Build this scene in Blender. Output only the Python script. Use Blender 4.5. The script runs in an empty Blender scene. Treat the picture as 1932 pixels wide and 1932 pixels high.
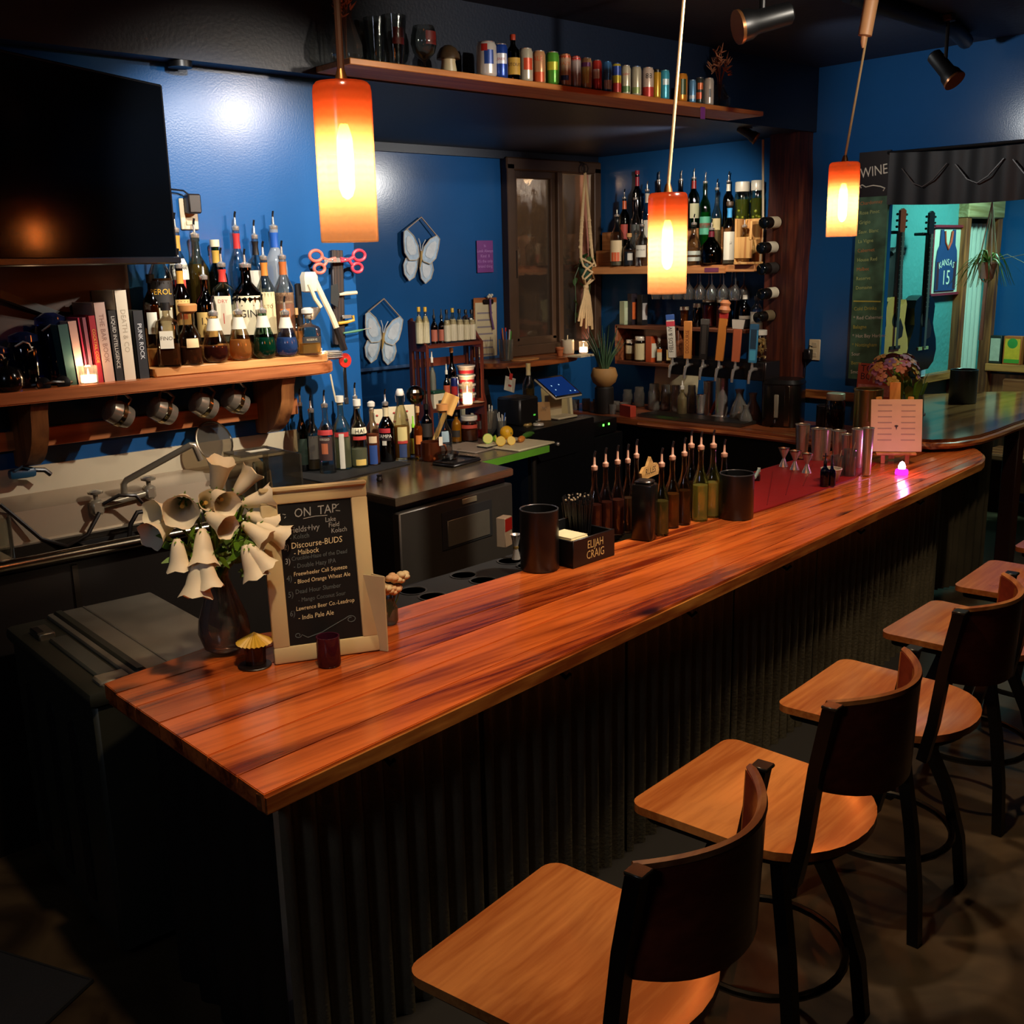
import bpy, bmesh, math, random
from mathutils import Vector, Matrix, Euler
random.seed(7)
D = bpy.data; S = bpy.context.scene; COL = S.collection; PI = math.pi
R = math.radians

# ---------------------------------------------------------------- camera
cam = D.objects.new('camera', D.cameras.new('camera')); COL.objects.link(cam)
yaw, pitch, roll = R(42.351), R(13.352), R(1.276)
fw = Vector((math.cos(pitch)*math.sin(yaw), math.cos(pitch)*math.cos(yaw), -math.sin(pitch)))
r0 = Vector((math.cos(yaw), -math.sin(yaw), 0)); d0 = fw.cross(r0)
rt = r0*math.cos(roll) + d0*math.sin(roll); dn = d0*math.cos(roll) - r0*math.sin(roll)
m = Matrix.Identity(4)
for i in range(3): m[i][0] = rt[i]; m[i][1] = -dn[i]; m[i][2] = -fw[i]
m.translation = (0, 0, 2.0); cam.matrix_world = m
cam.data.sensor_width = 36; cam.data.lens = 36*2000/1932; cam.data.clip_start = .05; cam.data.clip_end = 60
S.camera = cam

# ---------------------------------------------------------------- world, exposure
w = D.worlds.new('world'); S.world = w; w.use_nodes = True
w.node_tree.nodes['Background'].inputs[0].default_value = (.55, .62, 1, 1)
w.node_tree.nodes['Background'].inputs[1].default_value = .004
vs = S.view_settings; vs.view_transform = 'Standard'; vs.look = 'None'; vs.exposure = .45; vs.gamma = 1; vs.use_curve_mapping = False
cy = S.cycles; cy.use_denoising = True; cy.max_bounces = 10; cy.diffuse_bounces = 4; cy.glossy_bounces = 4
cy.transmission_bounces = 6; cy.transparent_max_bounces = 32; cy.sample_clamp_indirect = 4; cy.sample_clamp_direct = 0
cy.caustics_reflective = False; cy.caustics_refractive = False

# ---------------------------------------------------------------- room lamps and added fills (most have no fixture built)
def spot(loc, to, power, col, size, blend=.6, rad=.04):
    l = D.lights.new('spot_beam', 'SPOT'); l.energy = power; l.color = col; l.spot_size = R(size); l.spot_blend = blend; l.shadow_soft_size = rad
    o = D.objects.new('spot_beam', l); COL.objects.link(o); o.location = loc
    o.rotation_euler = (Vector(to)-Vector(loc)).to_track_quat('-Z', 'Y').to_euler(); return o
def point(loc, power, col, rad=.03):
    l = D.lights.new('lamp_glow', 'POINT'); l.energy = power; l.color = col; l.shadow_soft_size = rad
    o = D.objects.new('lamp_glow', l); COL.objects.link(o); o.location = loc; return o
WARM = (1, .62, .3); NEUT = (1, .9, .76); TEAL = (.45, 1, .86)
spot((3.38, 2.14, 2.90), (2.25, 4.1, 2.15), 60, (1, .86, .7), 44, .7, .05)
spot((1.85, 2.9, 2.95), (2.2, 4.1, 2.05), 125, (.95, .92, .86), 62, .6)
spot((5.5, 4.14, 2.66), (4.45, 5.95, 2.3), 62, (.96, .93, .88), 74, .9)
spot((5.45, 4.16, 2.66), (6.4, 5.2, 1.9), 45, NEUT, 90, .9)
spot((4.75, 3.25, 2.85), (6.4, 3.1, 2.78), 26, (.9, .92, .9), 80, .9)
spot((3.2, 1.6, 3.02), (2.9, 4.2, 1.0), 300, NEUT, 75, .9)
spot((5.0, 2.2, 3.02), (6.1, 4.9, 1.2), 130, NEUT, 48, .9)
spot((7.6, 2.75, 3.08), (7.65, 3.45, 1.3), 200, TEAL, 130, 1, .2)
spot((3.7, 1.2, 3.05), (4.1, 3.85, 2.9), 110, NEUT, 56, .8)
for bx_ in (1.15, 2.3, 3.5, 4.8): spot((bx_, 1.6, 3.08), (bx_+.15, 1.95, .93), 74, (1, .72, .44), 92, 1, .05)
spot((6.6, -1.6, 3.0), (3.4, 2.2, .5), 46, (1, .78, .5), 95, 1, .25)  # added warm fill grazing the bar front, no lamp stands here
spot((-1.6, .6, 3.0), (1.0, 2.6, .5), 24, (.72, .8, 1), 95, 1, .25)  # added cool fill for the dark bar end and chest, no fixture

# ---------------------------------------------------------------- materials
def lin(h):
    h = h.lstrip('#'); v = [int(h[i:i+2], 16)/255 for i in (0, 2, 4)]
    return tuple(c/12.92 if c <= .04045 else ((c+.055)/1.055)**2.4 for c in v)
MATS = {}
def newmat(name):
    m = D.materials.new(name); m.use_nodes = True; nt = m.node_tree; nt.nodes.clear()
    out = nt.nodes.new('ShaderNodeOutputMaterial'); return m, nt, out
def N(nt, t, **k):
    n = nt.nodes.new(t)
    for a, b in k.items(): setattr(n, a, b)
    return n
def paint(h, rough=.5, metal=0, var=.12, scale=9, bump=0, bscale=60, emit=0, coat=0, spec=.5, trans=0, rvar=0):
    key = ('p', h, rough, metal, var, scale, bump, emit, coat, spec, trans, rvar)
    if key in MATS: return MATS[key]
    m, nt, out = newmat('paint_'+str(h).strip('#')); L = nt.links.new
    c = lin(h) if isinstance(h, str) else h
    p = N(nt, 'ShaderNodeBsdfPrincipled'); L(p.outputs[0], out.inputs[0])
    tc = N(nt, 'ShaderNodeTexCoord'); no = N(nt, 'ShaderNodeTexNoise'); no.inputs['Scale'].default_value = scale; no.inputs['Detail'].default_value = 5
    L(tc.outputs['Object'], no.inputs['Vector'])
    mx = N(nt, 'ShaderNodeMix', data_type='RGBA'); L(no.outputs['Fac'], mx.inputs[0])
    mx.inputs[6].default_value = (*[max(0, x*(1-var*1.6)) for x in c], 1); mx.inputs[7].default_value = (*[min(1, x*(1+var*1.6)) for x in c], 1)
    L(mx.outputs[2], p.inputs['Base Color'])
    p.inputs['Roughness'].default_value = rough; p.inputs['Metallic'].default_value = metal
    p.inputs['Specular IOR Level'].default_value = spec; p.inputs['Coat Weight'].default_value = coat; p.inputs['Coat Roughness'].default_value = .12
    if rvar:
        mr = N(nt, 'ShaderNodeMapRange'); L(no.outputs['Fac'], mr.inputs[0]); mr.inputs[3].default_value = max(.02, rough-rvar); mr.inputs[4].default_value = rough+rvar
        L(mr.outputs[0], p.inputs['Roughness'])
    if bump:
        n2 = N(nt, 'ShaderNodeTexNoise'); n2.inputs['Scale'].default_value = bscale; L(tc.outputs['Object'], n2.inputs['Vector'])
        b = N(nt, 'ShaderNodeBump'); b.inputs['Strength'].default_value = bump; b.inputs['Distance'].default_value = .01
        L(n2.outputs['Fac'], b.inputs['Height']); L(b.outputs[0], p.inputs['Normal'])
    if emit:
        L(mx.outputs[2], p.inputs['Emission Color']); p.inputs['Emission Strength'].default_value = emit
    if trans:
        p.inputs['Transmission Weight'].default_value = trans
    MATS[key] = m; return m
def wood(name, dark, light, along='X', rough=.35, coat=.0, fine=26, tone=.25, rings=3.0, bump=.1, knots=False, spec=.5):
    key = ('w', name)
    if key in MATS: return MATS[key]
    m, nt, out = newmat(name); L = nt.links.new
    p = N(nt, 'ShaderNodeBsdfPrincipled'); L(p.outputs[0], out.inputs[0])
    tc = N(nt, 'ShaderNodeTexCoord'); oi = N(nt, 'ShaderNodeObjectInfo')
    off = N(nt, 'ShaderNodeVectorMath', operation='MULTIPLY_ADD'); L(oi.outputs['Random'], off.inputs[0]); off.inputs[1].default_value = (17, 9, 5); L(tc.outputs['Object'], off.inputs[2])
    mp = N(nt, 'ShaderNodeMapping'); L(off.outputs[0], mp.inputs[0])
    s = {'X': (.07, 1, 1), 'Y': (1, .07, 1), 'Z': (1, 1, .07)}[along]; mp.inputs['Scale'].default_value = s
    n1 = N(nt, 'ShaderNodeTexNoise'); n1.inputs['Scale'].default_value = rings*3; n1.inputs['Detail'].default_value = 2; n1.inputs['Distortion'].default_value = .6; L(mp.outputs[0], n1.inputs['Vector'])
    ml = N(nt, 'ShaderNodeMath', operation='MULTIPLY'); ml.inputs[1].default_value = fine; L(n1.outputs['Fac'], ml.inputs[0])
    sn = N(nt, 'ShaderNodeMath', operation='SINE'); L(ml.outputs[0], sn.inputs[0])
    n2 = N(nt, 'ShaderNodeTexNoise'); n2.inputs['Scale'].default_value = 60; n2.inputs['Detail'].default_value = 6; L(mp.outputs[0], n2.inputs['Vector'])
    ad = N(nt, 'ShaderNodeMath', operation='MULTIPLY_ADD'); L(sn.outputs[0], ad.inputs[0]); ad.inputs[1].default_value = .28; L(n2.outputs['Fac'], ad.inputs[2])
    rp = N(nt, 'ShaderNodeValToRGB'); L(ad.outputs[0], rp.inputs[0]); e = rp.color_ramp.elements
    e[0].position = .18; e[0].color = (*lin(dark), 1); e[1].position = .8; e[1].color = (*lin(light), 1)
    hs = N(nt, 'ShaderNodeHueSaturation'); L(rp.outputs[0], hs.inputs['Color'])
    mr = N(nt, 'ShaderNodeMapRange'); L(oi.outputs['Random'], mr.inputs[0]); mr.inputs[3].default_value = 1-tone; mr.inputs[4].default_value = 1+tone; L(mr.outputs[0], hs.inputs['Value'])
    last = hs.outputs[0]
    if knots:
        mk = N(nt, 'ShaderNodeMapping'); L(off.outputs[0], mk.inputs[0]); mk.inputs['Scale'].default_value = {'X': (.45, 1, 1), 'Y': (1, .45, 1), 'Z': (1, 1, .45)}[along]
        vo = N(nt, 'ShaderNodeTexVoronoi'); vo.inputs['Scale'].default_value = 4.2; L(mk.outputs[0], vo.inputs['Vector'])
        kr = N(nt, 'ShaderNodeValToRGB'); L(vo.outputs['Distance'], kr.inputs[0]); k = kr.color_ramp.elements
        k[0].position = .05; k[0].color = (.06, .02, .01, 1); k[1].position = .17; k[1].color = (1, 1, 1, 1)
        km = N(nt, 'ShaderNodeMix', data_type='RGBA', blend_type='MULTIPLY'); km.inputs[0].default_value = 1
        L(last, km.inputs[6]); L(kr.outputs[0], km.inputs[7]); last = km.outputs[2]
    L(last, p.inputs['Base Color'])
    p.inputs['Roughness'].default_value = rough; p.inputs['Coat Weight'].default_value = coat; p.inputs['Coat Roughness'].default_value = .15; p.inputs['Specular IOR Level'].default_value = spec
    b = N(nt, 'ShaderNodeBump'); b.inputs['Strength'].default_value = bump; b.inputs['Distance'].default_value = .004; L(ad.outputs[0], b.inputs['Height']); L(b.outputs[0], p.inputs['Normal'])
    MATS[key] = m; return m
def glass(h='#ffffff', gloss=.5, haze=0.0):
    """thin glass: tinted see-through plus a sharp reflection growing at grazing angles, a little milky haze if asked"""
    key = ('g', h, gloss, haze)
    if key in MATS: return MATS[key]
    m, nt, out = newmat('glass_'+h.strip('#')); L = nt.links.new; c = tuple(v**.6 for v in lin(h))
    tr = N(nt, 'ShaderNodeBsdfTransparent'); tr.inputs[0].default_value = (*c, 1)
    gl = N(nt, 'ShaderNodeBsdfGlossy'); gl.inputs['Roughness'].default_value = .06
    no = N(nt, 'ShaderNodeTexNoise'); no.inputs['Scale'].default_value = 14; tc = N(nt, 'ShaderNodeTexCoord'); L(tc.outputs['Object'], no.inputs['Vector'])
    bp = N(nt, 'ShaderNodeBump'); bp.inputs['Strength'].default_value = .12; bp.inputs['Distance'].default_value = .01; L(no.outputs['Fac'], bp.inputs['Height']); L(bp.outputs[0], gl.inputs['Normal'])
    lw = N(nt, 'ShaderNodeLayerWeight'); lw.inputs[0].default_value = .35
    mm = N(nt, 'ShaderNodeMath', operation='MULTIPLY_ADD'); L(lw.outputs['Fresnel'], mm.inputs[0]); mm.inputs[1].default_value = gloss; mm.inputs[2].default_value = .04
    mx = N(nt, 'ShaderNodeMixShader'); L(mm.outputs[0], mx.inputs[0]); L(tr.outputs[0], mx.inputs[1]); L(gl.outputs[0], mx.inputs[2]); last = mx.outputs[0]
    if haze:
        df = N(nt, 'ShaderNodeBsdfTranslucent'); df.inputs[0].default_value = (*c, 1)
        d2 = N(nt, 'ShaderNodeBsdfDiffuse'); d2.inputs[0].default_value = (*c, 1)
        m1 = N(nt, 'ShaderNodeMixShader'); m1.inputs[0].default_value = .5; L(df.outputs[0], m1.inputs[1]); L(d2.outputs[0], m1.inputs[2])
        m2 = N(nt, 'ShaderNodeMixShader'); m2.inputs[0].default_value = haze; L(last, m2.inputs[1]); L(m1.outputs[0], m2.inputs[2]); last = m2.outputs[0]
    L(last, out.inputs[0]); MATS[key] = m; return m
def liquid(h, clear=.5): return glass(h, .25, 1-clear)
def glow(h, strength):
    key = ('e', h, strength)
    if key in MATS: return MATS[key]
    m, nt, out = newmat('glow_'+h.strip('#')); e = N(nt, 'ShaderNodeEmission'); e.inputs[0].default_value = (*lin(h), 1); e.inputs[1].default_value = strength
    nt.links.new(e.outputs[0], out.inputs[0]); MATS[key] = m; return m

# ---------------------------------------------------------------- mesh helpers
I4 = Matrix.Identity(4)
def T(x, y, z): return Matrix.Translation((x, y, z))
def RZ(a): return Matrix.Rotation(a, 4, 'Z')
def RX(a): return Matrix.Rotation(a, 4, 'X')
def RY(a): return Matrix.Rotation(a, 4, 'Y')
def new(): return bmesh.new()
def add(bm, src, M=I4):
    me = D.meshes.new('tmp'); src.transform(M); src.to_mesh(me); src.free(); bm.from_mesh(me); D.meshes.remove(me); return bm
def box(bm, c, s, rz=0, bev=0, M=None, seg=1):
    b = new(); bmesh.ops.create_cube(b, size=1); bmesh.ops.scale(b, vec=s, verts=b.verts)
    if bev: bmesh.ops.bevel(b, geom=b.edges[:], offset=min(bev, min(s)*.45), segments=seg, affect='EDGES', profile=.5)
    return add(bm, b, (M or I4) @ T(*c) @ RZ(rz))
def bx(c, s, rz=0, bev=0, M=None, seg=1): return box(new(), c, s, rz, bev, M, seg)
def lathe(bm, prof, seg=20, M=None, sq=None, ang=None):
    """prof [(r,z)] bottom to top; sq: exponent of a superellipse for squarish bodies, per-point list or None; ang: (a0,a1) for an open patch"""
    b = new(); rings = []
    a0, a1 = ang or (0, 2*PI); n = seg + (1 if ang else 0)
    for k, (r, z) in enumerate(prof):
        e = sq[k] if isinstance(sq, (list, tuple)) else sq
        ring = []
        for i in range(n):
            t = a0 + (a1-a0)*i/seg; f = 1
            if e and e > 2: f = (abs(math.cos(t))**e + abs(math.sin(t))**e)**(-1/e)
            ring.append(b.verts.new((r*f*math.cos(t), r*f*math.sin(t), z)))
        rings.append(ring)
    for a, c in zip(rings, rings[1:]):
        for i in range(seg):
            j = (i+1) % n if not ang else i+1
            b.faces.new((a[i], a[j], c[j], c[i]))
    if not ang:
        if prof[0][0] > 1e-5: b.faces.new(rings[0][::-1])
        if prof[-1][0] > 1e-5: b.faces.new(rings[-1])
    bmesh.ops.remove_doubles(b, verts=b.verts, dist=1e-6)
    return add(bm, b, M or I4)
def cyl(bm, c, r, h, seg=20, M=None, r2=None):
    return lathe(bm, [(r, 0), (r2 if r2 is not None else r, h)], seg, (M or I4) @ T(*c))
def ball(bm, c, r, M=None, seg=16, sz=1):
    p = [(max(1e-6, r*math.sin(PI*i/10)), -r*sz*math.cos(PI*i/10)) for i in range(11)]
    return lathe(bm, p, seg, (M or I4) @ T(*c))
def tube(bm, pts, r, seg=8, closed=False, M=None, flat=1):
    b = new(); P = [Vector(p) for p in pts]; n = len(P); rings = []; up = None
    for i, p in enumerate(P):
        a = P[(i-1) % n] if (closed or i) else P[0]; c = P[(i+1) % n] if (closed or i < n-1) else P[-1]
        t = (c-a).normalized()
        if up is None: up = Vector((0, 0, 1)) if abs(t.z) < .9 else Vector((1, 0, 0))
        s = t.cross(up)
        if s.length < 1e-5: s = t.orthogonal()
        s.normalize(); u = s.cross(t).normalized(); up = u
        rr = r[i] if isinstance(r, (list, tuple)) else r
        rings.append([b.verts.new(p + s*rr*math.cos(2*PI*k/seg+PI/4) + u*rr*flat*math.sin(2*PI*k/seg+PI/4)) for k in range(seg)])
    for i in range(n if closed else n-1):
        a, c = rings[i], rings[(i+1) % n]
        for k in range(seg): b.faces.new((a[k], a[(k+1) % seg], c[(k+1) % seg], c[k]))
    if not closed: b.faces.new(rings[0][::-1]); b.faces.new(rings[-1])
    return add(bm, b, M or I4)
def prism(bm, poly, z0, z1, M=None, bev=0):
    b = new(); lo = [b.verts.new((x, y, z0)) for x, y in poly]; hi = [b.verts.new((x, y, z1)) for x, y in poly]; n = len(poly)
    b.faces.new(lo[::-1]); b.faces.new(hi)
    for i in range(n): b.faces.new((lo[i], lo[(i+1) % n], hi[(i+1) % n], hi[i]))
    bmesh.ops.recalc_face_normals(b, faces=b.faces)
    if bev:
        es = [e for e in b.edges if abs(e.verts[0].co.z-e.verts[1].co.z) < 1e-6]
        bmesh.ops.bevel(b, geom=es, offset=bev, segments=2, affect='EDGES')
    return add(bm, b, M or I4)
def sheet(bm, f, nu, nv, M=None, th=0):
    """grid surface f(u,v); th gives it thickness along the normal"""
    b = new(); g = [[b.verts.new(f(i/nu, j/nv)) for j in range(nv+1)] for i in range(nu+1)]
    for i in range(nu):
        for j in range(nv): b.faces.new((g[i][j], g[i+1][j], g[i+1][j+1], g[i][j+1]))
    if th:
        bmesh.ops.recalc_face_normals(b, faces=b.faces); bmesh.ops.solidify(b, geom=b.faces[:], thickness=th)
    return add(bm, b, M or I4)
def text(bm, s, size, M=None, align='CENTER', wrap=0, shear=0, depth=0, squash=1):
    cu = D.curves.new('txt', 'FONT'); cu.body = s; cu.size = size; cu.align_x = align; cu.align_y = 'CENTER'; cu.shear = shear; cu.extrude = depth; cu.resolution_u = 2
    o = D.objects.new('txt', cu); me = D.meshes.new_from_object(o); b = new(); b.from_mesh(me)
    D.objects.remove(o); D.curves.remove(cu); D.meshes.remove(me)
    for v in b.verts:                                     # stand the text up: reads in XZ, faces -Y
        x, y, z = v.co; x *= squash
        v.co = (wrap*math.sin(x/wrap), -wrap*math.cos(x/wrap), y) if wrap else (x, -z, y)
    return add(bm, b, M or I4)
def obj(name, bm, m, parent=None, smooth=40, M=None):
    if M is not None: bm.transform(M)
    me = D.meshes.new(name); bm.to_mesh(me); bm.free()
    if smooth:
        me.polygons.foreach_set('use_smooth', [True]*len(me.polygons)); me.set_sharp_from_angle(angle=R(smooth))
    me.materials.append(m); o = D.objects.new(name, me); COL.objects.link(o)
    if parent is not None: o.parent = parent
    return o
def tag(o, label, cat, group=None, kind=None):
    o['label'] = label; o['category'] = cat
    if group: o['group'] = group
    if kind: o['kind'] = kind
    return o
def thing(name, label, cat, loc=(0, 0, 0), rz=0, group=None, rot=None):
    o = D.objects.new(name, None); COL.objects.link(o); o.empty_display_size = .02
    o.location = loc; o.rotation_euler = rot or (0, 0, rz); return tag(o, label, cat, group)
def struct(name, bm, m, parent=None, smooth=0):
    o = obj(name, bm, m, parent, smooth)
    if parent is None: o['kind'] = 'structure'
    return o
def face_cam(x, y, j=0): return math.atan2(-x, y) + j
def dup(o, loc, rz, label, group=None):
    def cp(a, par):
        c = a.copy(); COL.objects.link(c)
        if par is not None: c.parent = par
        for ch in list(a.children): cp(ch, c)
        return c
    c = cp(o, None); c.location = loc; c.rotation_euler = (0, 0, rz); c['label'] = label
    if group: c['group'] = group
    return c

# ---------------------------------------------------------------- room shell
BLUE = paint('#1b4e83', .22, var=.07, scale=3, bump=.03, bscale=130, rvar=.03, spec=.32)
NAVY = paint('#101c30', .45, var=.1, scale=3, bump=.1, bscale=70)
CEIL = paint('#141f33', .6, var=.12, scale=2, bump=.2, bscale=40)
fm, nt, out = newmat('stained_concrete'); L = nt.links.new
p = N(nt, 'ShaderNodeBsdfPrincipled'); L(p.outputs[0], out.inputs[0]); tc = N(nt, 'ShaderNodeTexCoord')
n1 = N(nt, 'ShaderNodeTexNoise'); n1.inputs['Scale'].default_value = 2.4; n1.inputs['Detail'].default_value = 9; n1.inputs['Distortion'].default_value = 1.2; L(tc.outputs['Object'], n1.inputs['Vector'])
rp = N(nt, 'ShaderNodeValToRGB'); L(n1.outputs['Fac'], rp.inputs[0]); e = rp.color_ramp.elements
e[0].position = .32; e[0].color = (*lin('#21170f'), 1); e[1].position = .7; e[1].color = (*lin('#54442f'), 1)
L(rp.outputs[0], p.inputs['Base Color']); mr = N(nt, 'ShaderNodeMapRange'); L(n1.outputs['Fac'], mr.inputs[0]); mr.inputs[3].default_value = .24; mr.inputs[4].default_value = .55; L(mr.outputs[0], p.inputs['Roughness'])
b = N(nt, 'ShaderNodeBump'); b.inputs['Strength'].default_value = .15; b.inputs['Distance'].default_value = .02; L(n1.outputs['Fac'], b.inputs['Height']); L(b.outputs[0], p.inputs['Normal'])

def slab(name, x0, x1, y0, y1, z0, z1, m, parent=None): return struct(name, bx(((x0+x1)/2, (y0+y1)/2, (z0+z1)/2), (x1-x0, y1-y0, z1-z0)), m, parent)
slab('floor', -3, 12, -3, 6.6, -.1, 0, fm)
slab('ceiling', -3, 12, -3, 7, 3.16, 3.26, CEIL)
slab('wall_left', -3, 2.81, 4.1, 5.95, 0, 2.768, BLUE)
# back wall of the recess, built around its window opening
wb = new()
for x0, x1, z0, z1 in ((2.81, 5.39, 0, 2.768), (5.39, 6.4, 0, 1.3), (5.39, 6.4, 2.72, 2.768)):
    box(wb, ((x0+x1)/2, 6.0, (z0+z1)/2), (x1-x0, .1, z1-z0))
struct('wall_back', wb, BLUE)
slab('beam_1', -3, 6.4, 4.0, 6.1, 2.768, 3.16, NAVY)
wr = new()
for y0, y1, z0, z1 in ((3.46, 6.1, 0, 3.16), (1.5, 3.46, 2.3, 3.16), (-3, 1.5, 0, 3.16)):
    box(wr, (6.42, (y0+y1)/2, (z0+z1)/2), (.04, y1-y0, z1-z0))
struct('wall_right', wr, BLUE)
slab('wall_front', -3, 12, -3.1, -3, 0, 3.16, NAVY)
slab('wall_rear', -3.1, -3, -3, 4.1, 0, 3.16, NAVY)
TEALW = paint('#4a8c8c', .5, var=.1, scale=3, bump=.5, bscale=26)
wg = new()
for x0, x1, z0, z1 in ((6.44, 8.14, 0, 3.16), (8.14, 8.62, 2.24, 3.16), (8.62, 8.72, 0, 3.16)):
    box(wg, ((x0+x1)/2, 3.86, (z0+z1)/2), (x1-x0, .12, z1-z0))
struct('wall_side', wg, TEALW)
slab('wall_far', 8.72, 8.82, -3, 4.3, 0, 3.16, BLUE)
CONDUIT = paint('#0d1420', .5)
t1 = struct('trim_1', tube(new(), [(4.58,2.733,3.12), (4.909,2.761,3.12), (5.737,2.799,3.12), (6.115,2.911,3.12)], .04, 10), CONDUIT, smooth=40)
RAILW = wood('rail_wood', '#6b3a1c', '#b8743c', 'Y', .3, fine=18)
RAILX = wood('rail_wood_x', '#6b3a1c', '#b8743c', 'X', .3, fine=18)
struct('trim_2', bx((6.385, 3.84, 1.07), (.03, .52, .06), bev=.006), RAILW)
struct('trim_3', bx((7.28, 3.765, 1.07), (1.66, .07, .06), bev=.006), RAILX)
struct('trim_4', bx((8.66, 1.9, 1.08), (.1, 3.7, .06), bev=.006), RAILW)
struct('trim_5', bx((8.70, 1.9, .55), (.04, 3.7, .95)), wood('wainscot', '#5a2f1c', '#94532d', 'Z', .4))
struct('trim_6', bx((4.1, 5.93, 1.305), (2.6, .022, .022), bev=.004), paint('#41618a', .3))   # surface conduit along the back wall
# dark board where the recess ceiling meets the back wall
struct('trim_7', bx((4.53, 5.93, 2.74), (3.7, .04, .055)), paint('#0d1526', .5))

# corner doorway in the side room, filled with ribbed translucent strips
d = struct('door_1', bx((8.38, 3.90, 1.12), (.48, .02, 2.24)), paint('#5d6a66', .5))
PALE = wood('pale_trim', '#a48a58', '#d8c290', 'X', .45)
DOORW = wood('door_trim', '#5b2a16', '#9c5a30', 'Z', .4)
struct('casing', bx((8.11, 3.775, 1.12), (.075, .09, 2.24), bev=.008), DOORW, d)
struct('casing', bx((8.655, 3.775, 1.12), (.075, .09, 2.24), bev=.008), DOORW, d)
struct('head_casing', bx((8.38, 3.77, 2.31), (.62, .1, .15), bev=.008), PALE, d)
for k in range(6):
    struct('strip', lathe(new(), [(.034, .02), (.034, 2.2)], 12, T(8.19+k*.077, 3.845, 0)), paint('#c9cdbf', .45, var=.05), d, 40)

# ---------------------------------------------------------------- window into the back store, under the recess ceiling
WF = paint('#4b3626', .45, var=.12); wn = struct('window_1', bx((5.885, 5.93, 2.68), (1.0, .1, .09), bev=.01), WF)
for nm, c, s in (('sill', (5.885, 5.93, 1.335), (1.0, .12, .08)), ('jamb', (5.425, 5.93, 2.0), (.075, .1, 1.36)), ('jamb', (6.345, 5.93, 2.0), (.075, .1, 1.36)),
                 ('mullion', (5.93, 5.92, 2.0), (.05, .08, 1.28)), ('sash_rail', (5.69, 5.94, 2.615), (.46, .05, .06)), ('sash_rail', (5.69, 5.94, 1.4), (.46, .05, .06)),
                 ('sash_stile', (5.49, 5.94, 2.0), (.05, .05, 1.2)), ('sash_stile', (5.885, 5.94, 2.0), (.045, .05, 1.2))):
    struct(nm, bx(c, s, bev=.006), WF, wn)
struct('stop_strip', bx((6.24, 5.93, 2.0), (.03, .06, 1.26)), paint('#c98a78', .4), wn)
struct('pane', bx((5.69, 5.945, 2.0), (.36, .006, 1.18)), glass('#cfc2b2', .45, .03), wn)
struct('pane', bx((6.09, 5.955, 2.0), (.28, .006, 1.26)), glass('#cfc2b2', .45, .03), wn)
struct('pull', bx((5.47, 5.9, 1.97), (.02, .025, .2), bev=.004), paint('#120d0a', .4), wn)
st = new(); box(st, (5.9, 6.56, 2.0), (1.3, .04, 1.6)); box(st, (5.2, 6.3, 2), (.04, .5, 1.6)); box(st, (6.6, 6.3, 2), (.04, .5, 1.6)); box(st, (5.9, 6.3, 2.8), (1.4, .5, .04)); box(st, (5.9, 6.3, 1.2), (1.4, .5, .04))
struct('wall_store', st, paint('#8a7764', .7))
tag(obj('store_shelf', bx((5.85, 6.25, 1.93), (1.1, .26, .05)), wood('store_wood', '#7d4a35', '#b5765a', 'X', .5)), 'pinkish wooden shelf seen through the brown framed window', 'shelf')
for k in range(7):
    h = .2+.06*random.random()
    o = obj('stored_glass', lathe(new(), [(.03, 0), (.036, h*.6), (.014, h*.75), (.014, h), (.018, h+.01)], 14, T(5.5+k*.1, 6.2+.05*(k % 2), 1.956)), glass('#e6e0d2', .8, .15))
    tag(o, ['leftmost', 'second from left', 'third from left', 'middle', 'third from right', 'second from right', 'rightmost'][k]+' stemmed glass stored behind the window above its shelf', 'glassware', 'glassware behind the window')
for k in range(5):
    o = obj('stored_tumbler', lathe(new(), [(.034, 0), (.04, .16), (.037, .16), (.031, .01)], 14, T(5.52+k*.11, 6.28, 1.222)), glass('#e6e0d2', .8, .15))
    tag(o, ['leftmost', 'second from left', 'middle', 'second from right', 'rightmost'][k]+' tumbler stored behind the window under its shelf', 'glassware', 'tumblers behind the window')
point((5.9, 6.2, 2.6), 3.5, (1, .75, .5), .03)

# ---------------------------------------------------------------- rough post at the recess corner with five bottle holes
POSTW = wood('post_wood', '#3c170c', '#7c3a20', 'Z', .5, fine=10, bump=.2)
pb = new(); NZ = 30
def pring(k):
    z = .88+k*(2.768-.88)/NZ; a = 4.015+.008*math.sin(z*5)+.003*math.sin(z*17); c = 4.262+.007*math.sin(z*4+1)
    return [pb.verts.new(v) for v in ((6.26, a+.012, z), (6.26, c, z), (6.399, c, z), (6.399, a, z), (6.31, a-.004, z))]
rg_ = [pring(k) for k in range(NZ+1)]
for a_, c_ in zip(rg_, rg_[1:]):
    for i in range(5): pb.faces.new((a_[i], a_[(i+1) % 5], c_[(i+1) % 5], c_[i]))
pb.faces.new(rg_[0]); pb.faces.new(rg_[-1]); bmesh.ops.recalc_face_normals(pb, faces=pb.faces)
post = tag(obj('wooden_post', pb, POSTW), 'rough reddish timber post holding wine bottles at the recess corner', 'post')
tag(obj('hanging_cable', tube(new(), [(6.24, 4.30, 2.74), (6.24, 4.29, 2.5), (6.25, 4.285, 2.2), (6.24, 4.29, 1.95)], .008, 6), paint('#b9a88a', .5)), 'pale cord running down the left edge of timber post', 'cable')

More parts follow.
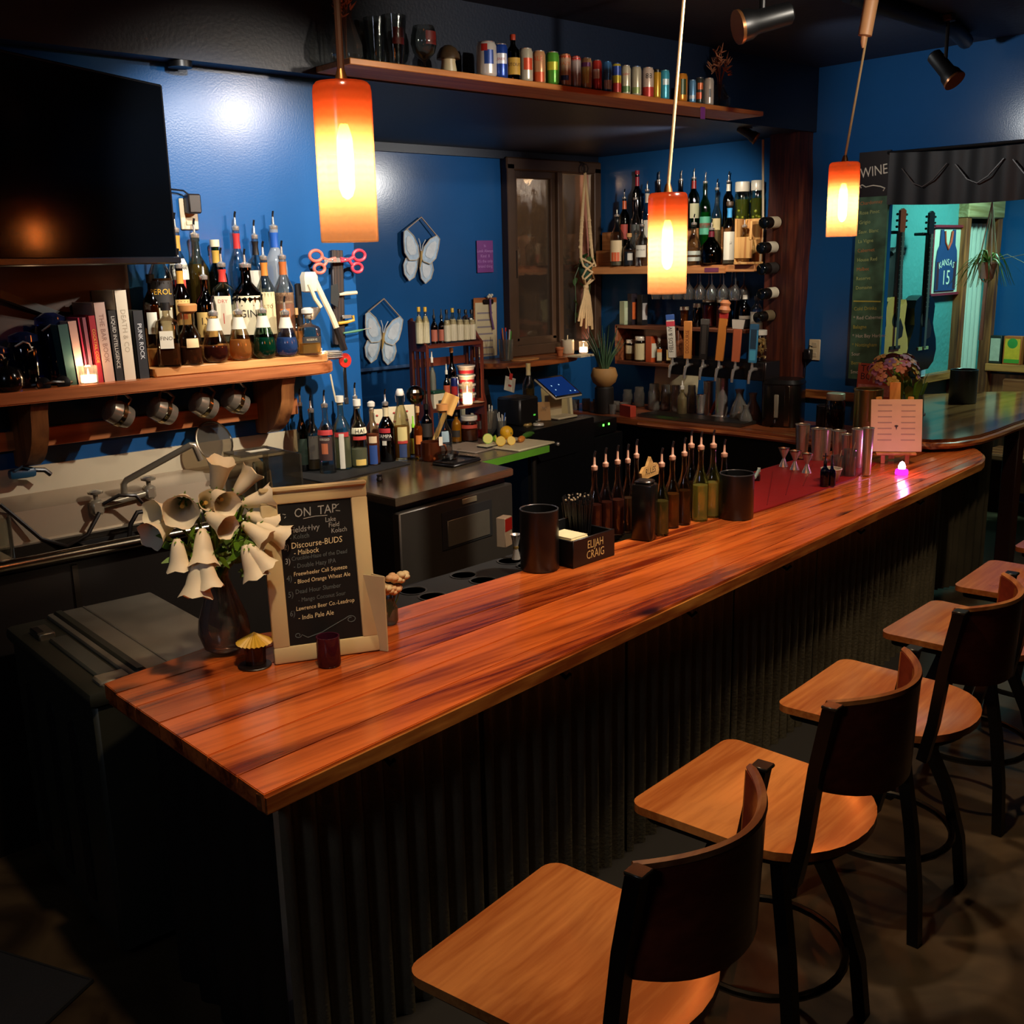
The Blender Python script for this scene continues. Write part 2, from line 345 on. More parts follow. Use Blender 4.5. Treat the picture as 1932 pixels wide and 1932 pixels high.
# ---------------------------------------------------------------- the bar
PLANK = wood('heart_pine', '#6a210a', '#d26a2c', 'X', .22, coat=.3, fine=14, tone=.2, rings=2.0, knots=True, bump=.05)
EDGEW = wood('bar_edge_wood', '#7a3d18', '#c08440', 'X', .3, fine=12)
bar = thing('bar_counter', 'long L-ended bar with glossy red pine top and corrugated metal front', 'bar counter', (0, 0, 0))
def yf(x): return 1.844+.1135*(x-.955)
def yb(x): return 2.60+.03*(x-.96)
NP = 6
def vx(v): return 5.34+.5*math.sqrt(max(0, 1-(1-min(v, .7)/.7)**2))
cuts = [0, .15, .33, .5, .66, .84, 1]
for i in range(NP):
    a, c = cuts[i], cuts[i+1]; lo = []; hi = []
    xe0, xe1 = vx(a), vx(c)
    for k in range(13):
        x = .965+(xe0-.965)*k/12; lo.append((x, yf(x)+(yb(x)-yf(x))*a+(.0012 if a else 0)))
    for k in range(13):
        x = .965+(xe1-.965)*k/12; hi.append((x, yf(x)+(yb(x)-yf(x))*c-.0012))
    poly = lo+[((vx(a+(c-a)*t)), yf(vx(a+(c-a)*t))+(yb(xe0)-yf(xe0))*(a+(c-a)*t)) for t in (.15, .3, .45, .6, .75, .9)]+hi[::-1]
    obj('plank', prism(new(), poly, .885, .93-.0006*(i % 2), bev=.002), PLANK, bar, 30)
obj('plank', prism(new(), [(.968, 2.602), (1.62, 2.622), (1.56, 2.70), (1.40, 2.765), (.972, 2.69)], .885, .9296, bev=.002), PLANK, bar, 30)
obj('plank', prism(new(), [(3.2, 2.668), (5.53, 2.74), (5.53, 2.909), (3.45, 2.83)], .885, .9296, bev=.002), PLANK, bar, 30)
obj('plank', prism(new(), [(3.47, 2.833), (5.53, 2.912), (5.53, 3.1), (3.8, 3.06)], .885, .9292, bev=.002), PLANK, bar, 30)
# thick front edge board below the planks
def edge_strip():
    b = new(); P = []
    for k in range(25):
        x = .965+(5.25-.965)*k/24; P.append((x, yf(x)+.012))
    for t in (.02, .06, .12, .2, .3, .4, .5, .62, .75): P.append((vx(t)-.015, yf(vx(t))+(yb(5.6)-yf(5.6))*t))
    return tube(b, [(x, y, .903) for x, y in P], .026, 4)
obj('edge_strip', edge_strip(), EDGEW, bar, 30)
obj('end_strip', bx((.985, 2.26, .9), (.028, .82, .045)), wood('bar_end_wood', '#5a2410', '#94481f', 'Y', .3), bar)
# corrugated sheets: pitch 68 mm, one object per sheet
CORR = paint('#6a6452', .42, .4, var=.35, scale=6, bump=.25, bscale=90, rvar=.12)
def corr(p0, p1, z0, z1, pitch, amp, phase=0):
    p0 = Vector(p0); p1 = Vector(p1); Lg = (p1-p0).length; d = (p1-p0)/Lg; nrm = Vector((d.y, -d.x))
    n = max(8, int(Lg/pitch*8))
    def f(u, v):
        q = p0+d*Lg*u+nrm*amp*math.sin(2*PI*(Lg*u/pitch)+phase); return (q.x, q.y, z0+(z1-z0)*v)
    return sheet(new(), f, n, 1)
xs = [1.06, 1.74, 2.42, 3.10, 3.78, 4.46, 5.0]
for a, c in zip(xs, xs[1:]):
    obj('corrugated_sheet', corr((a, yf(a)+.11), (c+.02, yf(c+.02)+.111), .05, .886, .07, .014), CORR, bar, 60)
# curved end of the front under the rounded tip
def endcurve(u, v):
    t = u*PI*.55; x = 5.0+.55*math.sin(t); y = yf(5.0)+.11+.5*(1-math.cos(t)); k = .011*math.sin(u*2*PI*13)
    return (x+k*math.sin(t), y-k*math.cos(t), .05+.836*v)
obj('corrugated_sheet', sheet(new(), endcurve, 104, 1), CORR, bar, 60)
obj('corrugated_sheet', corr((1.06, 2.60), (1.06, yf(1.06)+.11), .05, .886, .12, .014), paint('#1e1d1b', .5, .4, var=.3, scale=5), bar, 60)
obj('kick_board', bx((3.03, 2.22, .03), (4.0, .5, .06), .112), paint('#0e0c0b', .6), bar)
obj('back_panel', prism(new(), [(1.75, 2.56), (5.0, 2.68), (5.0, 2.66), (1.75, 2.54)], .05, .886), paint('#15120f', .6), bar)
for k in range(6):
    x = 1.35+k*.68; y = yf(x)+.075
    obj('bag_hook', tube(new(), [(x, y, .875), (x, y-.005, .84), (x, y-.03, .828), (x, y-.045, .845)], .006, 6), paint('#0c0c0c', .35, .6), bar)
# lower service ledge with rubber mat behind the bar
LEDGE = paint('#0f0e0d', .5)
tag(obj('service_ledge', prism(new(), [(1.72, 2.63), (3.05, 2.69), (3.05, 2.93), (1.72, 2.93)], .84, .885, bev=.004), LEDGE), 'narrow black service ledge running along the back of the bar', 'ledge')
mt = thing('bar_mat', 'black rubber bar mat with cream lettering on service ledge', 'bar mat', (2.25, 2.70, .885), R(3.5))
obj('mat_base', bx((0, .06, .008), (.98, .25, .016), bev=.004), paint('#121212', .7), mt)
obj('mat_rim', bx((0, -.075, .014), (.98, .035, .022), bev=.004), paint('#0d0d0d', .6), mt)
for k in range(8):
    obj('cup_ring', lathe(new(), [(.048, 0), (.05, .003), (.044, .003), (.043, .0)], 20, T(-.42+.24*(k//2)+.03, .02+.1*(k % 2), .016)), paint('#2a2a2a', .6), mt)
LET = paint('#c9bd92', .6)
for k in range(3):
    obj('lettering', text(new(), 'OLD', .026, T(-.34+k*.33, -.068, .0262) @ RX(-PI/2), squash=1.2), LET, mt, 0)
    obj('lettering', text(new(), 'FORESTER', .034, T(-.34+k*.33, -.088, .0262) @ RX(-PI/2), squash=1.1), LET, mt, 0)

# ---------------------------------------------------------------- round raised counter beyond the bar end
RCW = wood('round_counter_wood', '#4a2412', '#8a5230', 'X', .14, coat=.6, fine=14, knots=True, bump=.03)
rc = thing('round_counter', 'dark glossy round-ended counter on corrugated base past bar end', 'counter', (0, 0, 0))
poly = [(5.5, 2.78), (5.53, 2.66), (5.65, 2.58), (5.85, 2.54), (6.1, 2.55), (6.4, 2.58), (6.8, 2.60), (7.3, 2.55), (7.7, 2.3), (8.0, 2.0), (8.0, 3.0), (7.75, 3.3), (7.3, 3.62), (6.62, 3.70), (6.62, 3.4), (6.35, 3.38), (6.3, 3.2), (5.9, 3.05), (5.62, 2.95)]
obj('top', prism(new(), poly, .955, 1.0, bev=.008), RCW, rc, 30)
obj('edge_band', tube(new(), [(x, y, .965) for x, y in poly[:10]], .02, 8), wood('round_edge', '#6a3218', '#b06a38', 'X', .25), rc)
def rbase(u, v):
    P = [(5.92, 3.0), (5.88, 2.87), (5.96, 2.79), (6.12, 2.74), (6.45, 2.72)]
    t = u*(len(P)-1); i = min(int(t), len(P)-2); f = t-i
    x = P[i][0]*(1-f)+P[i+1][0]*f; y = P[i][1]*(1-f)+P[i+1][1]*f
    k = .012*math.sin(u*2*PI*14); return (x+(k if i < 2 else 0), y-(k if i >= 1 else 0), .02+.935*v)
obj('corrugated_sheet', sheet(new(), rbase, 140, 1), paint('#5d584a', .42, .4, var=.35, scale=6, rvar=.1), rc, 60)
obj('support_post', bx((6.56, 2.64, .48), (.09, .09, .95), bev=.005), paint('#2a0f0a', .5), rc)

# ---------------------------------------------------------------- bar stools
SEATW = wood('stool_ply', '#9a5626', '#c98446', 'X', .26, coat=.25, fine=8, tone=.08, rings=1.4, bump=.03)
SEATE = wood('stool_ply_edge', '#8a4a22', '#b87a44', 'X', .4, fine=20)
BACKW = wood('stool_back', '#6e2c1c', '#8f4028', 'X', .3, coat=.2, fine=8, tone=.08)
IRON = paint('#0b0b0d', .38, .3, var=.2)
def seat_poly(s=1.0):
    P = []
    def rc(cx, cy, r, a0, a1, n=5):
        for k in range(n+1):
            a = R(a0+(a1-a0)*k/n); P.append((cx+r*math.cos(a), cy+r*math.sin(a)))
    rc(.205, .215, .04, 0, 90); rc(-.205, .215, .04, 90, 180)
    for k in range(1, 16):
        t = PI*k/16; P.append((-.237*math.cos(t), -.03-.235*math.sin(t)**.8))
    return [(x*s, y*s) for x, y in P]
def seat_bm():
    b = new(); poly = seat_poly(); rings = []
    for s in (1, .82, .6, .36, .12):
        ring = []
        for x, y in poly:
            x2, y2 = x*s, y*s; q = max(0, 1-((x2/.2)**2+((y2+.03)/.2)**2)); ring.append(b.verts.new((x2, y2, .66-.016*q)))
        rings.append(ring)
    n = len(poly); low = [b.verts.new((x, y, .638)) for x, y in poly]
    for a, c in zip(rings, rings[1:]):
        for i in range(n): b.faces.new((a[i], a[(i+1) % n], c[(i+1) % n], c[i]))
    b.faces.new(rings[-1])
    for i in range(n): b.faces.new((low[i], low[(i+1) % n], rings[0][(i+1) % n], rings[0][i]))
    b.faces.new(low[::-1]); bmesh.ops.recalc_face_normals(b, faces=b.faces); return b
def make_stool(label, loc, rz):
    t = thing('bar_stool', label, 'bar stool', loc, rz, 'wooden bar stools along the bar')
    obj('seat', seat_bm(), SEATW, t, 50)
    fr = prism(new(), seat_poly(.9), .612, .638)
    obj('seat_frame', fr, IRON, t)
    hub = lathe(new(), [(.11, .555), (.12, .565), (.12, .575), (.05, .58), (.05, .606), (.13, .612)], 20)
    box(hub, (0, 0, .56), (.2, .2, .02)); obj('swivel', hub, IRON, t)
    for sx in (-1, 1):
        for sy in (-1, 1):
            P = [(.085*sx, .085*sy, .555), (.105*sx, .105*sy, .48), (.15*sx, .15*sy, .34), (.185*sx, .185*sy, .17), (.2*sx, .2*sy, .0)]
            obj('leg', tube(new(), P, .0235, 4, flat=1), IRON, t, 30)
    rg = obj('foot_ring', tube(new(), [(.212*math.cos(2*PI*k/32), .212*math.sin(2*PI*k/32), .235) for k in range(32)], .011, 8, True), paint('#2a2722', .28, .8), t)
    for sx in (-1, 1):
        P = [(.215*sx, -.19, .60), (.222*sx, -.215, .72), (.222*sx, -.235, .9), (.222*sx, -.262, 1.055)]
        u = obj('upright', tube(new(), P, .021, 4), IRON, t, 30)
        obj('upright_cap', bx((.222*sx, -.263, 1.056), (.036, .036, .008), bev=.002), paint('#31302c', .3, .5), u)
    def arc(x, z): return -.245-.1*(1-(x/.21)**2)-.04*(z-.85)
    def f(u, v):
        x = -.21+.42*u; z0 = .835+.03*abs(2*u-1)**3-.02; z = z0+(1.05-z0)*v; return (x, arc(x, z), z)
    bk = obj('back_panel', sheet(new(), f, 20, 3, th=.016), BACKW, t, 50)
    obj('top_edge', tube(new(), [(-.21+.42*k/20, arc(-.21+.42*k/20, 1.05)+.008, 1.052) for k in range(21)], .0095, 6), SEATE, bk)
    obj('inner_face', sheet(new(), lambda u, v: (f(u, v)[0]*.985, f(u, v)[1]+.0175, f(u, v)[2]-.002), 20, 3), SEATW, bk, 50)
    return t
st0 = make_stool('bar stool nearest the free end of bar, its seat cut by the picture bottom', (1.325, 1.275, 0), R(9))
dup(st0, (2.115, 1.385, 0), R(5.5), 'second bar stool from the free end of the bar, bright glint on its orange seat')
dup(st0, (2.895, 1.475, 0), R(6.5), 'third bar stool from the free end of bar, whole seat and round rear showing')
dup(st0, (3.69, 1.56, 0), R(4), 'fourth bar stool from the bar free end, pale glint on front half of seat')
dup(st0, (4.41, 1.635, 0), R(6.5), 'fifth bar stool from the free end of bar, seat gleaming pale teal')
dup(st0, (5.16, 1.70, 0), R(5), 'farthest bar stool along the bar, mostly outside the picture edge')

# ---------------------------------------------------------------- pendant lamps over the bar
def shade_mat():
    m, nt, out = newmat('amber_shade'); L = nt.links.new
    tc = N(nt, 'ShaderNodeTexCoord'); sp = N(nt, 'ShaderNodeSeparateXYZ'); L(tc.outputs['Generated'], sp.inputs[0])
    rp = N(nt, 'ShaderNodeValToRGB'); L(sp.outputs['Z'], rp.inputs[0]); e = rp.color_ramp.elements
    e[0].position = .5; e[0].color = (.12, .112, .118, 1); e[1].position = .78; e[1].color = (.17, .052, .03, 1)
    wv = N(nt, 'ShaderNodeTexWave', bands_direction='Z'); wv.inputs['Scale'].default_value = 6; wv.inputs['Distortion'].default_value = 3; L(tc.outputs['Generated'], wv.inputs[0])
    mr = N(nt, 'ShaderNodeMapRange'); L(wv.outputs['Fac'], mr.inputs[0]); mr.inputs[3].default_value = .93; mr.inputs[4].default_value = 1.03
    mm = N(nt, 'ShaderNodeMix', data_type='RGBA', blend_type='MULTIPLY'); mm.inputs[0].default_value = 1; L(rp.outputs[0], mm.inputs[6]); L(mr.outputs[0], mm.inputs[7])
    tl = N(nt, 'ShaderNodeBsdfTranslucent'); L(mm.outputs[2], tl.inputs[0])
    tr = N(nt, 'ShaderNodeBsdfTransparent'); tr.inputs[0].default_value = (1, .55, .25, 1)
    r2 = N(nt, 'ShaderNodeValToRGB'); L(sp.outputs['Z'], r2.inputs[0]); q = r2.color_ramp.elements
    q[0].position = .5; q[0].color = (.36, .36, .36, 1); q[1].position = .75; q[1].color = (.1, .1, .1, 1)
    m1 = N(nt, 'ShaderNodeMixShader'); L(r2.outputs[0], m1.inputs[0]); L(tl.outputs[0], m1.inputs[1]); L(tr.outputs[0], m1.inputs[2])
    gl = N(nt, 'ShaderNodeBsdfGlossy'); gl.inputs['Roughness'].default_value = .15
    m2 = N(nt, 'ShaderNodeMixShader'); m2.inputs[0].default_value = .05; L(m1.outputs[0], m2.inputs[1]); L(gl.outputs[0], m2.inputs[2]); L(m2.outputs[0], out.inputs[0]); return m
SHADE = shade_mat(); BULB = glow('#ffc890', 600)
CORDB = paint('#4a2a18', .6); CORDT = paint('#a8875a', .6); CANOPY = paint('#c08a5c', .5)
def lamp(label, x, y, zt, zb, cord, dev=(0, 0), can=False, cr=.006):
    t = thing('pendant_lamp', label, 'pendant lamp', (x, y, zb), 0, 'amber glass pendants over the bar')
    h = zt-zb; r = .0675
    sh = obj('lamp_shade', lathe(new(), [(r*.985, 0), (r, .004), (r, h-.02), (r*.96, h-.006), (r*.88, h), (.02, h+.001), (.02, h-.003), (r*.86, h-.004), (r*.93, h-.01), (r*.96, h-.022), (r*.96, .004)], 36), SHADE, t)
    so = obj('socket', lathe(new(), [(.019, h-.09), (.021, h-.085), (.021, h-.02), (.013, h+.015), (.008, h+.03)], 16), paint('#8a5a30', .35, .8), t)
    z0 = h-.09
    obj('bulb', lathe(new(), [(.002, z0-.165), (.012, z0-.158), (.0185, z0-.14), (.0195, z0-.08), (.0185, z0-.03), (.012, z0-.006), (.009, z0)], 16), BULB, so)
    pts = [(dev[0]*k/12, dev[1]*k/12, h+.02+(3.14-zt-.02)*k/12) for k in range(13)]
    obj('cord', tube(new(), pts, cr, 8), cord, t)
    if can:
        cz = h+.47
        obj('canopy', tube(new(), [(dev[0]*.55, dev[1]*.55, cz), (dev[0]*.55, dev[1]*.55, cz+.02), (dev[0]*.56, dev[1]*.56, cz+.045), (dev[0]*.6, dev[1]*.6, cz+.05), (dev[0]*.8, dev[1]*.8, cz+.19)], [.006, .012, .014, .03, .031], 12), CANOPY, t)
    else: obj('canopy', cyl(new(), (dev[0], dev[1], 3.12-zb), .05, .04, 20), paint('#2a2018', .5), t)
    return t
lamp('large amber pendant lamp on brown cord before the butterflies', 1.466, 2.153, 2.402, 2.050, CORDB, (0, 0), False, .0085)
lamp('amber pendant lamp on knotted pale cord before the bottle shelf', 2.95, 2.41, 2.212, 1.875, CORDT, (.045, -.05))
lamp('smallest looking amber pendant lamp near the wine chalkboard', 4.43, 2.62, 2.39, 2.072, CORDT, (.07, -.07), True, .0055)

# ---------------------------------------------------------------- track heads
BLK = paint('#0a0a0b', .4)
def track(label, loc, to, s=1, base=None):
    t = thing('track_light', label, 'spotlight', loc); q = (Vector(to)-Vector(loc)).to_track_quat('Z', 'Y').to_matrix().to_4x4()
    obj('lamp_head', lathe(new(), [(.022*s, -.1*s), (.034*s, -.09*s), (.036*s, .02*s), (.046*s, .04*s), (.048*s, .075*s), (.042*s, .075*s), (.038*s, .05*s), (.001, .048*s)], 20, q), BLK, t)
    obj('front_ring', lathe(new(), [(.047*s, .07*s), (.051*s, .072*s), (.051*s, .082*s), (.046*s, .082*s)], 20, q), paint('#8a5a34', .3, .6), t)
    base = base or (0, 0, 3.14-loc[2])
    obj('stem', tube(new(), [(0, 0, 0), (base[0]*.6, base[1]*.6, base[2]*.5), base], .009*s, 8), BLK, t)
    obj('mount', bx(base, (.05*s, .05*s, .03*s), bev=.004), paint('#3a3530', .4, .4), t)
    return t
track('large black ceiling spotlight between the two farther pendant lamps', (3.87, 2.69, 2.915), (2.5, 3.6, 2.5), 1.3)
track('black adjustable ceiling spotlight above the dark valance', (5.545,2.738,2.9), (5.5, 2.2, 2.3), 1.1)
track('small white rimmed spotlight under the beam beside timber post', (5.792,4.1,2.733), (6.2, 3.4, 2.2), .75, (0, 0, .04))
track('black ceiling spotlight aimed at the back wall butterflies', (2.88, 3.26, 3.07), (4.6, 5.95, 2.35))
tag(obj('ceiling_puck', cyl(new(), (2.02, 4.045, 2.745), .045, .022, 24), BLK), 'small black puck fixture under the beam above the television', 'fixture')

# ---------------------------------------------------------------- bottles, cans, jars
PROF = {
 'std': [(.95, 0), (1, .02), (1, .58), (.93, .65), (.62, .73), (.36, .80), (.31, .95), (.37, .955), (.37, 1)],
 'slim': [(.95, 0), (1, .02), (1, .50), (.9, .58), (.55, .68), (.36, .78), (.32, .96), (.38, .965), (.38, 1)],
 'wine': [(.95, 0), (1, .02), (1, .60), (.85, .69), (.45, .77), (.36, .82), (.36, 1)],
 'square': [(.93, 0), (.98, .02), (.98, .66), (.85, .73), (.45, .78), (.32, .82), (.30, .95), (.38, .955), (.38, 1)],
 'bulb': [(.45, 0), (.75, .03), (.95, .12), (1, .22), (.97, .34), (.82, .50), (.6, .66), (.42, .80), (.33, .90), (.36, 1)],
 'jug': [(.6, 0), (.92, .06), (1, .22), (.97, .42), (.75, .6), (.4, .72), (.26, .80), (.24, 1)],
 'jar': [(.93, 0), (1, .03), (1, .76), (.9, .83), (.84, .86), (.84, 1)],
 'decant': [(.9, 0), (1, .03), (1, .42), (.9, .55), (.62, .66), (.5, .74), (.52, .98), (.56, 1)],
 'tumbler': [(.8, 0), (.84, .03), (1, 1)],
 'cone': [(.95, 0), (1, .03), (1, .5), (.8, .68), (.45, .84), (.4, .92), (.42, 1)],
}
PLASTICB = paint('#0c0c0d', .35); STEEL = paint('#d2cbc0', .27, .8, var=.06); CORK = paint('#b98d58', .8, var=.2); GOLD = paint('#a98a4a', .3, .8)
def rad_at(pr, t):
    for (r0, z0), (r1, z1) in zip(pr, pr[1:]):
        if z0 <= t <= z1: return r0+(r1-r0)*((t-z0)/(z1-z0+1e-9))
    return pr[-1][0]
def patch(r, z0, z1, half, sq=None, ctr=-90, prof=None, gh=1, n=10):
    if prof:
        pts = [(rad_at(prof, z0+(z1-z0)*k/4)*r, (z0+(z1-z0)*k/4)*gh) for k in range(5)]
    else: pts = [(r, z0*gh), (r, z1*gh)]
    return lathe(new(), pts, n if not sq else 24, None, sq, (R(ctr-half), R(ctr+half)))
def bottle(label, P, kind='std', g='#e8ece4', liq=None, level=.5, top='spout', labels=(), cat='bottle', group=None, name='bottle', jit=None, neck=None, seg=18, rz=None, tcol=None, clear=.45):
    x, y, z, h, r = P; jit = random.uniform(-.35, .35) if jit is None else jit
    t = thing(name, label, cat, (x, y, z), face_cam(x, y, jit) if rz is None else rz, group)
    th = {'spout': .07, 'cork': .03, 'screw': .0, 'cap': .0, 'wood': .028, 'tip': .04, 'none': 0, 'lid': .0, 'swing': .03, 'knob': .035}[top]
    th = min(th, h*.3); gh = h-th; pr = PROF[kind]; sq = 6 if kind == 'square' else None
    sqs = [6 if a > .6 else 2 for a, _ in pr] if sq else None
    rr = r*(.86 if sq else 1)
    gm = glass(g, .55) if isinstance(g, str) else g
    seg = 24 if sq else seg
    obj('glass', lathe(new(), [(a*rr, b*gh) for a, b in pr], seg, None, sqs), gm, t, 50)
    if liq:
        lp = [(a*rr*.9, max(.008, b*gh)) for a, b in pr if b < level] + [(rad_at(pr, level)*rr*.9, level*gh)]
        obj('liquid', lathe(new(), lp, seg, None, [6 if a > .6 else 2 for a, b in pr if b < level]+[6 if sq else 2] if sq else None), liquid(liq, clear), t, 50)
    nr = pr[-1][0]*rr
    if top == 'spout':
        c = obj('pour_spout', lathe(new(), [(nr*.95, gh-.004), (nr*1.1, gh), (nr*1.1, gh+.012), (nr*.6, gh+.016), (.0052, gh+.02), (.004, gh+.05)], 10), STEEL if not tcol else paint(tcol, .35), t)
        obj('spout_tip', tube(new(), [(0, 0, gh+.048), (.001, 0, gh+.06), (.004, -.002, gh+.072)], .0045, 6), PLASTICB, c)
    elif top == 'cork': obj('cork', lathe(new(), [(nr*.8, gh-.01), (nr*.8, gh), (nr*1.25, gh+.002), (nr*1.25, gh+th)], 12), paint(tcol, .5) if tcol else CORK, t)
    elif top == 'wood': obj('stopper', lathe(new(), [(nr*.8, gh-.01), (nr*1.4, gh), (nr*1.5, gh+th*.8), (nr*1.3, gh+th)], 12), paint(tcol or '#8a5a30', .5), t)
    elif top == 'cap': obj('cap', lathe(new(), [(nr*1.1, gh*.9), (nr*1.14, gh*.9), (nr*1.14, gh+.004), (nr, gh+.006)], 14), paint(tcol or '#15120f', .4), t)
    elif top == 'lid': obj('lid', lathe(new(), [(nr*1.08, gh*.86), (nr*1.12, gh*.87), (nr*1.12, gh+.003), (nr*1.05, gh+.006)], 18), paint(tcol or '#d8d2c0', .35, .2), t)
    elif top == 'tip': obj('nozzle', lathe(new(), [(nr*1.05, gh*.9), (nr*1.1, gh), (nr*.55, gh+.006), (.003, gh+th)], 12), paint(tcol or '#e8e2cf', .4), t)
    elif top == 'knob': obj('stopper', lathe(new(), [(nr*.8, gh-.01), (nr*.8, gh+.004), (nr*1.5, gh+.012), (nr*1.5, gh+th*.8), (nr*.7, gh+th)], 10), paint(tcol or '#c8c2b2', .3), t)
    elif top == 'swing':
        c = obj('stopper', lathe(new(), [(nr*1.0, gh), (nr*1.1, gh+.004), (nr*1.1, gh+.018), (nr*.8, gh+.03)], 12), paint('#e6dfcf', .35), t)
        obj('wire_bail', tube(new(), [(nr*1.15, 0, gh-.03), (nr*1.3, 0, gh), (nr*.9, 0, gh+.022), (-nr*.9, 0, gh+.022), (-nr*1.3, 0, gh), (-nr*1.15, 0, gh-.03)], .0018, 5), STEEL, c)
    if neck:
        za, zb = .80, .96
        obj('neck_foil', lathe(new(), [(rad_at(pr, za)*rr*1.06, za*gh), (rad_at(pr, .9)*rr*1.07, .9*gh), (rad_at(pr, zb)*rr*1.1, zb*gh)], 14), paint(neck, .35), t)
    for L_ in labels:
        z0, z1, col, half = L_[:4]; rl = r*1.012 if not sq else rr*.998
        o = obj('paper_label', patch(rl/1.0, z0, z1, half, 6 if sq else None, prof=pr if not sq else None, gh=gh) if sq else patch(r*1.012, z0, z1, half, prof=pr, gh=gh), paint(col, .6, var=.06), t, 50)
        for tx in L_[4:]:
            s, tcx, size, zz = tx[:4]; wr = r*1.03 if not sq else 0
            M = T(0, 0, zz*gh) if not sq else T(0, -rr*1.004, zz*gh)
            if len(tx) > 4: M = M @ RY(R(tx[4]))
            obj('lettering', text(new(), s, size, M, wrap=wr), paint(tcx, .6), o, 0)
    return t
def can(label, P, body, cap='#b8b8b8', art=(), txt=(), group='drink cans on the high shelf', kind='can'):
    x, y, z, h, r = P
    t = thing('drink_can', label, 'can', (x, y, z), face_cam(x, y, random.uniform(-.2, .2)), group)
    obj('can_body', lathe(new(), [(r*.8, 0), (r*.96, .006), (r, .014), (r, h-.016), (r*.84, h-.003)], 20), paint(body, .28, .35, var=.05), t)
    ld = obj('can_lid', lathe(new(), [(r*.84, h-.004), (r*.87, h), (r*.8, h), (r*.78, h-.004), (.001, h-.004)], 20), paint(cap, .3, .8), t)
    for z0, z1, col, half, ctr in art:
        obj('print', patch(r*1.006, z0, z1, half, ctr=-90+ctr, gh=h), paint(col, .35, .2), t, 50)
    for s, col, size, zz in txt:
        obj('lettering', text(new(), s, size, T(0, 0, zz*h), wrap=r*1.012), paint(col, .4), t, 0)
    return t

# ---------------------------------------------------------------- high shelf on the beam, and what stands on it
HS = wood('high_shelf_wood', '#a8652e', '#d2904c', 'X', .45, fine=12, tone=.05)
tag(obj('high_shelf', bx((4.02, 3.875, 2.787), (2.84, .25, .026), bev=.003), HS), 'long pale wooden plank shelf high on the dark beam', 'shelf')
tag(obj('purple_tag', bx((4.869,3.745,2.75), (.04, .002, .062), bev=.0008), paint('#6b2f7a', .6)), 'small purple paper tag hanging on the high shelf edge', 'tag')
def dried(label, P, n, spread, seedv, glassh):
    rnd = random.Random(seedv); x, y, z, h, r = P
    t = thing('dried_flower_vase', label, 'vase', (x, y, z))
    obj('vase_glass', lathe(new(), [(r*.6, 0), (r, .03), (r, .07), (r*.7, glassh*.65), (r*.42, glassh*.9), (r*.5, glassh)], 18), glass('#cfd2cc', .6, .06), t)
    for k in range(n):
        a = rnd.uniform(0, 2*PI); q = spread*rnd.uniform(.3, 1); hh = h*rnd.uniform(.8, 1)
        tip = Vector((q*math.cos(a), q*math.sin(a), hh)); mid = Vector((tip.x*.25, tip.y*.25, hh*.6))
        s = obj('dried_stem', tube(new(), [(0, 0, .02), mid, tip], .0022, 5), paint('#8a5a3a', .8), t)
        b = new()
        for j in range(9):
            aa = rnd.uniform(0, 2*PI); d = Vector((math.cos(aa)*.028, math.sin(aa)*.028, rnd.uniform(.0, .04)))
            q0 = tip-Vector((0, 0, rnd.uniform(0, .09))); tube(b, [q0, q0+d*.6, q0+d], [.004, .0035, .001], 5)
        obj('dried_tuft', b, paint('#b07a58', .85, var=.25), s)
    return t
dried('glass vase of dried brown tufts at left end of high shelf', (2.674,3.88,2.8,0.321,0.067), 7, .07, 3, .2)
dried('glass vase of dried grass tufts at right end of high shelf', (5.22,3.9,2.8,0.338,0.063), 8, .06, 5, .14)
def drinkglass(nm, label, P, prof, m=None, cat='glass', group=None, seg=22):
    x, y, z, h, r = P; t = thing(nm, label, cat, (x, y, z), face_cam(x, y), group)
    obj('glass_wall', lathe(new(), [(a*r, b*h) for a, b in prof], seg), m or glass('#e9efe9', .7), t, 50); return t
PINT = [(.62, 0), (.66, .02), (1, 1), (.96, 1), (.6, .03), (.0001, .03)]
WINEG = [(.62, 0), (.6, .012), (.1, .03), (.085, .22), (.3, .28), (.8, .42), (1, .62), (.96, .82), (.8, 1), (.78, 1), (.93, .82), (.97, .62), (.78, .43), (.0001, .27)]
g1 = drinkglass('pint_glass', 'tall clear pint glass with red print on the high shelf', (2.907,3.86,2.8,0.208,0.054), PINT)
obj('print', patch(.043, .42, .72, 40, ctr=-60, gh=.22), paint('#7a1e14', .5), g1, 50)
obj('pint_glass_rear', lathe(new(), [(a*.05, b*.2) for a, b in PINT], 20, T(-.06, .05, 0)), glass('#e9efe9', .6), None)
tag(D.objects['pint_glass_rear'], 'plain clear pint glass behind the red printed one on high shelf', 'glass'); D.objects['pint_glass_rear'].name = 'plain_glass'
D.objects['plain_glass'].location = g1.location
g2 = drinkglass('snifter_glass', 'round stemmed snifter glass with red print on high shelf', (3.065,3.86,2.8,0.186,0.057), WINEG)
obj('print', patch(.056, .5, .75, 30, ctr=-50, gh=.215), paint('#7a1e14', .5), g2, 50)
x, y, z, h, r = (3.191,3.85,2.8,0.109,0.049)
mu = thing('mushroom_ornament', 'ceramic mushroom ornament with brown cap on high shelf', 'ornament', (x, y, z))
obj('mushroom_stalk', lathe(new(), [(.032, 0), (.036, .02), (.03, .055), (.034, .075)], 20), paint('#c8b890', .4), mu)
obj('mushroom_cap', lathe(new(), [(.02, .062), (.052, .066), (.05, .085), (.036, .11), (.016, .122), (.0005, .125)], 20), paint('#4a3a28', .3), mu)
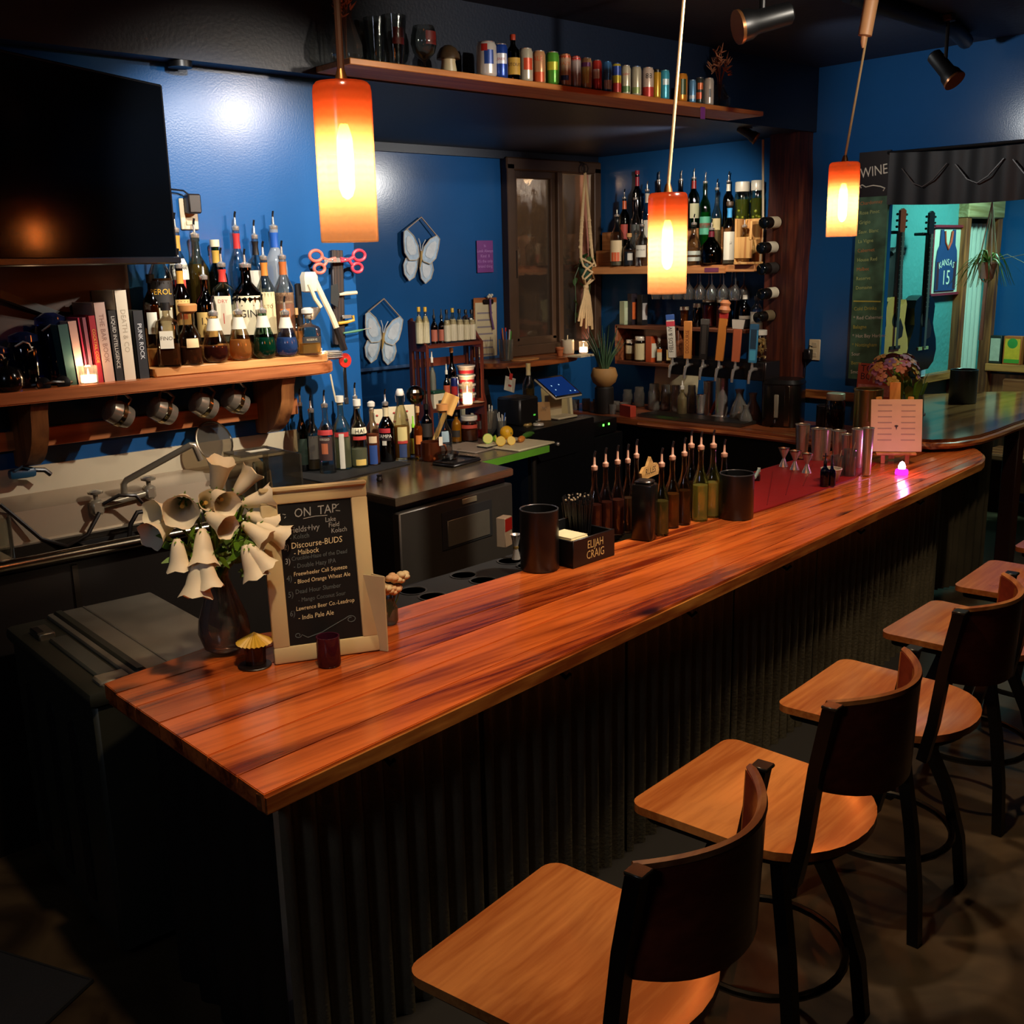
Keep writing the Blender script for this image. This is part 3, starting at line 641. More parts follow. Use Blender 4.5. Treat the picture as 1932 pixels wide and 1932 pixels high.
CANS = [
 (918, 80, 38, '#d8d4cc', 'white beer can with blue ribbon mark, leftmost on high shelf', '#c8c8c8', [(.35, .75, '#1d3f8a', 28, 15), (.72, .92, '#b02a20', 18, -12)], []),
 (944, 82, 28, '#2045a0', 'blue and white can beside the brown bottle on high shelf', '#c0c0c0', [(.42, .72, '#d8dce4', 70, 0)], [('PILSNER', '#a82a24', .016, .55)]),
 (992, 92, 28, '#cfc9b0', 'cream can with orange square right of the brown bottle', '#d8d4c8', [(.35, .7, '#d8512c', 40, 25)], []),
 (1017, 97, 26, '#d9a070', 'peach can with orange lettering beside the cream can', '#d8d4c8', [(.05, .35, '#d8582c', 60, 0)], [('ALE', '#d85a30', .03, .75)]),
 (1042, 99, 28, '#5fae3a', 'bright green can on the high shelf', '#d0d4c8', [(.45, .7, '#c8c83a', 50, 10)], []),
 (1066, 103, 25, '#cfa88a', 'tan can with dark orange shoulder on high shelf', '#d07a4a', [(.86, .95, '#b8481e', 120, 0), (.2, .35, '#2a3f8a', 40, 0)], [('HAZY', '#c8662e', .022, .7)]),
 (1086, 107, 22, '#b8aaa4', 'silver can with red shoulder on high shelf', '#c84838', [(.86, .95, '#b8342a', 120, 0)], []),
 (1106, 110, 25, '#c8a87a', 'beige can with purple oval art on high shelf', '#a8a8a8', [(.2, .7, '#c8c26a', 35, 0), (.72, .85, '#7a4a8a', 60, 0)], []),
 (1126, 114, 22, '#c83a30', 'red and white can right of the beige can', '#8a8a8a', [(.4, .7, '#d8d0c8', 40, 0)], []),
 (1145, 117, 23, '#4a8ac8', 'sky blue can right of the red can on high shelf', '#5a9ad8', [(.1, .4, '#c8ccd0', 50, 15)], []),
 (1163, 120, 20, '#c8b23a', 'yellow red and blue patterned can on high shelf', '#2a4a9a', [(.6, .9, '#1f3f8f', 70, 0), (.05, .35, '#b8322a', 70, 0)], []),
 (1181, 124, 21, '#cfc8ac', 'cream can with red script left of the silver topped can', '#c8c8c8', [(.1, .3, '#5a7a4a', 60, 0)], [('cider', '#b83a2a', .02, .7)]),
 (1200, 126, 23, '#c4bca0', 'pale olive can with light blue lid on high shelf', '#6a8ab8', [(.1, .3, '#8a9a5a', 50, 0)], []),
 (1222, 128, 26, '#d8c4b0', 'off white can marked with red ring and black figures', '#d0d0c8', [(.0, .35, '#b8342a', 70, 0)], [('88', '#181818', .036, .7)]),
 (1238, 131, 18, '#c8982a', 'narrow gold can with black shoulder on high shelf', '#181818', [(.88, .97, '#151515', 140, 0)], []),
 (1254, 133, 21, '#4ab0c8', 'turquoise can left of the pendant cord on high shelf', '#8ad0d8', [(.5, .7, '#c8e0e0', 40, 10)], []),
 (1285, 140, 26, '#d88a2a', 'wide orange can right of the pendant cord', '#d8943a', [(.25, .8, '#3a4a2a', 26, 28)], []),
 (1305, 151, 15, '#6aa0c8', 'slim light blue can between orange and floral cans', '#a0c0d8', [(.2, .35, '#c8d4dc', 60, 0)], []),
 (1318, 147, 18, '#3a3f3a', 'dark floral can with orange blossoms on high shelf', '#8a8a8a', [(.2, .45, '#c8562a', 40, 0), (.55, .8, '#c86a3a', 40, 20)], []),
 (1334, 148, 21, '#cfc4b4', 'cream can right of the floral can, rightmost can', '#d0ccc0', [(.3, .6, '#3a3a3a', 12, 20)], []),
]
CP = [(3.371,3.8,2.8,0.147,0.045), (3.454,3.8,2.8,0.147,0.034), (3.612,3.8,2.8,0.146,0.033), (3.697,3.8,2.8,0.144,0.031), (3.785,3.8,2.8,0.148,0.033), (3.87,3.8,2.8,0.148,0.029), (3.943,3.8,2.8,0.146,0.026), (4.017,3.8,2.8,0.146,0.028), (4.093,3.8,2.8,0.144,0.025), (4.166,3.8,2.8,0.144,0.025), (4.237,3.8,2.8,0.144,0.024), (4.308,3.8,2.8,0.141,0.024), (4.386,3.8,2.8,0.144,0.027), (4.477,3.8,2.8,0.147,0.031), (4.549,3.8,2.8,0.146,0.022), (4.613,3.8,2.8,0.147,0.026), (4.75,3.8,2.8,0.142,0.034), (4.845,3.8,2.8,0.121,0.02), (4.909,3.8,2.8,0.138,0.023), (4.989,3.8,2.8,0.142,0.028)]
for (px, yt, wd, body, lab, cap, art, tx), P in zip(CANS, CP):
    if px in (992,1017): pass
    can(lab, P, body, cap, art, tx)
bottle('brown beer bottle with yellow label among the cans on high shelf', (3.533,3.8,2.8,0.192,0.033), 'wine', '#1c0d08', '#140806', .8, 'cap', [(.12, .5, '#c8a03a', 60, ('STOUT', '#3a1a10', .02, .34))], tcol='#a83a20')

# ---------------------------------------------------------------- left wall: shelf, riser and bottles
SHW = wood('left_shelf_wood', '#7a3f1e', '#b87040', 'X', .35, coat=.15, fine=14, tone=.1)
SHL = wood('riser_wood', '#a8703c', '#cf9a5c', 'X', .4, fine=12, tone=.08)
ls = thing('bottle_shelf', 'thick wooden wall shelf with curved brackets and rounded end', 'shelf', (0, 0, 0))
pl = [(-.2, 3.80), (2.36, 3.80)]+[(2.36+.17*math.sin(R(a)), 3.93-.13*math.cos(R(a))) for a in range(10, 91, 10)]+[(2.53, 4.098), (-.2, 4.098)]
obj('board', prism(new(), pl, 1.555, 1.60, bev=.005), SHW, ls, 30)
def corbel(px):
    P = [(3.84, 1.553), (4.098, 1.553), (4.098, 1.30), (4.06, 1.30)]+[(4.06-.2*math.sin(R(a))**1.0, 1.30+.21*(1-math.cos(R(a)))) for a in range(15, 91, 15)]
    return prism(new(), P, -.03, .03, T(px, 0, 0) @ Matrix(((0, 0, 1, 0), (1, 0, 0, 0), (0, 1, 0, 0), (0, 0, 0, 1))))
BRW = wood('bracket_wood', '#5a2f16', '#9c6434', 'Z', .5, fine=16)
obj('bracket', corbel(1.28), BRW, ls, 30); obj('bracket', corbel(2.28), BRW, ls, 30)
obj('wall_batten', bx((1.65, 4.085, 1.395), (1.6, .026, .07), bev=.003), SHW, ls)
rs = thing('bottle_riser', 'stepped pale wooden riser on the left shelf carrying three bottle rows', 'riser', (0, 0, 0))
obj('front_step', bx((2.09, 3.965, 1.618), (.76, .25, .034), bev=.004), SHL, rs)
obj('middle_step', bx((2.06, 4.01, 1.668), (.70, .155, .066), bev=.003), SHL, rs)
obj('rear_step', bx((2.06, 4.055, 1.736), (.70, .08, .069), bev=.003), SHL, rs)
W = '#d8cfb8'
# rear row
bottle('tall clear bottle with black and gold label at riser left rear', (1.831,3.99,1.7,0.492,0.047), 'std', '#c9bda2', '#5a3414', .62, 'spout', [(.38, .6, '#1c1712', 80, ('APEROL', '#d8a02a', .03, .5)), (.08, .36, '#cfc3a0', 60)])
bottle('clear bottle with red medallion label behind the black labelled ones', (1.942,4.055,1.77,0.438,0.042), 'std', '#cfd0c8', '#160807', .45, 'spout', [(.5, .72, '#cfc8b4', 60, ('CAMPARI', '#2a2320', .018, .62)), (.3, .5, '#b8301f', 30)], neck='#b8893a')
bottle('olive clear bottle standing before the wall outlet plate', (2.022,4.055,1.77,0.417,0.048), 'std', '#b7a878', '#6b5a2a', .7, 'spout')
bottle('dark green bottle with gold neck and cream stopper', (2.106,4.055,1.77,0.337,0.041), 'std', '#1d4a3c', '#0c2a20', .6, 'cork', neck='#b08a3a', tcol='#cdbf9c')
bottle('clear bottle with red neck foil in the rear riser row', (2.204,4.055,1.77,0.446,0.039), 'std', '#d4dcdc', None, .5, 'spout', neck='#b02a2a')
bottle('clear square bottle with black neck between red and blue necks', (2.288,4.055,1.77,0.413,0.042), 'square', '#d4dcd8', '#9aa49c', .4, 'spout', [(.3, .62, '#d8d0bc', 36)], neck='#17130f')
bottle('frosted pale bottle with blue neck foil at riser right rear', (2.38,4.055,1.77,0.45,0.047), 'std', glass('#b9c4cc', .4, .45), None, .5, 'spout', neck='#1f4f9a')
# middle row
bottle('amber bottle with white side label at far left of riser', (1.792,3.99,1.7,0.273,0.037), 'std', '#8a5a2a', '#6a3a14', .6, 'cap', [(.2, .5, W, 30)])
bottle('black bottle with orange round mark in the middle row', (1.9,3.965,1.7,0.37,0.037), 'std', '#1a1210', '#100a08', .6, 'spout', [(.28, .6, '#c9a05a', 46), (.35, .52, '#c85a24', 22)], neck='#c08a3a')
bottle('black bottle with mustard label numbered in dark letters', (2,3.965,1.7,0.325,0.04), 'wine', '#15110f', '#0c0a08', .7, 'spout', [(.12, .5, '#c9a45c', 70, ('I.V', '#2a1c10', .04, .36))])
bottle('square gin style bottle with red figure on white label', (2.08,3.965,1.7,0.372,0.049), 'square', '#cfd3c4', '#b9b698', .5, 'spout', [(.12, .62, '#d6c6a6', 38, ('DRY', '#a8322a', .02, .55), ('|', '#b8382c', .045, .34))], neck='#b8322a')
bottle('broad black bottle with cream shield label reading GIN', (2.184,3.965,1.7,0.367,0.062), 'std', '#191614', '#0e0c0b', .6, 'spout', [(.1, .62, '#cfc19c', 58, ('GIN', '#2a2018', .042, .38), ('—', '#2a2018', .05, .5))], jit=.0)
bottle('clear bottle with tall cream label and orange neck', (2.27,3.965,1.7,0.396,0.039), 'std', '#d2d4cc', None, .5, 'spout', [(.08, .6, '#cdb98a', 60, ('ALTO', '#8a6a34', .02, .42))], neck='#c8742e')
bottle('clear vodka style bottle with brown and orange picture label', (2.357,3.965,1.7,0.398,0.041), 'std', '#d2d8d8', None, .5, 'spout', [(.08, .58, '#6a4026', 62), (.44, .58, '#c9a47a', 62, ('TITO', '#5a2c16', .018, .51)), (.2, .38, '#c86a2c', 28)], neck='#a85a2a')
# front row
bottle('square whiskey bottle a third full with hanging white label', (1.789,3.875,1.635,0.233,0.05), 'square', '#c3b49a', '#4a1f0c', .36, 'cap', [(.3, .58, '#cfc6b0', 30, ('FINO', '#3a2a1c', .02, .46))], tcol='#0e0c0b', clear=.3)
bottle('round shouldered decanter bottle with dark whiskey and brown cap', (1.877,3.875,1.635,0.231,0.045), 'decant', '#c8bca6', '#3f180a', .33, 'wood', [(.33, .5, '#c9a878', 30)], tcol='#a8703a', clear=.3)
def collar(label, P, g, liq, lev):
    t = bottle(label, P, 'bulb', g, liq, lev, 'spout', cat='bottle', clear=.35); h = P[3]-.07; r = P[4]
    obj('paper_collar', lathe(new(), [(r*.62, h*.68), (r*.40, h*.93)], 18), paint('#cbbfa8', .7), t); return t
collar('teardrop bottle of dark red liquid with white paper collar', (1.978,3.87,1.635,0.253,0.051), '#d0c2ae', '#3a0c08', .34)
collar('teardrop bottle of peach liquid with white paper collar', (2.085,3.87,1.635,0.253,0.048), '#d8c4a4', '#d8843a', .45)
collar('teardrop bottle of green liquid with white paper collar', (2.192,3.87,1.635,0.253,0.049), '#6f9a86', '#0f5a40', .45)
collar('teardrop bottle of pale blue liquid with white paper collar', (2.296,3.87,1.635,0.241,0.048), '#9db4d0', '#4a6aa8', .45)
bottle('cut glass squat decanter with black band at riser right end', (2.403,3.87,1.635,0.193,0.053), 'square', '#d6cdb8', '#c8a050', .3, 'knob', [(.32, .48, '#1c1815', 44, ('RESERVE', '#a89a78', .012, .4))])
bottle('slim orange labelled bottle peeking behind the pale blue teardrop', (2.395,3.95,1.635,0.19,0.025), 'std', '#c8a878', '#b8843a', .5, 'cork', [(.1, .6, '#c88a4a', 60)])
# things on the left end of the shelf
def book(label, px0, w, h, d, col, tilt=0, txt=None, tcol='#d8d8d8', page='#cfc4ae', y=3.86):
    t = thing('book', label, 'book', (px0+w/2, y, 1.6), 0, 'books on the left shelf', (0, tilt, 0))
    cv = new(); box(cv, (-w/2+.0015, d/2, h/2), (.003, d, h)); box(cv, (w/2-.0015, d/2, h/2), (.003, d, h)); box(cv, (0, .0015, h/2), (w, .003, h))
    obj('cover', cv, paint(col, .5, var=.05), t); obj('pages', bx((0, d/2+.002, h/2), (w-.006, d-.008, h-.008)), paint(page, .8), t)
    if txt: obj('lettering', text(new(), txt, w*.55, T(0, -.0006, h*.55) @ RY(R(90))), paint(tcol, .5), t, 0)
    return t
bk = [(1.42,3.86,1.649), (1.469,3.86,1.645), (1.502,3.86,1.642), (1.542,3.86,1.639), (1.579,3.86,1.636), (1.623,3.86,1.632), (1.672,3.86,1.628), (1.719,3.86,1.624)]
X = [b[0] for b in bk]
book('teal cloth book leftmost in the row of books on shelf', X[0]-.03, .04, .215, .17, '#2a5a5c', -.06)
book('white and pink spined book right of the teal book', X[1]-.045, .035, .225, .17, '#c8a8a0', -.05, None)
book('slim crimson book behind the lit candle', X[1]-.009, .012, .235, .17, '#b0284a', -.05)
book('mauve paperback right of slim crimson book', X[1]+.005, .018, .235, .17, '#8a5060', -.04)
book('red and yellow spined book among pale books', X[2]-.006, .028, .24, .17, '#a02030', -.035, 'COCKTAIL CODE', '#d8b04a')
book('pale pink tall book left of the black titled book', X[3]-.022, .045, .285, .2, '#c0a496', -.03, 'THE BAR BOOK', '#8a6a60')
book('black book with white title between two pale tall books', X[4]-.014, .034, .255, .18, '#12100f', -.02, 'LIQUID INTELLIGENCE', '#c8c4ba')
book('tallest cream book right of the black titled book', X[5]-.026, .048, .325, .21, '#c9bca4', -.015, 'DEATH & CO', '#a0927a')
book('black book with white lettering touching the whiskey bottle', X[6]-.017, .042, .25, .18, '#0f1216', -.01, 'PUNK ROCK', '#c0c0c0')
JB = '#122a7a'
def canister(label, P):
    x, y, z, h, r = P; t = thing('glass_canister', label, 'jar', (x, y, z), face_cam(x, y))
    obj('glass_body', lathe(new(), [(r*.92, 0), (r, .01), (r, h*.7), (r*.9, h*.78), (r*.82, h*.82)], 20), glass('#2a4ab8', .6), t)
    obj('lid', lathe(new(), [(r*.84, h*.82), (r*.9, h*.83), (r*.86, h*.94), (r*.3, h), (.001, h)], 20), glass('#2a4ab8', .6, .1), t)
    obj('clamp', tube(new(), [(-r*.5, -r*.85, h*.76), (0, -r*.95, h*.84), (r*.3, -r*.98, h*.8), (r*.45, -r*.92, h*.68), (r*.2, -r, h*.66)], .004, 6), STEEL, t); return t
canister('large cobalt glass canister with wire clamp beside the teal book', (1.397,3.98,1.6,0.253,0.06))
canister('medium cobalt glass canister with wire clamp on left shelf', (1.283,3.94,1.6,0.193,0.056))
canister('small cobalt glass canister at the picture edge on left shelf', (1.198,3.96,1.6,0.15,0.046))
x, y, z, h, r = (1.184,3.84,1.6,0.099,0.054)
sb = thing('sugar_bowl', 'black lidded bowl with silver knob at left end of shelf', 'bowl', (x, y, z))
obj('bowl', lathe(new(), [(r*.55, 0), (r*.95, .02), (r, .045), (r*.85, .065)], 22), paint('#0b0b0c', .15), sb)
obj('lid', lathe(new(), [(r*.88, .065), (r*.8, .074), (r*.3, .086), (.006, .09), (.012, .105), (.001, .112)], 22), paint('#101011', .15), sb)
kk = thing('folded_sunglasses', 'black folded sunglasses lying before the cobalt canisters', 'sunglasses', (1.335,3.85,1.607)); kk.location.z = 1.6
obj('frame', tube(new(), [(-.07, .01, .012), (-.03, -.012, .016), (0, -.014, .02), (.03, -.012, .016), (.07, .01, .012)], .006, 6), PLASTICB, kk)
for s in (-1, 1): obj('lens', lathe(new(), [(.026, 0), (.024, .005), (.001, .007)], 16, T(s*.034, -.008, .014) @ RX(R(75))), paint('#111114', .1), kk)
def candle(label, P, gl='#e8e4dc', wax='#ffd0a0', es=7, lampE=.5, col=(1, .6, .3), cat='candle', hg=None):
    x, y, z, h, r = P; t = thing('glass_candle', label, cat, (x, y, z))
    obj('cup', lathe(new(), [(r*.85, 0), (r, .004), (r, h), (r*.93, h), (r*.92, .008), (.0001, .008)], 20), glass(gl, .5, .05), t)
    c = obj('wax', lathe(new(), [(r*.84, .009), (r*.84, h*.5), (.001, h*.46)], 18), glow(wax, es), t)
    obj('flame', lathe(new(), [(.001, h*.48), (.0035, h*.56), (.0025, h*.7), (.0003, h*.85)], 10), glow('#ffe2a8', 25), c)
    point((x, y, z+h*1.05), lampE, col, .012); return t
candle('lit glass candle in front of the books on left shelf', (1.454,3.825,1.6,0.067,0.032))
candle('lit glass candle at the right end of left shelf', (2.461,3.86,1.6,0.044,0.02), lampE=.3)
for k in range(4):
    x, y, z = (2.557,3.92,1.556)
    tag(obj('saucer', lathe(new(), [(.02, 0), (.028, .002), (.045, .011), (.045, .013), (.026, .005), (.0001, .004)], 22, T(x-.01, y, 1.6+.001+k*.0075)), paint(['#b8b4ac', '#8a8884', '#c4c0b6', '#a8a49c'][k], .3)),
        ['lowest', 'second lowest', 'second highest', 'topmost'][k]+' grey saucer of the small stack on the rounded shelf end', 'saucer', 'stacked saucers')
# lever citrus press
x, y, z, h, r = (2.485,3.99,1.6,0.371,0.068)
jp = thing('citrus_press', 'tall white lever citrus press behind the squat decanter', 'juicer', (x, y, z), R(-15))
obj('base_plate', bx((0, 0, .012), (.1, .12, .024), bev=.008), paint('#c4b69c', .35), jp)
obj('column', bx((-.035, .02, h*.45), (.024, .03, h*.85), bev=.005), paint('#191512', .35), jp)
obj('press_head', lathe(new(), [(.026, h-.085), (.036, h-.08), (.04, h-.02), (.03, h)], 8, T(.01, 0, 0)), paint('#d8ccb4', .3), jp)
obj('cup', lathe(new(), [(.012, h*.46), (.04, h*.56), (.043, h*.6), (.038, h*.6), (.01, h*.49)], 18, T(.01, 0, 0)), STEEL, jp)
lv = obj('lever', tube(new(), [(.03, -.01, h-.03), (.055, -.03, h*.72), (.085, -.05, h*.5), (.10, -.06, h*.36)], .013, 8), paint('#d8c8a4', .35), jp)
obj('lever_grip', tube(new(), [(.10, -.06, h*.36), (.116, -.068, h*.2), (.125, -.072, h*.1)], .016, 8), PLASTICB, lv)
obj('link_bar', tube(new(), [(.0, -.03, h-.05), (.02, -.035, h*.7), (.045, -.03, h*.6)], .009, 8), paint('#d8c8a4', .35), jp)
# bottle opener strap and cords on the shelf end
x, y, z = (2.595,3.9,1.593)
op = thing('hanging_opener', 'red round opener with black strap hanging off shelf end', 'bottle opener', (x, y, z))
obj('disc', lathe(new(), [(.03, -.004), (.032, 0), (.03, .004)], 22, RX(PI/2)), paint('#b8281c', .35), op)
obj('badge', lathe(new(), [(.011, .0045), (.009, .0055)], 6, RX(PI/2)), paint('#1f4a2a', .4), op)
obj('strap', bx((-.005, 0, -.095), (.016, .004, .13), bev=.001), PLASTICB, op)
obj('clip', bx((-.005, 0, -.175), (.022, .008, .03), bev=.003), paint('#3a3a3a', .4, .5), op)
tag(obj('drawstring', tube(new(), [(2.477,3.84,1.548), (2.479,3.83,1.494), (2.484,3.82,1.431)], .004, 6), paint('#b8a888', .7)), 'pale drawstring hanging from the rounded shelf end', 'cord')
# mugs on hooks under the shelf
MUGM = paint('#8e8474', .24, .6, var=.1)
for (px, py, lab) in ((222, 786, 'steel mug hanging nearest the left bracket'), (308, 778, 'steel mug hanging second from the left bracket'), (385, 768, 'steel mug hanging third from the left bracket'), (443, 757, 'steel mug hanging nearest the right bracket')):
    pass
MP = [(1.575,3.9,1.476), (1.755,3.92,1.464), (1.928,3.92,1.467), (2.072,3.93,1.468)]
for P, lab in zip(MP, ('nearest the left bracket', 'second from the left bracket', 'third from the left bracket', 'nearest the right bracket')):
    t = thing('steel_mug', 'steel barrel mug hung tilted under the left shelf '+lab, 'mug', P, 0, 'mugs under the left shelf', (R(8), R(118), R(18)))
    obj('mug_wall', lathe(new(), [(.034, -.045), (.042, -.04), (.046, -.01), (.046, .012), (.042, .04), (.040, .048), (.037, .048), (.04, .01), (.03, -.036), (.0001, -.036)], 24), MUGM, t)
    obj('band', lathe(new(), [(.0465, -.006), (.0485, -.004), (.0485, .012), (.0465, .014)], 24), paint('#a08a60', .2, 1), t)
    obj('handle', tube(new(), [(-.042, 0, .03), (-.07, 0, .035), (-.08, 0, .0), (-.07, 0, -.03), (-.042, 0, -.025)], .006, 8), MUGM, t)
    obj('hook', tube(new(), [(-.078, 0, .0), (-.095, .01, .0), (-.105, .0, .01)], .004, 6), STEEL, t)
# ---------------------------------------------------------------- television on its arm
tvp = (1.803,3.93,2.632)
tv = thing('television', 'large black flat television on an angled wall arm', 'television', (1.87, 3.90, 2.335), R(27))
obj('screen_frame', bx((-.66, .03, 0), (1.34, .05, .64), bev=.006), paint('#0a0a0c', .35), tv)
obj('screen', bx((-.66, .003, .008), (1.30, .006, .605)), paint('#030406', .1, var=.02, spec=.14), tv)
obj('bottom_bezel', bx((-.66, -.002, -.306), (1.34, .012, .024), bev=.003), paint('#17171a', .25), tv)
arm_ = obj('wall_arm', tube(new(), [(.95, 3.9, 2.1), (1.1, 3.98, 1.98), (1.45, 4.07, 1.84), (1.52, 4.09, 1.83)], .02, 4), paint('#0c0c0e', .4), tv); arm_.matrix_parent_inverse = (T(1.87, 3.90, 2.335) @ RZ(R(27))).inverted()
tag(obj('wall_pad', bx((1.1, 4.093, 1.86), (1.3, .012, .36), bev=.003), paint('#5a4a44', .6)), 'pale brown panel on the wall beneath the television', 'panel')
x, y, z = (2.026,4.095,2.207)
ou = thing('outlet_plate', 'white outlet plate on the left wall behind the bottles', 'outlet', (x, y, z))
obj('plate', bx((0, 0, 0), (.075, .008, .12), bev=.003), paint('#c8b494', .4), ou)
for s in (-1, 1): obj('socket_face', bx((0, -.005, s*.028), (.034, .004, .03), bev=.002), paint('#b8a484', .4), ou)
ad = thing('power_adapter', 'black power adapter plugged into upper left wall outlet', 'adapter', (x+.006, y-.03, z+.038))
obj('adapter_block', bx((0, 0, 0), (.055, .045, .075), bev=.006), paint('#1c1512', .4), ad)
obj('adapter_lead', tube(new(), [(-.01, .01, .036), (-.03, .01, .05), (-.1, .015, .056), (-.17, .015, .058)], .0035, 6), PLASTICB, ad)

# ---------------------------------------------------------------- sink run on the left wall
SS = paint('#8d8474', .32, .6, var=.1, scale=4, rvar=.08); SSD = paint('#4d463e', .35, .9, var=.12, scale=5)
sk = thing('bar_sink', 'stainless bar sink with rolled front edge and black cabinet below the shelf', 'sink', (0, 0, 0))
obj('rolled_rim', tube(new(), [(.3, 3.66, 1.04), (2.24, 3.66, 1.04)], .022, 12), paint('#8f8676', .2, 1), sk)
dk = new(); box(dk, (.7, 3.82, 1.03), (.8, .3, .02)); box(dk, (2.095, 3.82, 1.03), (.29, .3, .02)); box(dk, (1.5, 3.955, 1.03), (.9, .05, .02)); box(dk, (1.5, 3.69, 1.03), (.9, .05, .02)); obj('deck', dk, SS, sk)
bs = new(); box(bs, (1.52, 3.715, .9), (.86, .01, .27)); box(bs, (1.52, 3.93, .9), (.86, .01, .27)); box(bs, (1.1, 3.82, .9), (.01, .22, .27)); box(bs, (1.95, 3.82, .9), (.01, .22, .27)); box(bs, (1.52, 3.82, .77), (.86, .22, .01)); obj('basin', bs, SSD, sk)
sp = new(); prism(sp, [(3.965, 1.03), (3.98, 1.15), (4.075, 1.19), (4.09, 1.19), (4.09, 1.03)], .3, 2.24, Matrix(((0, 0, 1, 0), (1, 0, 0, 0), (0, 1, 0, 0), (0, 0, 0, 1)))); obj('backsplash', sp, paint('#a8967e', .36, .5, var=.08, scale=4), sk)
obj('splash_panel', bx((1.36, 4.094, 1.24), (2.2, .01, .1)), paint('#c4b89c', .4, var=.06), sk)
ap = new(); box(ap, (1.22, 3.72, .5), (2.0, .04, 1.0)); obj('front_apron', ap, paint('#16120f', .4), sk)
for x in (1.28, 1.86): obj('apron_seam', bx((x, 3.697, .6), (.02, .008, .78)), SSD, sk)
obj('cabinet_end', bx((2.235, 3.9, .52), (.02, .36, 1.0)), paint('#100d0b', .5), sk)
# wall faucet with hoses
x, y, z = (1.586,3.95,1.138)
fc = thing('sink_faucet', 'chrome two handle faucet with long swing spout over sink', 'faucet', (x, y, z))
CH = paint('#b0a690', .25, .65)
bd = tube(new(), [(-.11, 0, -.01), (.1, 0, .012)], .014, 10); box(bd, (-.11, 0, -.012), (.05, .04, .06), bev=.01); box(bd, (.1, 0, .012), (.045, .04, .055), bev=.01); obj('valve_body', bd, CH, fc)
for s, zz in ((-.11, .035), (.1, .055)):
    obj('handle', lathe(new(), [(.008, 0), (.01, .02), (.028, .026), (.03, .034), (.012, .04)], 10, T(s, 0, zz-.02)), CH, fc)
q = Vector((1.806,3.78,1.343))-Vector((x, y, z)); q2 = Vector((1.828,3.78,1.278))-Vector((x, y, z))
obj('spout', tube(new(), [(.0, 0, .01), (.0, -.005, .06), (.01, -.012, .075), q-Vector((.01, 0, .002)), q, q+(q2-q)*.4, q2], .0125, 10), CH, fc)
obj('supply_hose', tube(new(), [(-.11, -.02, -.03), (-.17, -.04, -.1), (-.25, -.04, -.13), (-.33, -.02, -.09), (-.40, .01, .0), (-.44, .03, .05)], .008, 8), paint('#17110d', .35), fc)
obj('supply_hose', tube(new(), [(-.09, -.02, .0), (-.04, -.05, .03), (.02, -.06, .02), (.07, -.06, -.05), (.09, -.04, -.13), (.09, -.02, -.17)], .007, 8), paint('#17110d', .35), fc)
sn = thing('hand_sprayer', 'blue hand sprayer resting on the splash ledge', 'sprayer', (1.247,4.02,1.282))
obj('sprayer_body', bx((0, 0, 0), (.095, .04, .036), bev=.012, seg=2), paint('#1d4a66', .35), sn)
obj('nozzle', tube(new(), [(.045, 0, .006), (.08, 0, .0), (.1, 0, -.02)], .009, 8), PLASTICB, sn)
obj('trigger', tube(new(), [(-.03, -.02, .015), (-.005, -.03, .03), (.02, -.02, .015)], .005, 6), paint('#17384c', .35), sn)
ds = thing('round_splash_lid', 'clear round lid leaning behind the faucet spout', 'lid', (2.017,4.03,1.298), 0, None, (R(68), 0, R(10)))
obj('disc', lathe(new(), [(.0001, 0), (.083, 0), (.083, .004), (.0001, .004)], 30), glass('#b9ad98', .5, .12), ds)
obj('rim', tube(new(), [(.085*math.cos(2*PI*k/30), .085*math.sin(2*PI*k/30), .002) for k in range(30)], .0045, 6, True), paint('#8a7c68', .2, .9), ds)
sg = thing('splash_guard', 'dark translucent splash guard box at right end of the sink', 'splash guard', (2.12, 3.84, 1.042))
g3 = new(); box(g3, (.09, -.01, .11), (.008, .3, .22)); box(g3, (0, .12, .11), (.2, .008, .22)); box(g3, (0, .05, .215), (.2, .14, .008)); obj('guard_panel', g3, glass('#b0a692', .45, .05), sg)
obj('sticker', bx((.01, .04, .2205), (.09, .04, .001)), paint('#b8ac94', .5), sg)
dc = thing('dish_caddy', 'black wire handled dish caddy inside the sink basin', 'caddy', (1.53, 3.83, .776))
cb = new()
for c, s in (((0, 0, .006), (.3, .17, .012)), ((0, .08, .12), (.3, .01, .24)), ((0, -.08, .11), (.3, .01, .22)), ((.15, 0, .12), (.01, .17, .24)), ((-.15, 0, .12), (.01, .17, .24))): box(cb, c, s)
obj('caddy_box', cb, paint('#0c0a09', .5), dc)
obj('handle', tube(new(), [(.0, 0, .2), (.02, 0, .29), (.05, 0, .33), (.11, 0, .33), (.14, 0, .28), (.14, 0, .2)], .009, 8), paint('#0c0a09', .4), dc)
x, y, z, h, r = (1.072,3.74,1.042,0.154,0.031)
drinkglass('beer_mug', 'clear glass beer mug on the sink deck at picture edge', (x, y, z, h, r), [(.85, 0), (.95, .03), (1, 1), (.92, 1), (.86, .08), (.0001, .08)])
drinkglass('water_glass', 'clear glass standing inside the splash guard', (2.1,3.82,1.042,0.183,0.028), [(.85, 0), (.9, .03), (1, 1), (.93, 1), (.82, .06), (.0001, .06)])
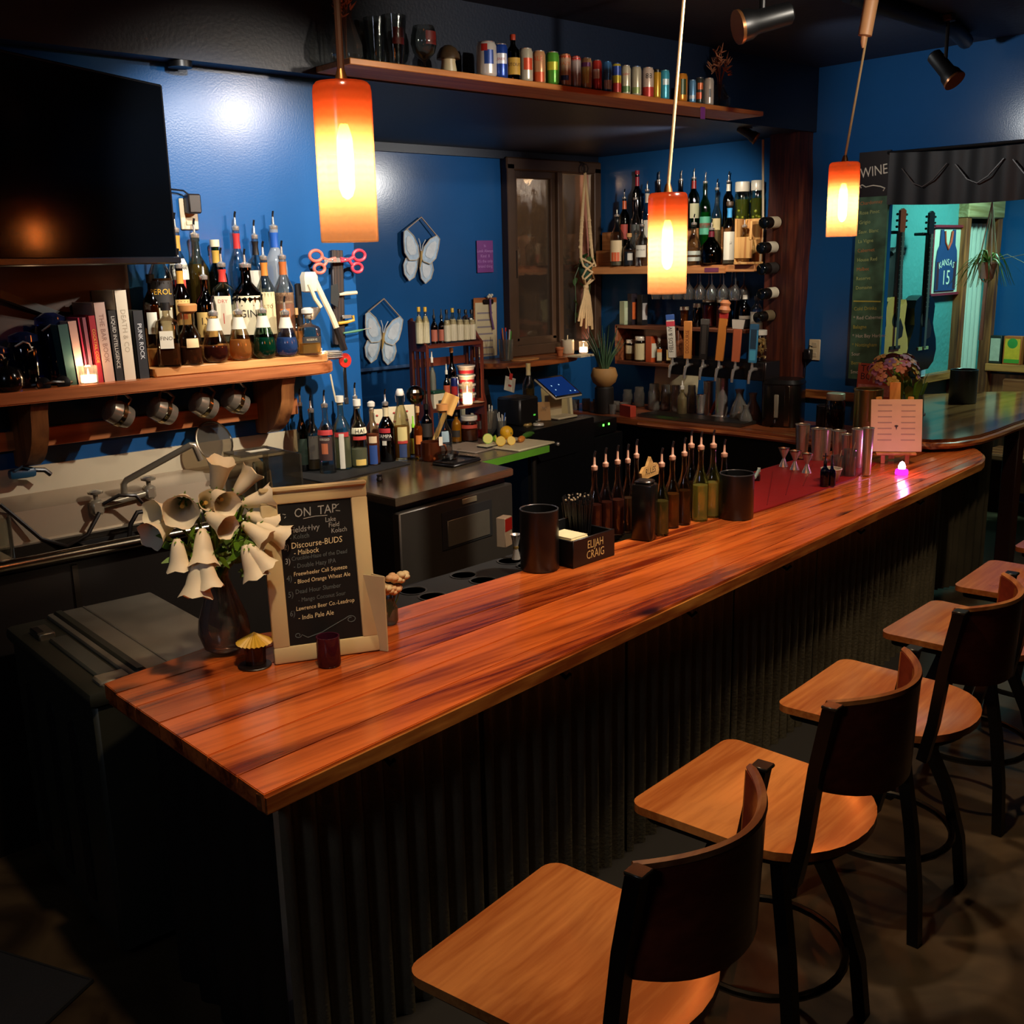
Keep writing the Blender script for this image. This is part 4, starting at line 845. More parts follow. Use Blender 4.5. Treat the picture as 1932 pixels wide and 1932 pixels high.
# ---------------------------------------------------------------- grey louvred back bar chest at the bar end
CHM = paint('#35372f', .45, .3, var=.15, scale=5, rvar=.1); LIDM = paint('#7c796e', .34, .35, var=.3, scale=7, rvar=.12)
cf = thing('ice_chest', 'grey metal chest cooler with latched lid behind the bar end', 'cooler', (1.23, 3.19, 0), R(-2))
obj('body', bx((0, 0, .43), (.47, .75, .8), bev=.012), CHM, cf)
for k in range(3):
    yy = .24-.2*k; P = [(yy-.035, .12), (yy+.035, .12), (yy+.035, .66)]+[(yy+.035*math.cos(R(a)), .66+.045*math.sin(R(a))) for a in range(20, 180, 20)]+[(yy-.035, .66)]
    obj('arch_recess', prism(new(), P, -.239, -.2345, Matrix(((0, 0, 1, 0), (1, 0, 0, 0), (0, 1, 0, 0), (0, 0, 0, 1)))), paint('#0c0d0e', .6), cf)
obj('top_rim', bx((0, 0, .838), (.5, .78, .05), bev=.018, seg=2), CHM, cf)
lid = obj('lid', bx((.06, 0, .868), (.36, .74, .022), bev=.009, seg=2), LIDM, cf)
obj('lid_ridge', bx((-.085, 0, .876), (.035, .72, .022), bev=.008), CHM, lid)
obj('lid_seam', bx((.0, 0, .8798), (.006, .72, .003)), paint('#8f8d84', .3, .8), lid)
obj('latch', bx((-.185, .2, .87), (.05, .1, .03), bev=.004), paint('#6a675c', .35, .7), cf)
obj('latch_slot', bx((-.2, .2, .886), (.02, .06, .004)), paint('#0a0a0a', .6), cf)
obj('lid_trough', bx((-.16, -.08, .866), (.06, .42, .016), bev=.006), paint('#555a54', .35, .5), cf)
obj('corner_guard', bx((-.16, -.33, .868), (.09, .07, .02), bev=.006), paint('#8a8272', .4, .3), cf)
# ---------------------------------------------------------------- undercounter refrigerator with steel top
rf = thing('undercounter_fridge', 'black undercounter refrigerator with worn stainless worktop', 'refrigerator', (2.37, 3.27, 0), R(8))
obj('worktop', prism(new(), [(0, 0), (.735, .012), (.83, .5), (.8, .80), (.08, .77)], 1.075, 1.11, bev=.004), paint('#8a7860', .2, .85, var=.16, scale=6, rvar=.08), rf)
obj('cabinet', bx((.385, .39, .56), (.67, .68, 1.025)), paint('#11100f', .45), rf)
dr = obj('door', bx((.375, .03, .56), (.70, .045, .97), bev=.006), paint('#2c2823', .35, .3, var=.1), rf)
obj('handle_recess', bx((.42, .006, .92), (.315, .004, .16)), paint('#0a0908', .6), dr)
obj('recess_plate', bx((.425, .003, .905), (.265, .005, .11), bev=.001), paint('#6a6356', .35, .7), dr)
obj('badge', bx((.435, .005, 1.023), (.09, .006, .024), bev=.002), paint('#8a7f66', .35, .6), dr)
for x in (.08, .69): obj('foot', cyl(new(), (x, .1, 0), .025, .065, 12), PLASTICB, rf)
tag(obj('rubber_tray', prism(new(), [(2.32, 4.0), (2.34, 3.72), (2.85, 3.80), (2.82, 4.06)], 1.111, 1.117, bev=.002), paint('#12100e', .7)), 'thin black rubber tray under the bottles on the fridge top', 'tray')
CTI = 1.118
def onct(P): return (P[0], P[1], CTI, P[3], P[4])
bottle('dark green bottle at the back left corner of fridge top', onct((2.422,4.008,1.11,0.359,0.023)), 'std', '#17301c', '#0d1f12', .7, 'spout', [(.1, .5, '#1c2a1c', 60)])
bottle('smoky clear bottle with amber spout behind the red topped one', onct((2.464,3.993,1.11,0.328,0.035)), 'std', '#b5ab94', '#6a5430', .4, 'spout', [(.2, .6, '#4a4238', 50)])
bottle('clear bottle with red shouldered dark medallion label in front row', onct((2.473,3.896,1.11,0.357,0.037)), 'std', '#cfd2c8', None, .4, 'spout', [(.78*.75, .66, '#a82a26', 65), (.2, .56, '#3a2420', 52, ('SERGIO', '#cfc4ac', .014, .52)), (.3, .46, '#b0603a', 22)])
bottle('clear bottle with red neck ribbon and white strip label', onct((2.567,3.918,1.11,0.323,0.04)), 'std', '#d2d4bc', '#b9b890', .5, 'cork', [(.02, .55, '#cfc8b4', 16), (.5, .57, '#b0302a', 50)], tcol='#d8d0bc')
bottle('clear bottle with white printed top band reading HAI', onct((2.644,3.901,1.11,0.301,0.038)), 'std', '#d8dccc', '#c9c9a0', .3, 'cork', [(.56, .66, '#d4cba8', 62, ('HAI', '#2a241c', .028, .6)), (.46, .52, '#b0342c', 50), (.04, .14, '#cfae5a', 36)], tcol='#d8d0bc')
bottle('black necked bottle at the back of fridge top', onct((2.678,3.963,1.11,0.365,0.029)), 'wine', '#1a1614', '#100d0b', .7, 'spout')
bottle('clear bottle holding rose liquid with blue bottom label', onct((2.719,3.9,1.11,0.286,0.031)), 'std', '#d0b8a0', '#b0583a', .55, 'knob', [(.02, .36, '#1f3f7a', 34), (.4, .52, '#c9b08a', 34)], tcol='#c8c2b2')
bottle('dark red aperitif bottle with red label band in the middle row', onct((2.81,3.92,1.11,0.327,0.037)), 'std', '#2a0a0a', '#1c0506', .7, 'spout', [(.52, .6, '#a8242a', 46), (.38, .5, '#160606', 50, ('CAMPA', '#d8d0c0', .022, .46)), (.3, .38, '#c9c4b0', 16)], neck='#c9b890')
bottle('swing top bottle of amber liquid with round cream label', onct((2.888,3.911,1.11,0.323,0.039)), 'cone', '#cfc7a4', '#b07a34', .52, 'swing', [(.3, .52, '#c9b878', 34), (.26, .31, '#a83028', 36), (.04, .25, '#24365c', 26)])
bottle('small bitters bottle with lime cap and yellow label', onct((2.989,3.955,1.11,0.183,0.021)), 'wine', '#15150f', '#0f0f0a', .7, 'tip', [(.05, .56, '#c8c83a', 66)], tcol='#8ad02a')
bottle('slim dark brown bottle right of the lime capped bitters', (3.883,5.003,0.9,0.271,0.035), 'wine', '#1c110b', '#120a06', .7, 'cap', [(.3, .6, '#2a221a', 60)])
bottle('clear floral etched bottle with cork behind the copper mug', onct((3.093,3.861,1.11,0.235,0.041)), 'decant', '#d4d4cc', '#b08a7a', .14, 'cork', [(.3, .55, '#8aa0a8', 26)], tcol='#c98a4a')
bottle('yellow juice bottle with black cap beside the corked bottle', (4.169,5.071,0.9,0.188,0.033), 'wine', '#d8b050', '#e0a82a', .85, 'cap', [(.2, .42, '#2a2218', 50)], clear=.1)
bottle('orange liqueur bottle behind the lime capped bitters', onct((2.971,3.894,1.11,0.235,0.022)), 'std', '#c88a4a', '#b06a24', .7, 'cork', [(.3, .5, '#c8702a', 40)])
x, y, z, h, r = (2.972,3.804,1.11,0.089,0.046)
cm = thing('copper_mug', 'dull copper barrel mug on the fridge top', 'mug', (x, y, CTI-.008), face_cam(x, y))
COP = paint('#8a4a2c', .3, .9, var=.15)
obj('mug_wall', lathe(new(), [(r*.78, 0), (r*.95, .01), (r*1.04, h*.4), (r, h), (r*.95, h), (r*.98, h*.4), (r*.85, .014), (.0001, .012)], 24), COP, cm, 50)
obj('handle', tube(new(), [(r*.98, 0, h*.8), (r*1.4, 0, h*.8), (r*1.55, 0, h*.5), (r*1.4, 0, h*.22), (r*1.0, 0, h*.2)], .0045, 8), COP, cm)
tg = thing('tea_tag', 'white paper tag on the copper mug rim', 'tag', (x+.02, y-r*1.05, CTI+h*.95)); obj('paper', bx((0, 0, 0), (.024, .002, .04), R(8)), paint('#cfc8b4', .7), tg); obj('string', tube(new(), [(0, 0, .02), (-.005, .01, .022), (-.012, .03, .004)], .0008, 4), paint('#cfc8b4', .7), tg)
bk = thing('check_tray', 'black rectangular check tray on the fridge top edge', 'tray', (*(3.006,3.662,1.11)[:2], 1.111), R(12))
obj('tray', bx((0, 0, .006), (.2, .13, .012), bev=.004), PLASTICB, bk); obj('tray_rim', tube(new(), [(-.092, -.056, .014), (.092, -.056, .014), (.092, .056, .014), (-.092, .056, .014)], .005, 6, True), PLASTICB, bk)
ch = thing('card_holder', 'clear glass ashtray on black check tray', 'dish', (*(2.996,3.714,1.11)[:2], 1.124), R(12)); obj('dish_wall', lathe(new(), [(.03, 0), (.045, .004), (.052, .03), (.046, .03), (.04, .008), (.0001, .006)], 18), glass('#c8c8c0', .7), ch)
kn = thing('bottle_stopper', 'small black rubber stopper lying on steel fridge top', 'stopper', (*(2.53,3.596,1.11)[:2], 1.111)); obj('cone', lathe(new(), [(.011, 0), (.014, .006), (.009, .02)], 12), PLASTICB, kn); obj('ring', lathe(new(), [(.006, .02), (.012, .022), (.012, .027), (.004, .028)], 12), PLASTICB, kn)
mb = thing('mirror_ball', 'small mirrored disco ball standing among the bottles', 'ornament', (*onct((3.061,4.023,1.11,0.351,0.038))[:2], CTI))
zz = .27
obj('ball', ball(new(), (0, 0, zz), .045, seg=18), paint('#8a7a60', .12, 1, var=.5, scale=60), mb, 0)
obj('stand', tube(new(), [(0, 0, .0), (0, 0, zz-.05)], .007, 8), GOLD, mb); obj('foot', lathe(new(), [(.03, 0), (.03, .006), (.008, .012)], 16), GOLD, mb)
pd = thing('wooden_paddle', 'golden wooden paddle leaning behind the mirrored ball', 'paddle', (*onct((3.101,3.975,1.11,0.303,0.038))[:2], CTI), 0, None, (R(-6), R(24), face_cam(3.5, 4.7)))
obj('blade', bx((0, 0, .24), (.075, .008, .1), bev=.004), wood('paddle_wood', '#b07a34', '#d8a85a', 'Z', .5), pd); obj('handle', bx((0, 0, .1), (.024, .008, .2), bev=.003), wood('paddle_wood', '#b07a34', '#d8a85a', 'Z', .5), pd)
for k, (P, lab) in enumerate((((2.813,3.99,1.354), 'red hearts card standing left of the mirrored ball'), ((2.917,4,1.354), 'cream card standing behind the swing top bottle'), ((2.993,4,1.346), 'cream card standing just left of the mirrored ball'))):
    t = thing('playing_card', lab, 'card', (P[0], P[1], CTI), R(-20), None, (R(-4), 0, R(-30)))
    obj('card_stock', bx((0, 0, .16), (.07, .002, .14), bev=.0008), paint('#c9bc98', .6), t); obj('stand_peg', bx((0, .005, .06), (.02, .006, .12)), paint('#8a7a58', .6), t)
    for zz2 in (.12, .16, .2): obj('pip', ball(new(), (0, -.0012, zz2), .006, seg=8, sz=.8), paint('#a02a22', .5), t)

# ---------------------------------------------------------------- recess: prep counter, rack, till, plants
pc = thing('prep_counter', 'stainless prep counter with green light painted on its front edge', 'counter', (0, 0, 0))
PCP = [(3.84, 4.46), (4.47, 4.56), (4.47, 5.75), (3.72, 5.75), (3.72, 5.14), (3.80, 5.0)]
obj('worktop', prism(new(), PCP, .86, .9, bev=.003), paint('#857a68', .28, .6, var=.14, scale=6, rvar=.1), pc)
obj('painted_green_light', prism(new(), [(3.84, 4.452), (4.47, 4.552), (4.47, 4.56), (3.84, 4.46)], .858, .898), paint('#5f9a2c', .4), pc)  # green light falling on the steel edge, put into its colour
for x, y in ((4.4, 4.62), (4.4, 5.6), (3.85, 5.6)): obj('leg', tube(new(), [(x, y, 0), (x, y, .86)], .018, 10), SSD, pc)
for nm, lab, P, s, rz in (('cutting_board', 'large white cutting board at the counter front edge', (4.334,4.651,0.9), (.36, .34, .012), 9), ('cutting_board', 'grey cutting board left of the white one', (4.082,4.777,0.9), (.26, .3, .01), 9)):
    t = thing(nm, lab, 'cutting board', (P[0], P[1]+.06, .9), R(rz)); obj('board', bx((0, 0, s[2]/2), s, bev=.004), paint('#cfc09a' if 'large' in lab else '#8a7a6a', .5), t)
    obj('hole_grip', lathe(new(), [(.012, 0), (.014, .001), (.0001, .0012)], 14, T(-s[0]*.4, 0, s[2])), paint('#6a5f4a', .6), t)
LEM = paint('#e0a818', .4, var=.1, bump=.3, bscale=150); LIM = paint('#7ab028', .4, var=.1, bump=.3, bscale=150)
def fruit(nm, label, px, py, r, m, half=False, stretch=1, rz=0, lift=.912):
    P = {0: 0}; t = thing(nm, label, nm.replace('_', ' ').split(' ')[-1], px, rz)
    if half:
        b = ball(new(), (0, 0, 0), r); bmesh.ops.bisect_plane(b, geom=b.verts[:]+b.edges[:]+b.faces[:], plane_co=(0, 0, 0), plane_no=(0, -1, .3), clear_outer=True); 
        es = [e for e in b.edges if e.is_boundary]; bmesh.ops.holes_fill(b, edges=es)
        obj('rind', b, m, t, 50, T(0, 0, r*.95))
        q = Vector((0, -1, .3)).to_track_quat('Z', 'Y').to_matrix().to_4x4()
        obj('flesh', lathe(new(), [(r*.9, 0), (r*.88, .001), (.0001, .0014)], 18, T(0, 0, r*.95) @ q), paint('#d0c858' if m is LIM else '#e8c860', .35), t)
    else:
        obj('rind', ball(new(), (0, 0, r), r, seg=18) if stretch == 1 else ball(new(), (0, 0, 0), r, RX(PI/2), 16, stretch), m, t, 50, None if stretch == 1 else T(0, 0, r))
        obj('stem_end', lathe(new(), [(r*.12, 0), (r*.16, r*.03), (r*.05, r*.05)], 8, T(0, -r*stretch*.99, r) @ RX(PI/2)), paint('#7a6a20', .6), t)
    return t
def zz(P, h): return (P[0], P[1], h)
fruit('whole_lemon', 'whole round lemon on the cutting board', zz((4.405,4.867,0.9), .912), 0, .042, LEM)
fruit('cut_lemon', 'cut lemon piece lying before the whole lemon', zz((4.213,4.708,0.9), .912), 0, .031, LEM, True, 1, R(-50))
fruit('peeled_lemon', 'small lemon piece right of the cut lemon', zz((4.28,4.687,0.9), .912), 0, .028, LEM, True, 1, R(-20))
fruit('long_carrot', 'orange stubby carrot lying right of the lemons', zz((4.384,4.709,0.9), .912), 0, .020, paint('#c87a28', .5, bump=.2), False, 2.4, R(-60))
fruit('half_lime', 'lime half with its cut face showing on the black tray', zz((4.187,4.796,0.9), .92), 0, .032, LIM, True, 1, R(-40))
fruit('lime_wedge', 'lime wedge between the lime half and whole lemon', zz((4.285,4.827,0.9), .912), 0, .024, LIM, True, 1, R(40))
fruit('green_cucumber', 'dark green cucumber lying behind the lemons', zz((4.534,4.805,0.9), .912), 0, .019, paint('#3f6a24', .4, bump=.2), False, 4.2, R(-72))
t = thing('lime_tray', 'small black sponge tray under the lime half', 'tray', zz((4.148,4.756,0.9), .910), R(9)); obj('tray', bx((0, 0, .004), (.11, .08, .008), bev=.003), PLASTICB, t); obj('paper', bx((0, 0, .0085), (.1, .07, .002)), paint('#c9bc98', .7), t)
bottle('glass pitcher jar of reddish syrup with pale lid', (4.26,5.055,0.9,0.153,0.056), 'jar', '#c9a890', '#7a3a20', .5, 'lid', [(.55, .7, '#b0402c', 60)], name='syrup_jar', cat='jar')
x, y, z, h, r = (4.391,5.115,0.9,0.18,0.031); can('red soda can behind the glass of utensils', (x, y, z, h, r), '#c02a28', '#b8b0a8', [(.3, .6, '#d8d0c8', 26, 0)], group=None)
tb = drinkglass('footed_glass', 'large clear footed glass full of plastic cutlery', (4.408,5.036,0.9,0.179,0.057), [(.6, 0), (.62, .04), (.3, .1), (.5, .16), (.85, .34), (1, 1), (.95, 1), (.8, .36), (.0001, .2)], glass('#d4cfc2', .8, .08))
for k in range(9):
    a = k*.7; obj('cutlery', tube(new(), [(.012*math.cos(a), .012*math.sin(a), .06), (.03*math.cos(a), .03*math.sin(a), .17+.02*(k % 3))], .005, 5), paint('#c9c2b0', .5), tb)
ct = thing('cutlery_cup', 'clear cup of white straws and blue caps behind the cutlery glass', 'cup', (4.524,5.048,0.9,0.11,0.051)[:3])
obj('cup_wall', lathe(new(), [(.03, 0), (.036, .1), (.034, .1), (.028, .004), (.0001, .004)], 18), glass('#d0ccc0', .7, .1), ct)
for k in range(10): a = k*.63; obj('straw', tube(new(), [(.01*math.cos(a), .01*math.sin(a), .006), (.03*math.cos(a), .03*math.sin(a), .12+.015*(k % 3))], .004, 5), paint(['#c9c4b4', '#3a6ab0'][k % 4 == 0], .5), ct)
bottle('clear glass bottle with red label and white cap at counter end', (4.695,5.092,0.9,0.222,0.038), 'cone', '#cfd4cc', '#3a3a34', .3, 'cap', [(.3, .42, '#c8402a', 50)], tcol='#d8d4c4')
bottle('small jar with gold lid beside the red labelled bottle', (4.71,5.006,0.9,0.057,0.038), 'jar', '#c8b894', '#8a7a50', .6, 'lid', tcol='#a88a4a', name='spice_jar', cat='jar')
bottle('small jar with silver lid at the cucumber tip', (4.729,4.915,0.9,0.064,0.038), 'jar', '#d0c8b4', '#a05a4a', .5, 'lid', name='spice_jar', cat='jar')
# reddish wooden rack
RKW = wood('rack_wood', '#35160d', '#622b1d', 'Z', .35, coat=.2, fine=14); RKX = wood('rack_wood_x', '#35160d', '#622b1d', 'X', .35, coat=.2, fine=14)
rk = thing('spice_rack', 'red brown wooden two shelf rack with curved slatted sides', 'rack', (3.925, 5.0, .9))
def side():
    P = [(0, 0), (.19, 0), (.19, .62), (.18, .74), (.15, .775), (.12, .76), (.09, .69), (.05, .64), (.02, .62), (.02, .32), (.0, .26)]
    return P
def sidepanel(x):
    Mx = Matrix(((0, 0, 1, 0), (1, 0, 0, 0), (0, 1, 0, 0), (0, 0, 0, 1)))
    b = new(); prism(b, [(.0, 0), (.03, 0), (.03, .62), (.02, .62), (.02, .3), (0, .24)], x-.01, x+.01, Mx); prism(b, [(.16, 0), (.19, 0), (.19, .76), (.16, .775)], x-.01, x+.01, Mx)
    prism(b, [(.03, .58), (.16, .58), (.16, .76), (.12, .755), (.09, .69), (.05, .64), (.03, .625)], x-.01, x+.01, Mx); prism(b, [(.03, .16), (.16, .16), (.16, .26), (.03, .26)], x-.01, x+.01, Mx)
    return b
for x in (.0, .43):
    s = obj('side_panel', sidepanel(x), RKW, rk)
    for k in range(2): obj('slat', bx((x, .07+.05*k, .42), (.012, .022, .34)), RKW, s)
obj('shelf_board', bx((.215, .1, .61), (.42, .17, .022), bev=.003), RKX, rk); obj('shelf_board', bx((.215, .1, .225), (.42, .19, .022), bev=.003), RKX, rk)
obj('back_rail', bx((.215, .183, .5), (.42, .012, .05)), RKX, rk)
RS1, RS2 = 1.522, 1.137
def onr(P, z): return (P[0], P[1], z, P[2]+P[3]-z, P[4])
BIT = dict(cat='bottle', group=None)
for k, (P, lab, kw) in enumerate((
  ((3.894,5.05,1.522,0.217,0.02), 'small white wrapped bitters bottle with yellow cap at rack left', dict(g='#cfc6a8', liq='#c9c0a0', level=.7, top='cap', tcol='#d8a818', labels=[(.05, .78, '#d4cba8', 120)])),
  ((3.942,5.05,1.522,0.215,0.02), 'white wrapped bitters bottle with yellow cap, second from rack left', dict(g='#cfc6a8', liq='#c9c0a0', level=.7, top='cap', tcol='#d8a818', labels=[(.05, .78, '#d4cba8', 120)])),
  ((4.03,5.08,1.522,0.204,0.019), 'dark amber bitters bottle with black dropper right of yellow caps', dict(g='#4a1f10', liq='#3a140a', level=.7, top='tip', tcol='#0f0d0c', labels=[(.08, .5, '#b0604a', 70)])),
  ((4.087,5.08,1.522,0.202,0.019), 'dark amber bitters bottle left of the white paper wrapped ones', dict(g='#4a1f10', liq='#3a140a', level=.7, top='tip', tcol='#0f0d0c', labels=[(.08, .5, '#b0604a', 70)])),
  ((4.104,5.05,1.522,0.192,0.018), 'slim white bitters bottle leftmost of the pale group', dict(g='#d0c8b0', liq='#c9c0a0', level=.7, top='cap', tcol='#14110f', labels=[(.05, .7, '#d4ccb0', 120)])),
  ((4.15,5.05,1.522,0.199,0.021), 'pale bitters bottle with yellow cap among the white group', dict(g='#d0c8b0', liq='#c9c0a0', level=.7, top='cap', tcol='#c8a02a', labels=[(.05, .7, '#d4ccb0', 120)])),
  ((4.204,5.05,1.522,0.191,0.021), 'pale bitters bottle with black cap beside the yellow capped one', dict(g='#d0c8b0', liq='#c9c0a0', level=.7, top='cap', tcol='#14110f', labels=[(.05, .7, '#d4ccb0', 120)])),
  ((4.255,5.05,1.522,0.185,0.02), 'pale bitters bottle second from the right end of rack', dict(g='#d0c8b0', liq='#c9c0a0', level=.7, top='cap', tcol='#14110f', labels=[(.05, .7, '#d0c8a8', 120)])),
  ((4.302,5.05,1.522,0.183,0.02), 'pale bitters bottle at the right end of rack top shelf', dict(g='#d0c8b0', liq='#c9c0a0', level=.7, top='cap', tcol='#14110f', labels=[(.05, .7, '#d4ccb0', 120)])))):
    q_ = onr(P, RS1); bottle(lab, q_[:4]+(q_[4]*1.18,), 'std', seg=14, **kw)
bottle('clear squeeze bottle with white nozzle on the lower rack shelf', onr((4.002,5.08,1.137,0.342,0.023), RS2), 'wine', '#cfd0c4', '#c4c4b4', .8, 'tip', seg=14, clear=.2, name='squeeze_bottle')
bottle('dark wine bottle with wooden stopper on lower rack shelf', onr((4.189,5.12,1.137,0.346,0.028), RS2), 'wine', '#15120f', '#0c0a08', .7, 'cork', [(.15, .5, '#b8a880', 40)], tcol='#a87a48')
bottle('small dark bottle with white nozzle and orange label in rack', onr((4.079,5.04,1.137,0.259,0.021), RS2), 'wine', '#1a130f', '#100a07', .7, 'tip', [(.35, .6, '#b85030', 66)], seg=12)
x, y, z, h, r = onr((4.124,5.02,1.137,0.176,0.024), RS2); can('blue and red slim can on the lower rack shelf', (x, y, z, h, r), '#1c2c6a', '#b8b8b8', [(.4, .7, '#b8302c', 50, 0)], group=None)
bx0 = (4.003,5.03,1.137,0.17,0.048); t = thing('tea_box', 'cream box with dark green lid on lower rack shelf', 'box', (bx0[0], bx0[1]+.03, RS2)); obj('carton', bx((0, 0, .045), (.085, .08, .09), bev=.002), paint('#cfc4a4', .6), t); obj('lid', bx((0, 0, .097), (.092, .086, .02), bev=.004), paint('#17402c', .4), t); obj('print', bx((.01, -.0405, .03), (.04, .001, .035)), paint('#3a3a30', .6), t)
P = onr((4.278,5.09,1.137,0.25,0.063), RS2)
for k in range(4):
    t = thing('plastic_tub', ['lowest', 'second lowest', 'second highest', 'topmost'][k]+' red striped plastic tub of the stack in rack', 'tub', (P[0], P[1], RS2+.003+k*.058), 0, 'tubs stacked in the rack')
    obj('tub_wall', lathe(new(), [(.045, 0), (.054, .045), (.051, .045), (.043, .003), (.0001, .003)], 22), paint('#a8a094', .45), t); obj('red_band', patch(.0505, .008, .034, 178, n=30), paint('#a82430', .4), t, 50); obj('lid', lathe(new(), [(.055, .046), (.059, .047), (.059, .056), (.05, .057), (.0001, .055)], 22), paint('#d0c8b8', .4), t)
candle('lit glass candle on the lower rack shelf by the tubs', onr((4.208,5,1.137,0.14,0.033), RS2), es=12, lampE=.5)
tag(obj('shell_dish', lathe(new(), [(.03, 0), (.045, .004), (.05, .008), (.03, .004), (.0001, .003)], 18, T(4.31, 5.03, RS2)), paint('#b8a48a', .5)), 'small pale dish right of the rack candle', 'dish')
sp = thing('stacked_bag', 'cream patterned paper bag under the rack', 'bag', zz((4.717,5.591,0.9), .9), R(-10)); obj('bag_body', bx((0, .02, .09), (.11, .05, .18), bev=.014), paint('#c8bc98', .7, var=.15), sp); obj('fold', bx((0, .02, .185), (.1, .03, .02), bev=.006), paint('#b8ac88', .7), sp)
# clipboard, purple note, pens, window ledge
x, y, z = (5.183,5.93,1.51)
cl = thing('clipboard', 'wooden clipboard with white sheet hanging beside the window', 'clipboard', (x, y, z), 0, None, (0, R(1), 0))
obj('board', bx((0, 0, 0), (.225, .008, .46), bev=.008), wood('hardboard', '#8a4a24', '#a8642e', 'X', .5), cl); obj('paper', bx((0, -.006, -.015), (.205, .002, .42)), paint('#c9b992', .7), cl); obj('clip', bx((.02, -.012, .2), (.1, .014, .035), bev=.006), paint('#2a211c', .3, .6), cl)
pn = obj('tassel', tube(new(), [(.03, -.02, .22), (.035, -.022, .1), (.06, -.022, .0)], .008, 6), paint('#6a4a7a', .6), cl)
for k in range(4): obj('bow_loop', ball(new(), (.01+.012*k, -.022, .235+.012*(k % 2)), .011, seg=8), paint('#cfc4ae', .6), cl)
for k in range(7): obj('written_line', bx((-.01, -.0075, .12-.05*k), (.15, .0005, .012)), paint('#8a7f80', .7), cl)
x, y, z = (5.206,5.94,2.031)
nt_ = thing('purple_note', 'small purple handwritten note stuck on the blue wall', 'note', (x, y, z)); obj('paper', bx((0, 0, 0), (.155, .003, .225)), paint('#6d2c74', .6), nt_)
for k, s in enumerate(('hi', 'Look Always', 'Kind  8', "It's the only", 'brand thing')): obj('lettering', text(new(), s, .03, T(0, -.002, .075-.036*k)), paint('#a878b0', .6), nt_, 0)
wl = thing('window_ledge', 'half round wooden ledge shelf under the window', 'shelf', (0, 0, 0))
obj('board', prism(new(), [(5.0, 5.949)]+[(5.42+.47*math.cos(PI+PI*k/16)*1.0, 5.72+.2*math.sin(PI+PI*k/16)) for k in range(17)]+[(5.9, 5.949)], 1.255, 1.293, bev=.004), wood('ledge_wood', '#5a2a14', '#9a5428', 'X', .3, coat=.3), wl)
obj('ledge_bracket', bx((5.42, 5.9, 1.21), (.6, .05, .08)), paint('#1a1512', .5), wl)
LG = 1.294
def on(P, z): return (P[0], P[1], z, P[2]+P[3]-z, P[4])
pg = drinkglass('pen_glass', 'clear printed glass of coloured pens on the window ledge', on((5.192,5.72,1.294,0.154,0.054), LG), [(.85, 0), (.9, .03), (1, 1), (.95, 1), (.84, .05), (.0001, .05)], glass('#c9c4b4', .7, .12))
PH = 0.12
for k, c in enumerate(('#4aa03a', '#b0406a', '#c83a4a', '#7a4aa0', '#2a4ab0', '#c8702a', '#2a6ab0', '#d8d0c0')):
    a = k*.8; obj('pen', tube(new(), [(.015*math.cos(a), .015*math.sin(a), .01), (.038*math.cos(a), .03*math.sin(a), .21+.012*(k % 3))], .0055, 6), paint(c, .4), pg)
mg = thing('white_mug', 'white mug with tea paper sticking out on window ledge', 'mug', on((5.867,5.76,1.294,0.121,0.061), LG)[:3], R(20)); 
obj('mug_wall', lathe(new(), [(.045, 0), (.05, .006), (.05, .105), (.046, .105), (.045, .01), (.0001, .008)], 24), paint('#cdbfa0', .3), mg); obj('handle', tube(new(), [(.048, 0, .085), (.08, 0, .085), (.088, 0, .055), (.078, 0, .026), (.048, 0, .026)], .007, 8), paint('#cdbfa0', .3), mg); obj('paper_slip', bx((.0, 0, .115), (.05, .003, .05), R(20)), paint('#c8bc9c', .7), mg)
tp = thing('terracotta_pot', 'tiny empty terracotta pot left of the white mug', 'pot', on((5.68,5.66,1.294,0.077,0.03), LG)[:3]); obj('pot_wall', lathe(new(), [(.02, 0), (.028, .05), (.033, .05), (.033, .065), (.028, .065), (.018, .006), (.0001, .006)], 18), paint('#a85a2c', .7), tp); obj('soil', lathe(new(), [(.027, .055), (.0001, .057)], 16), paint('#2a1a10', .9), tp)
candle('lit jar candle at the right end of window ledge', on((5.959,5.68,1.294,0.09,0.037), LG), es=8, lampE=.4)
for k, (P, lab) in enumerate((((5.754,5.518,1.294), 'upper white paper pad under the ledge candle'),)):
    tag(obj('paper_pad', bx((0, 0, .006), (.2, .12, .012), R(8), M=T(P[0], P[1]-.02, LG)), paint('#c9bb98', .7)), 'white paper pad lying before the ledge candle', 'paper pad')
tag(obj('wood_slice', prism(new(), [(.13*math.cos(2*PI*k/18), .07*math.sin(2*PI*k/18)) for k in range(18)], 0, .008, T(5.32, 5.66, LG)), wood('slice', '#a8642c', '#cf8c48', 'X', .6)), 'thin pale wood slice lying on the window ledge', 'wood slice')
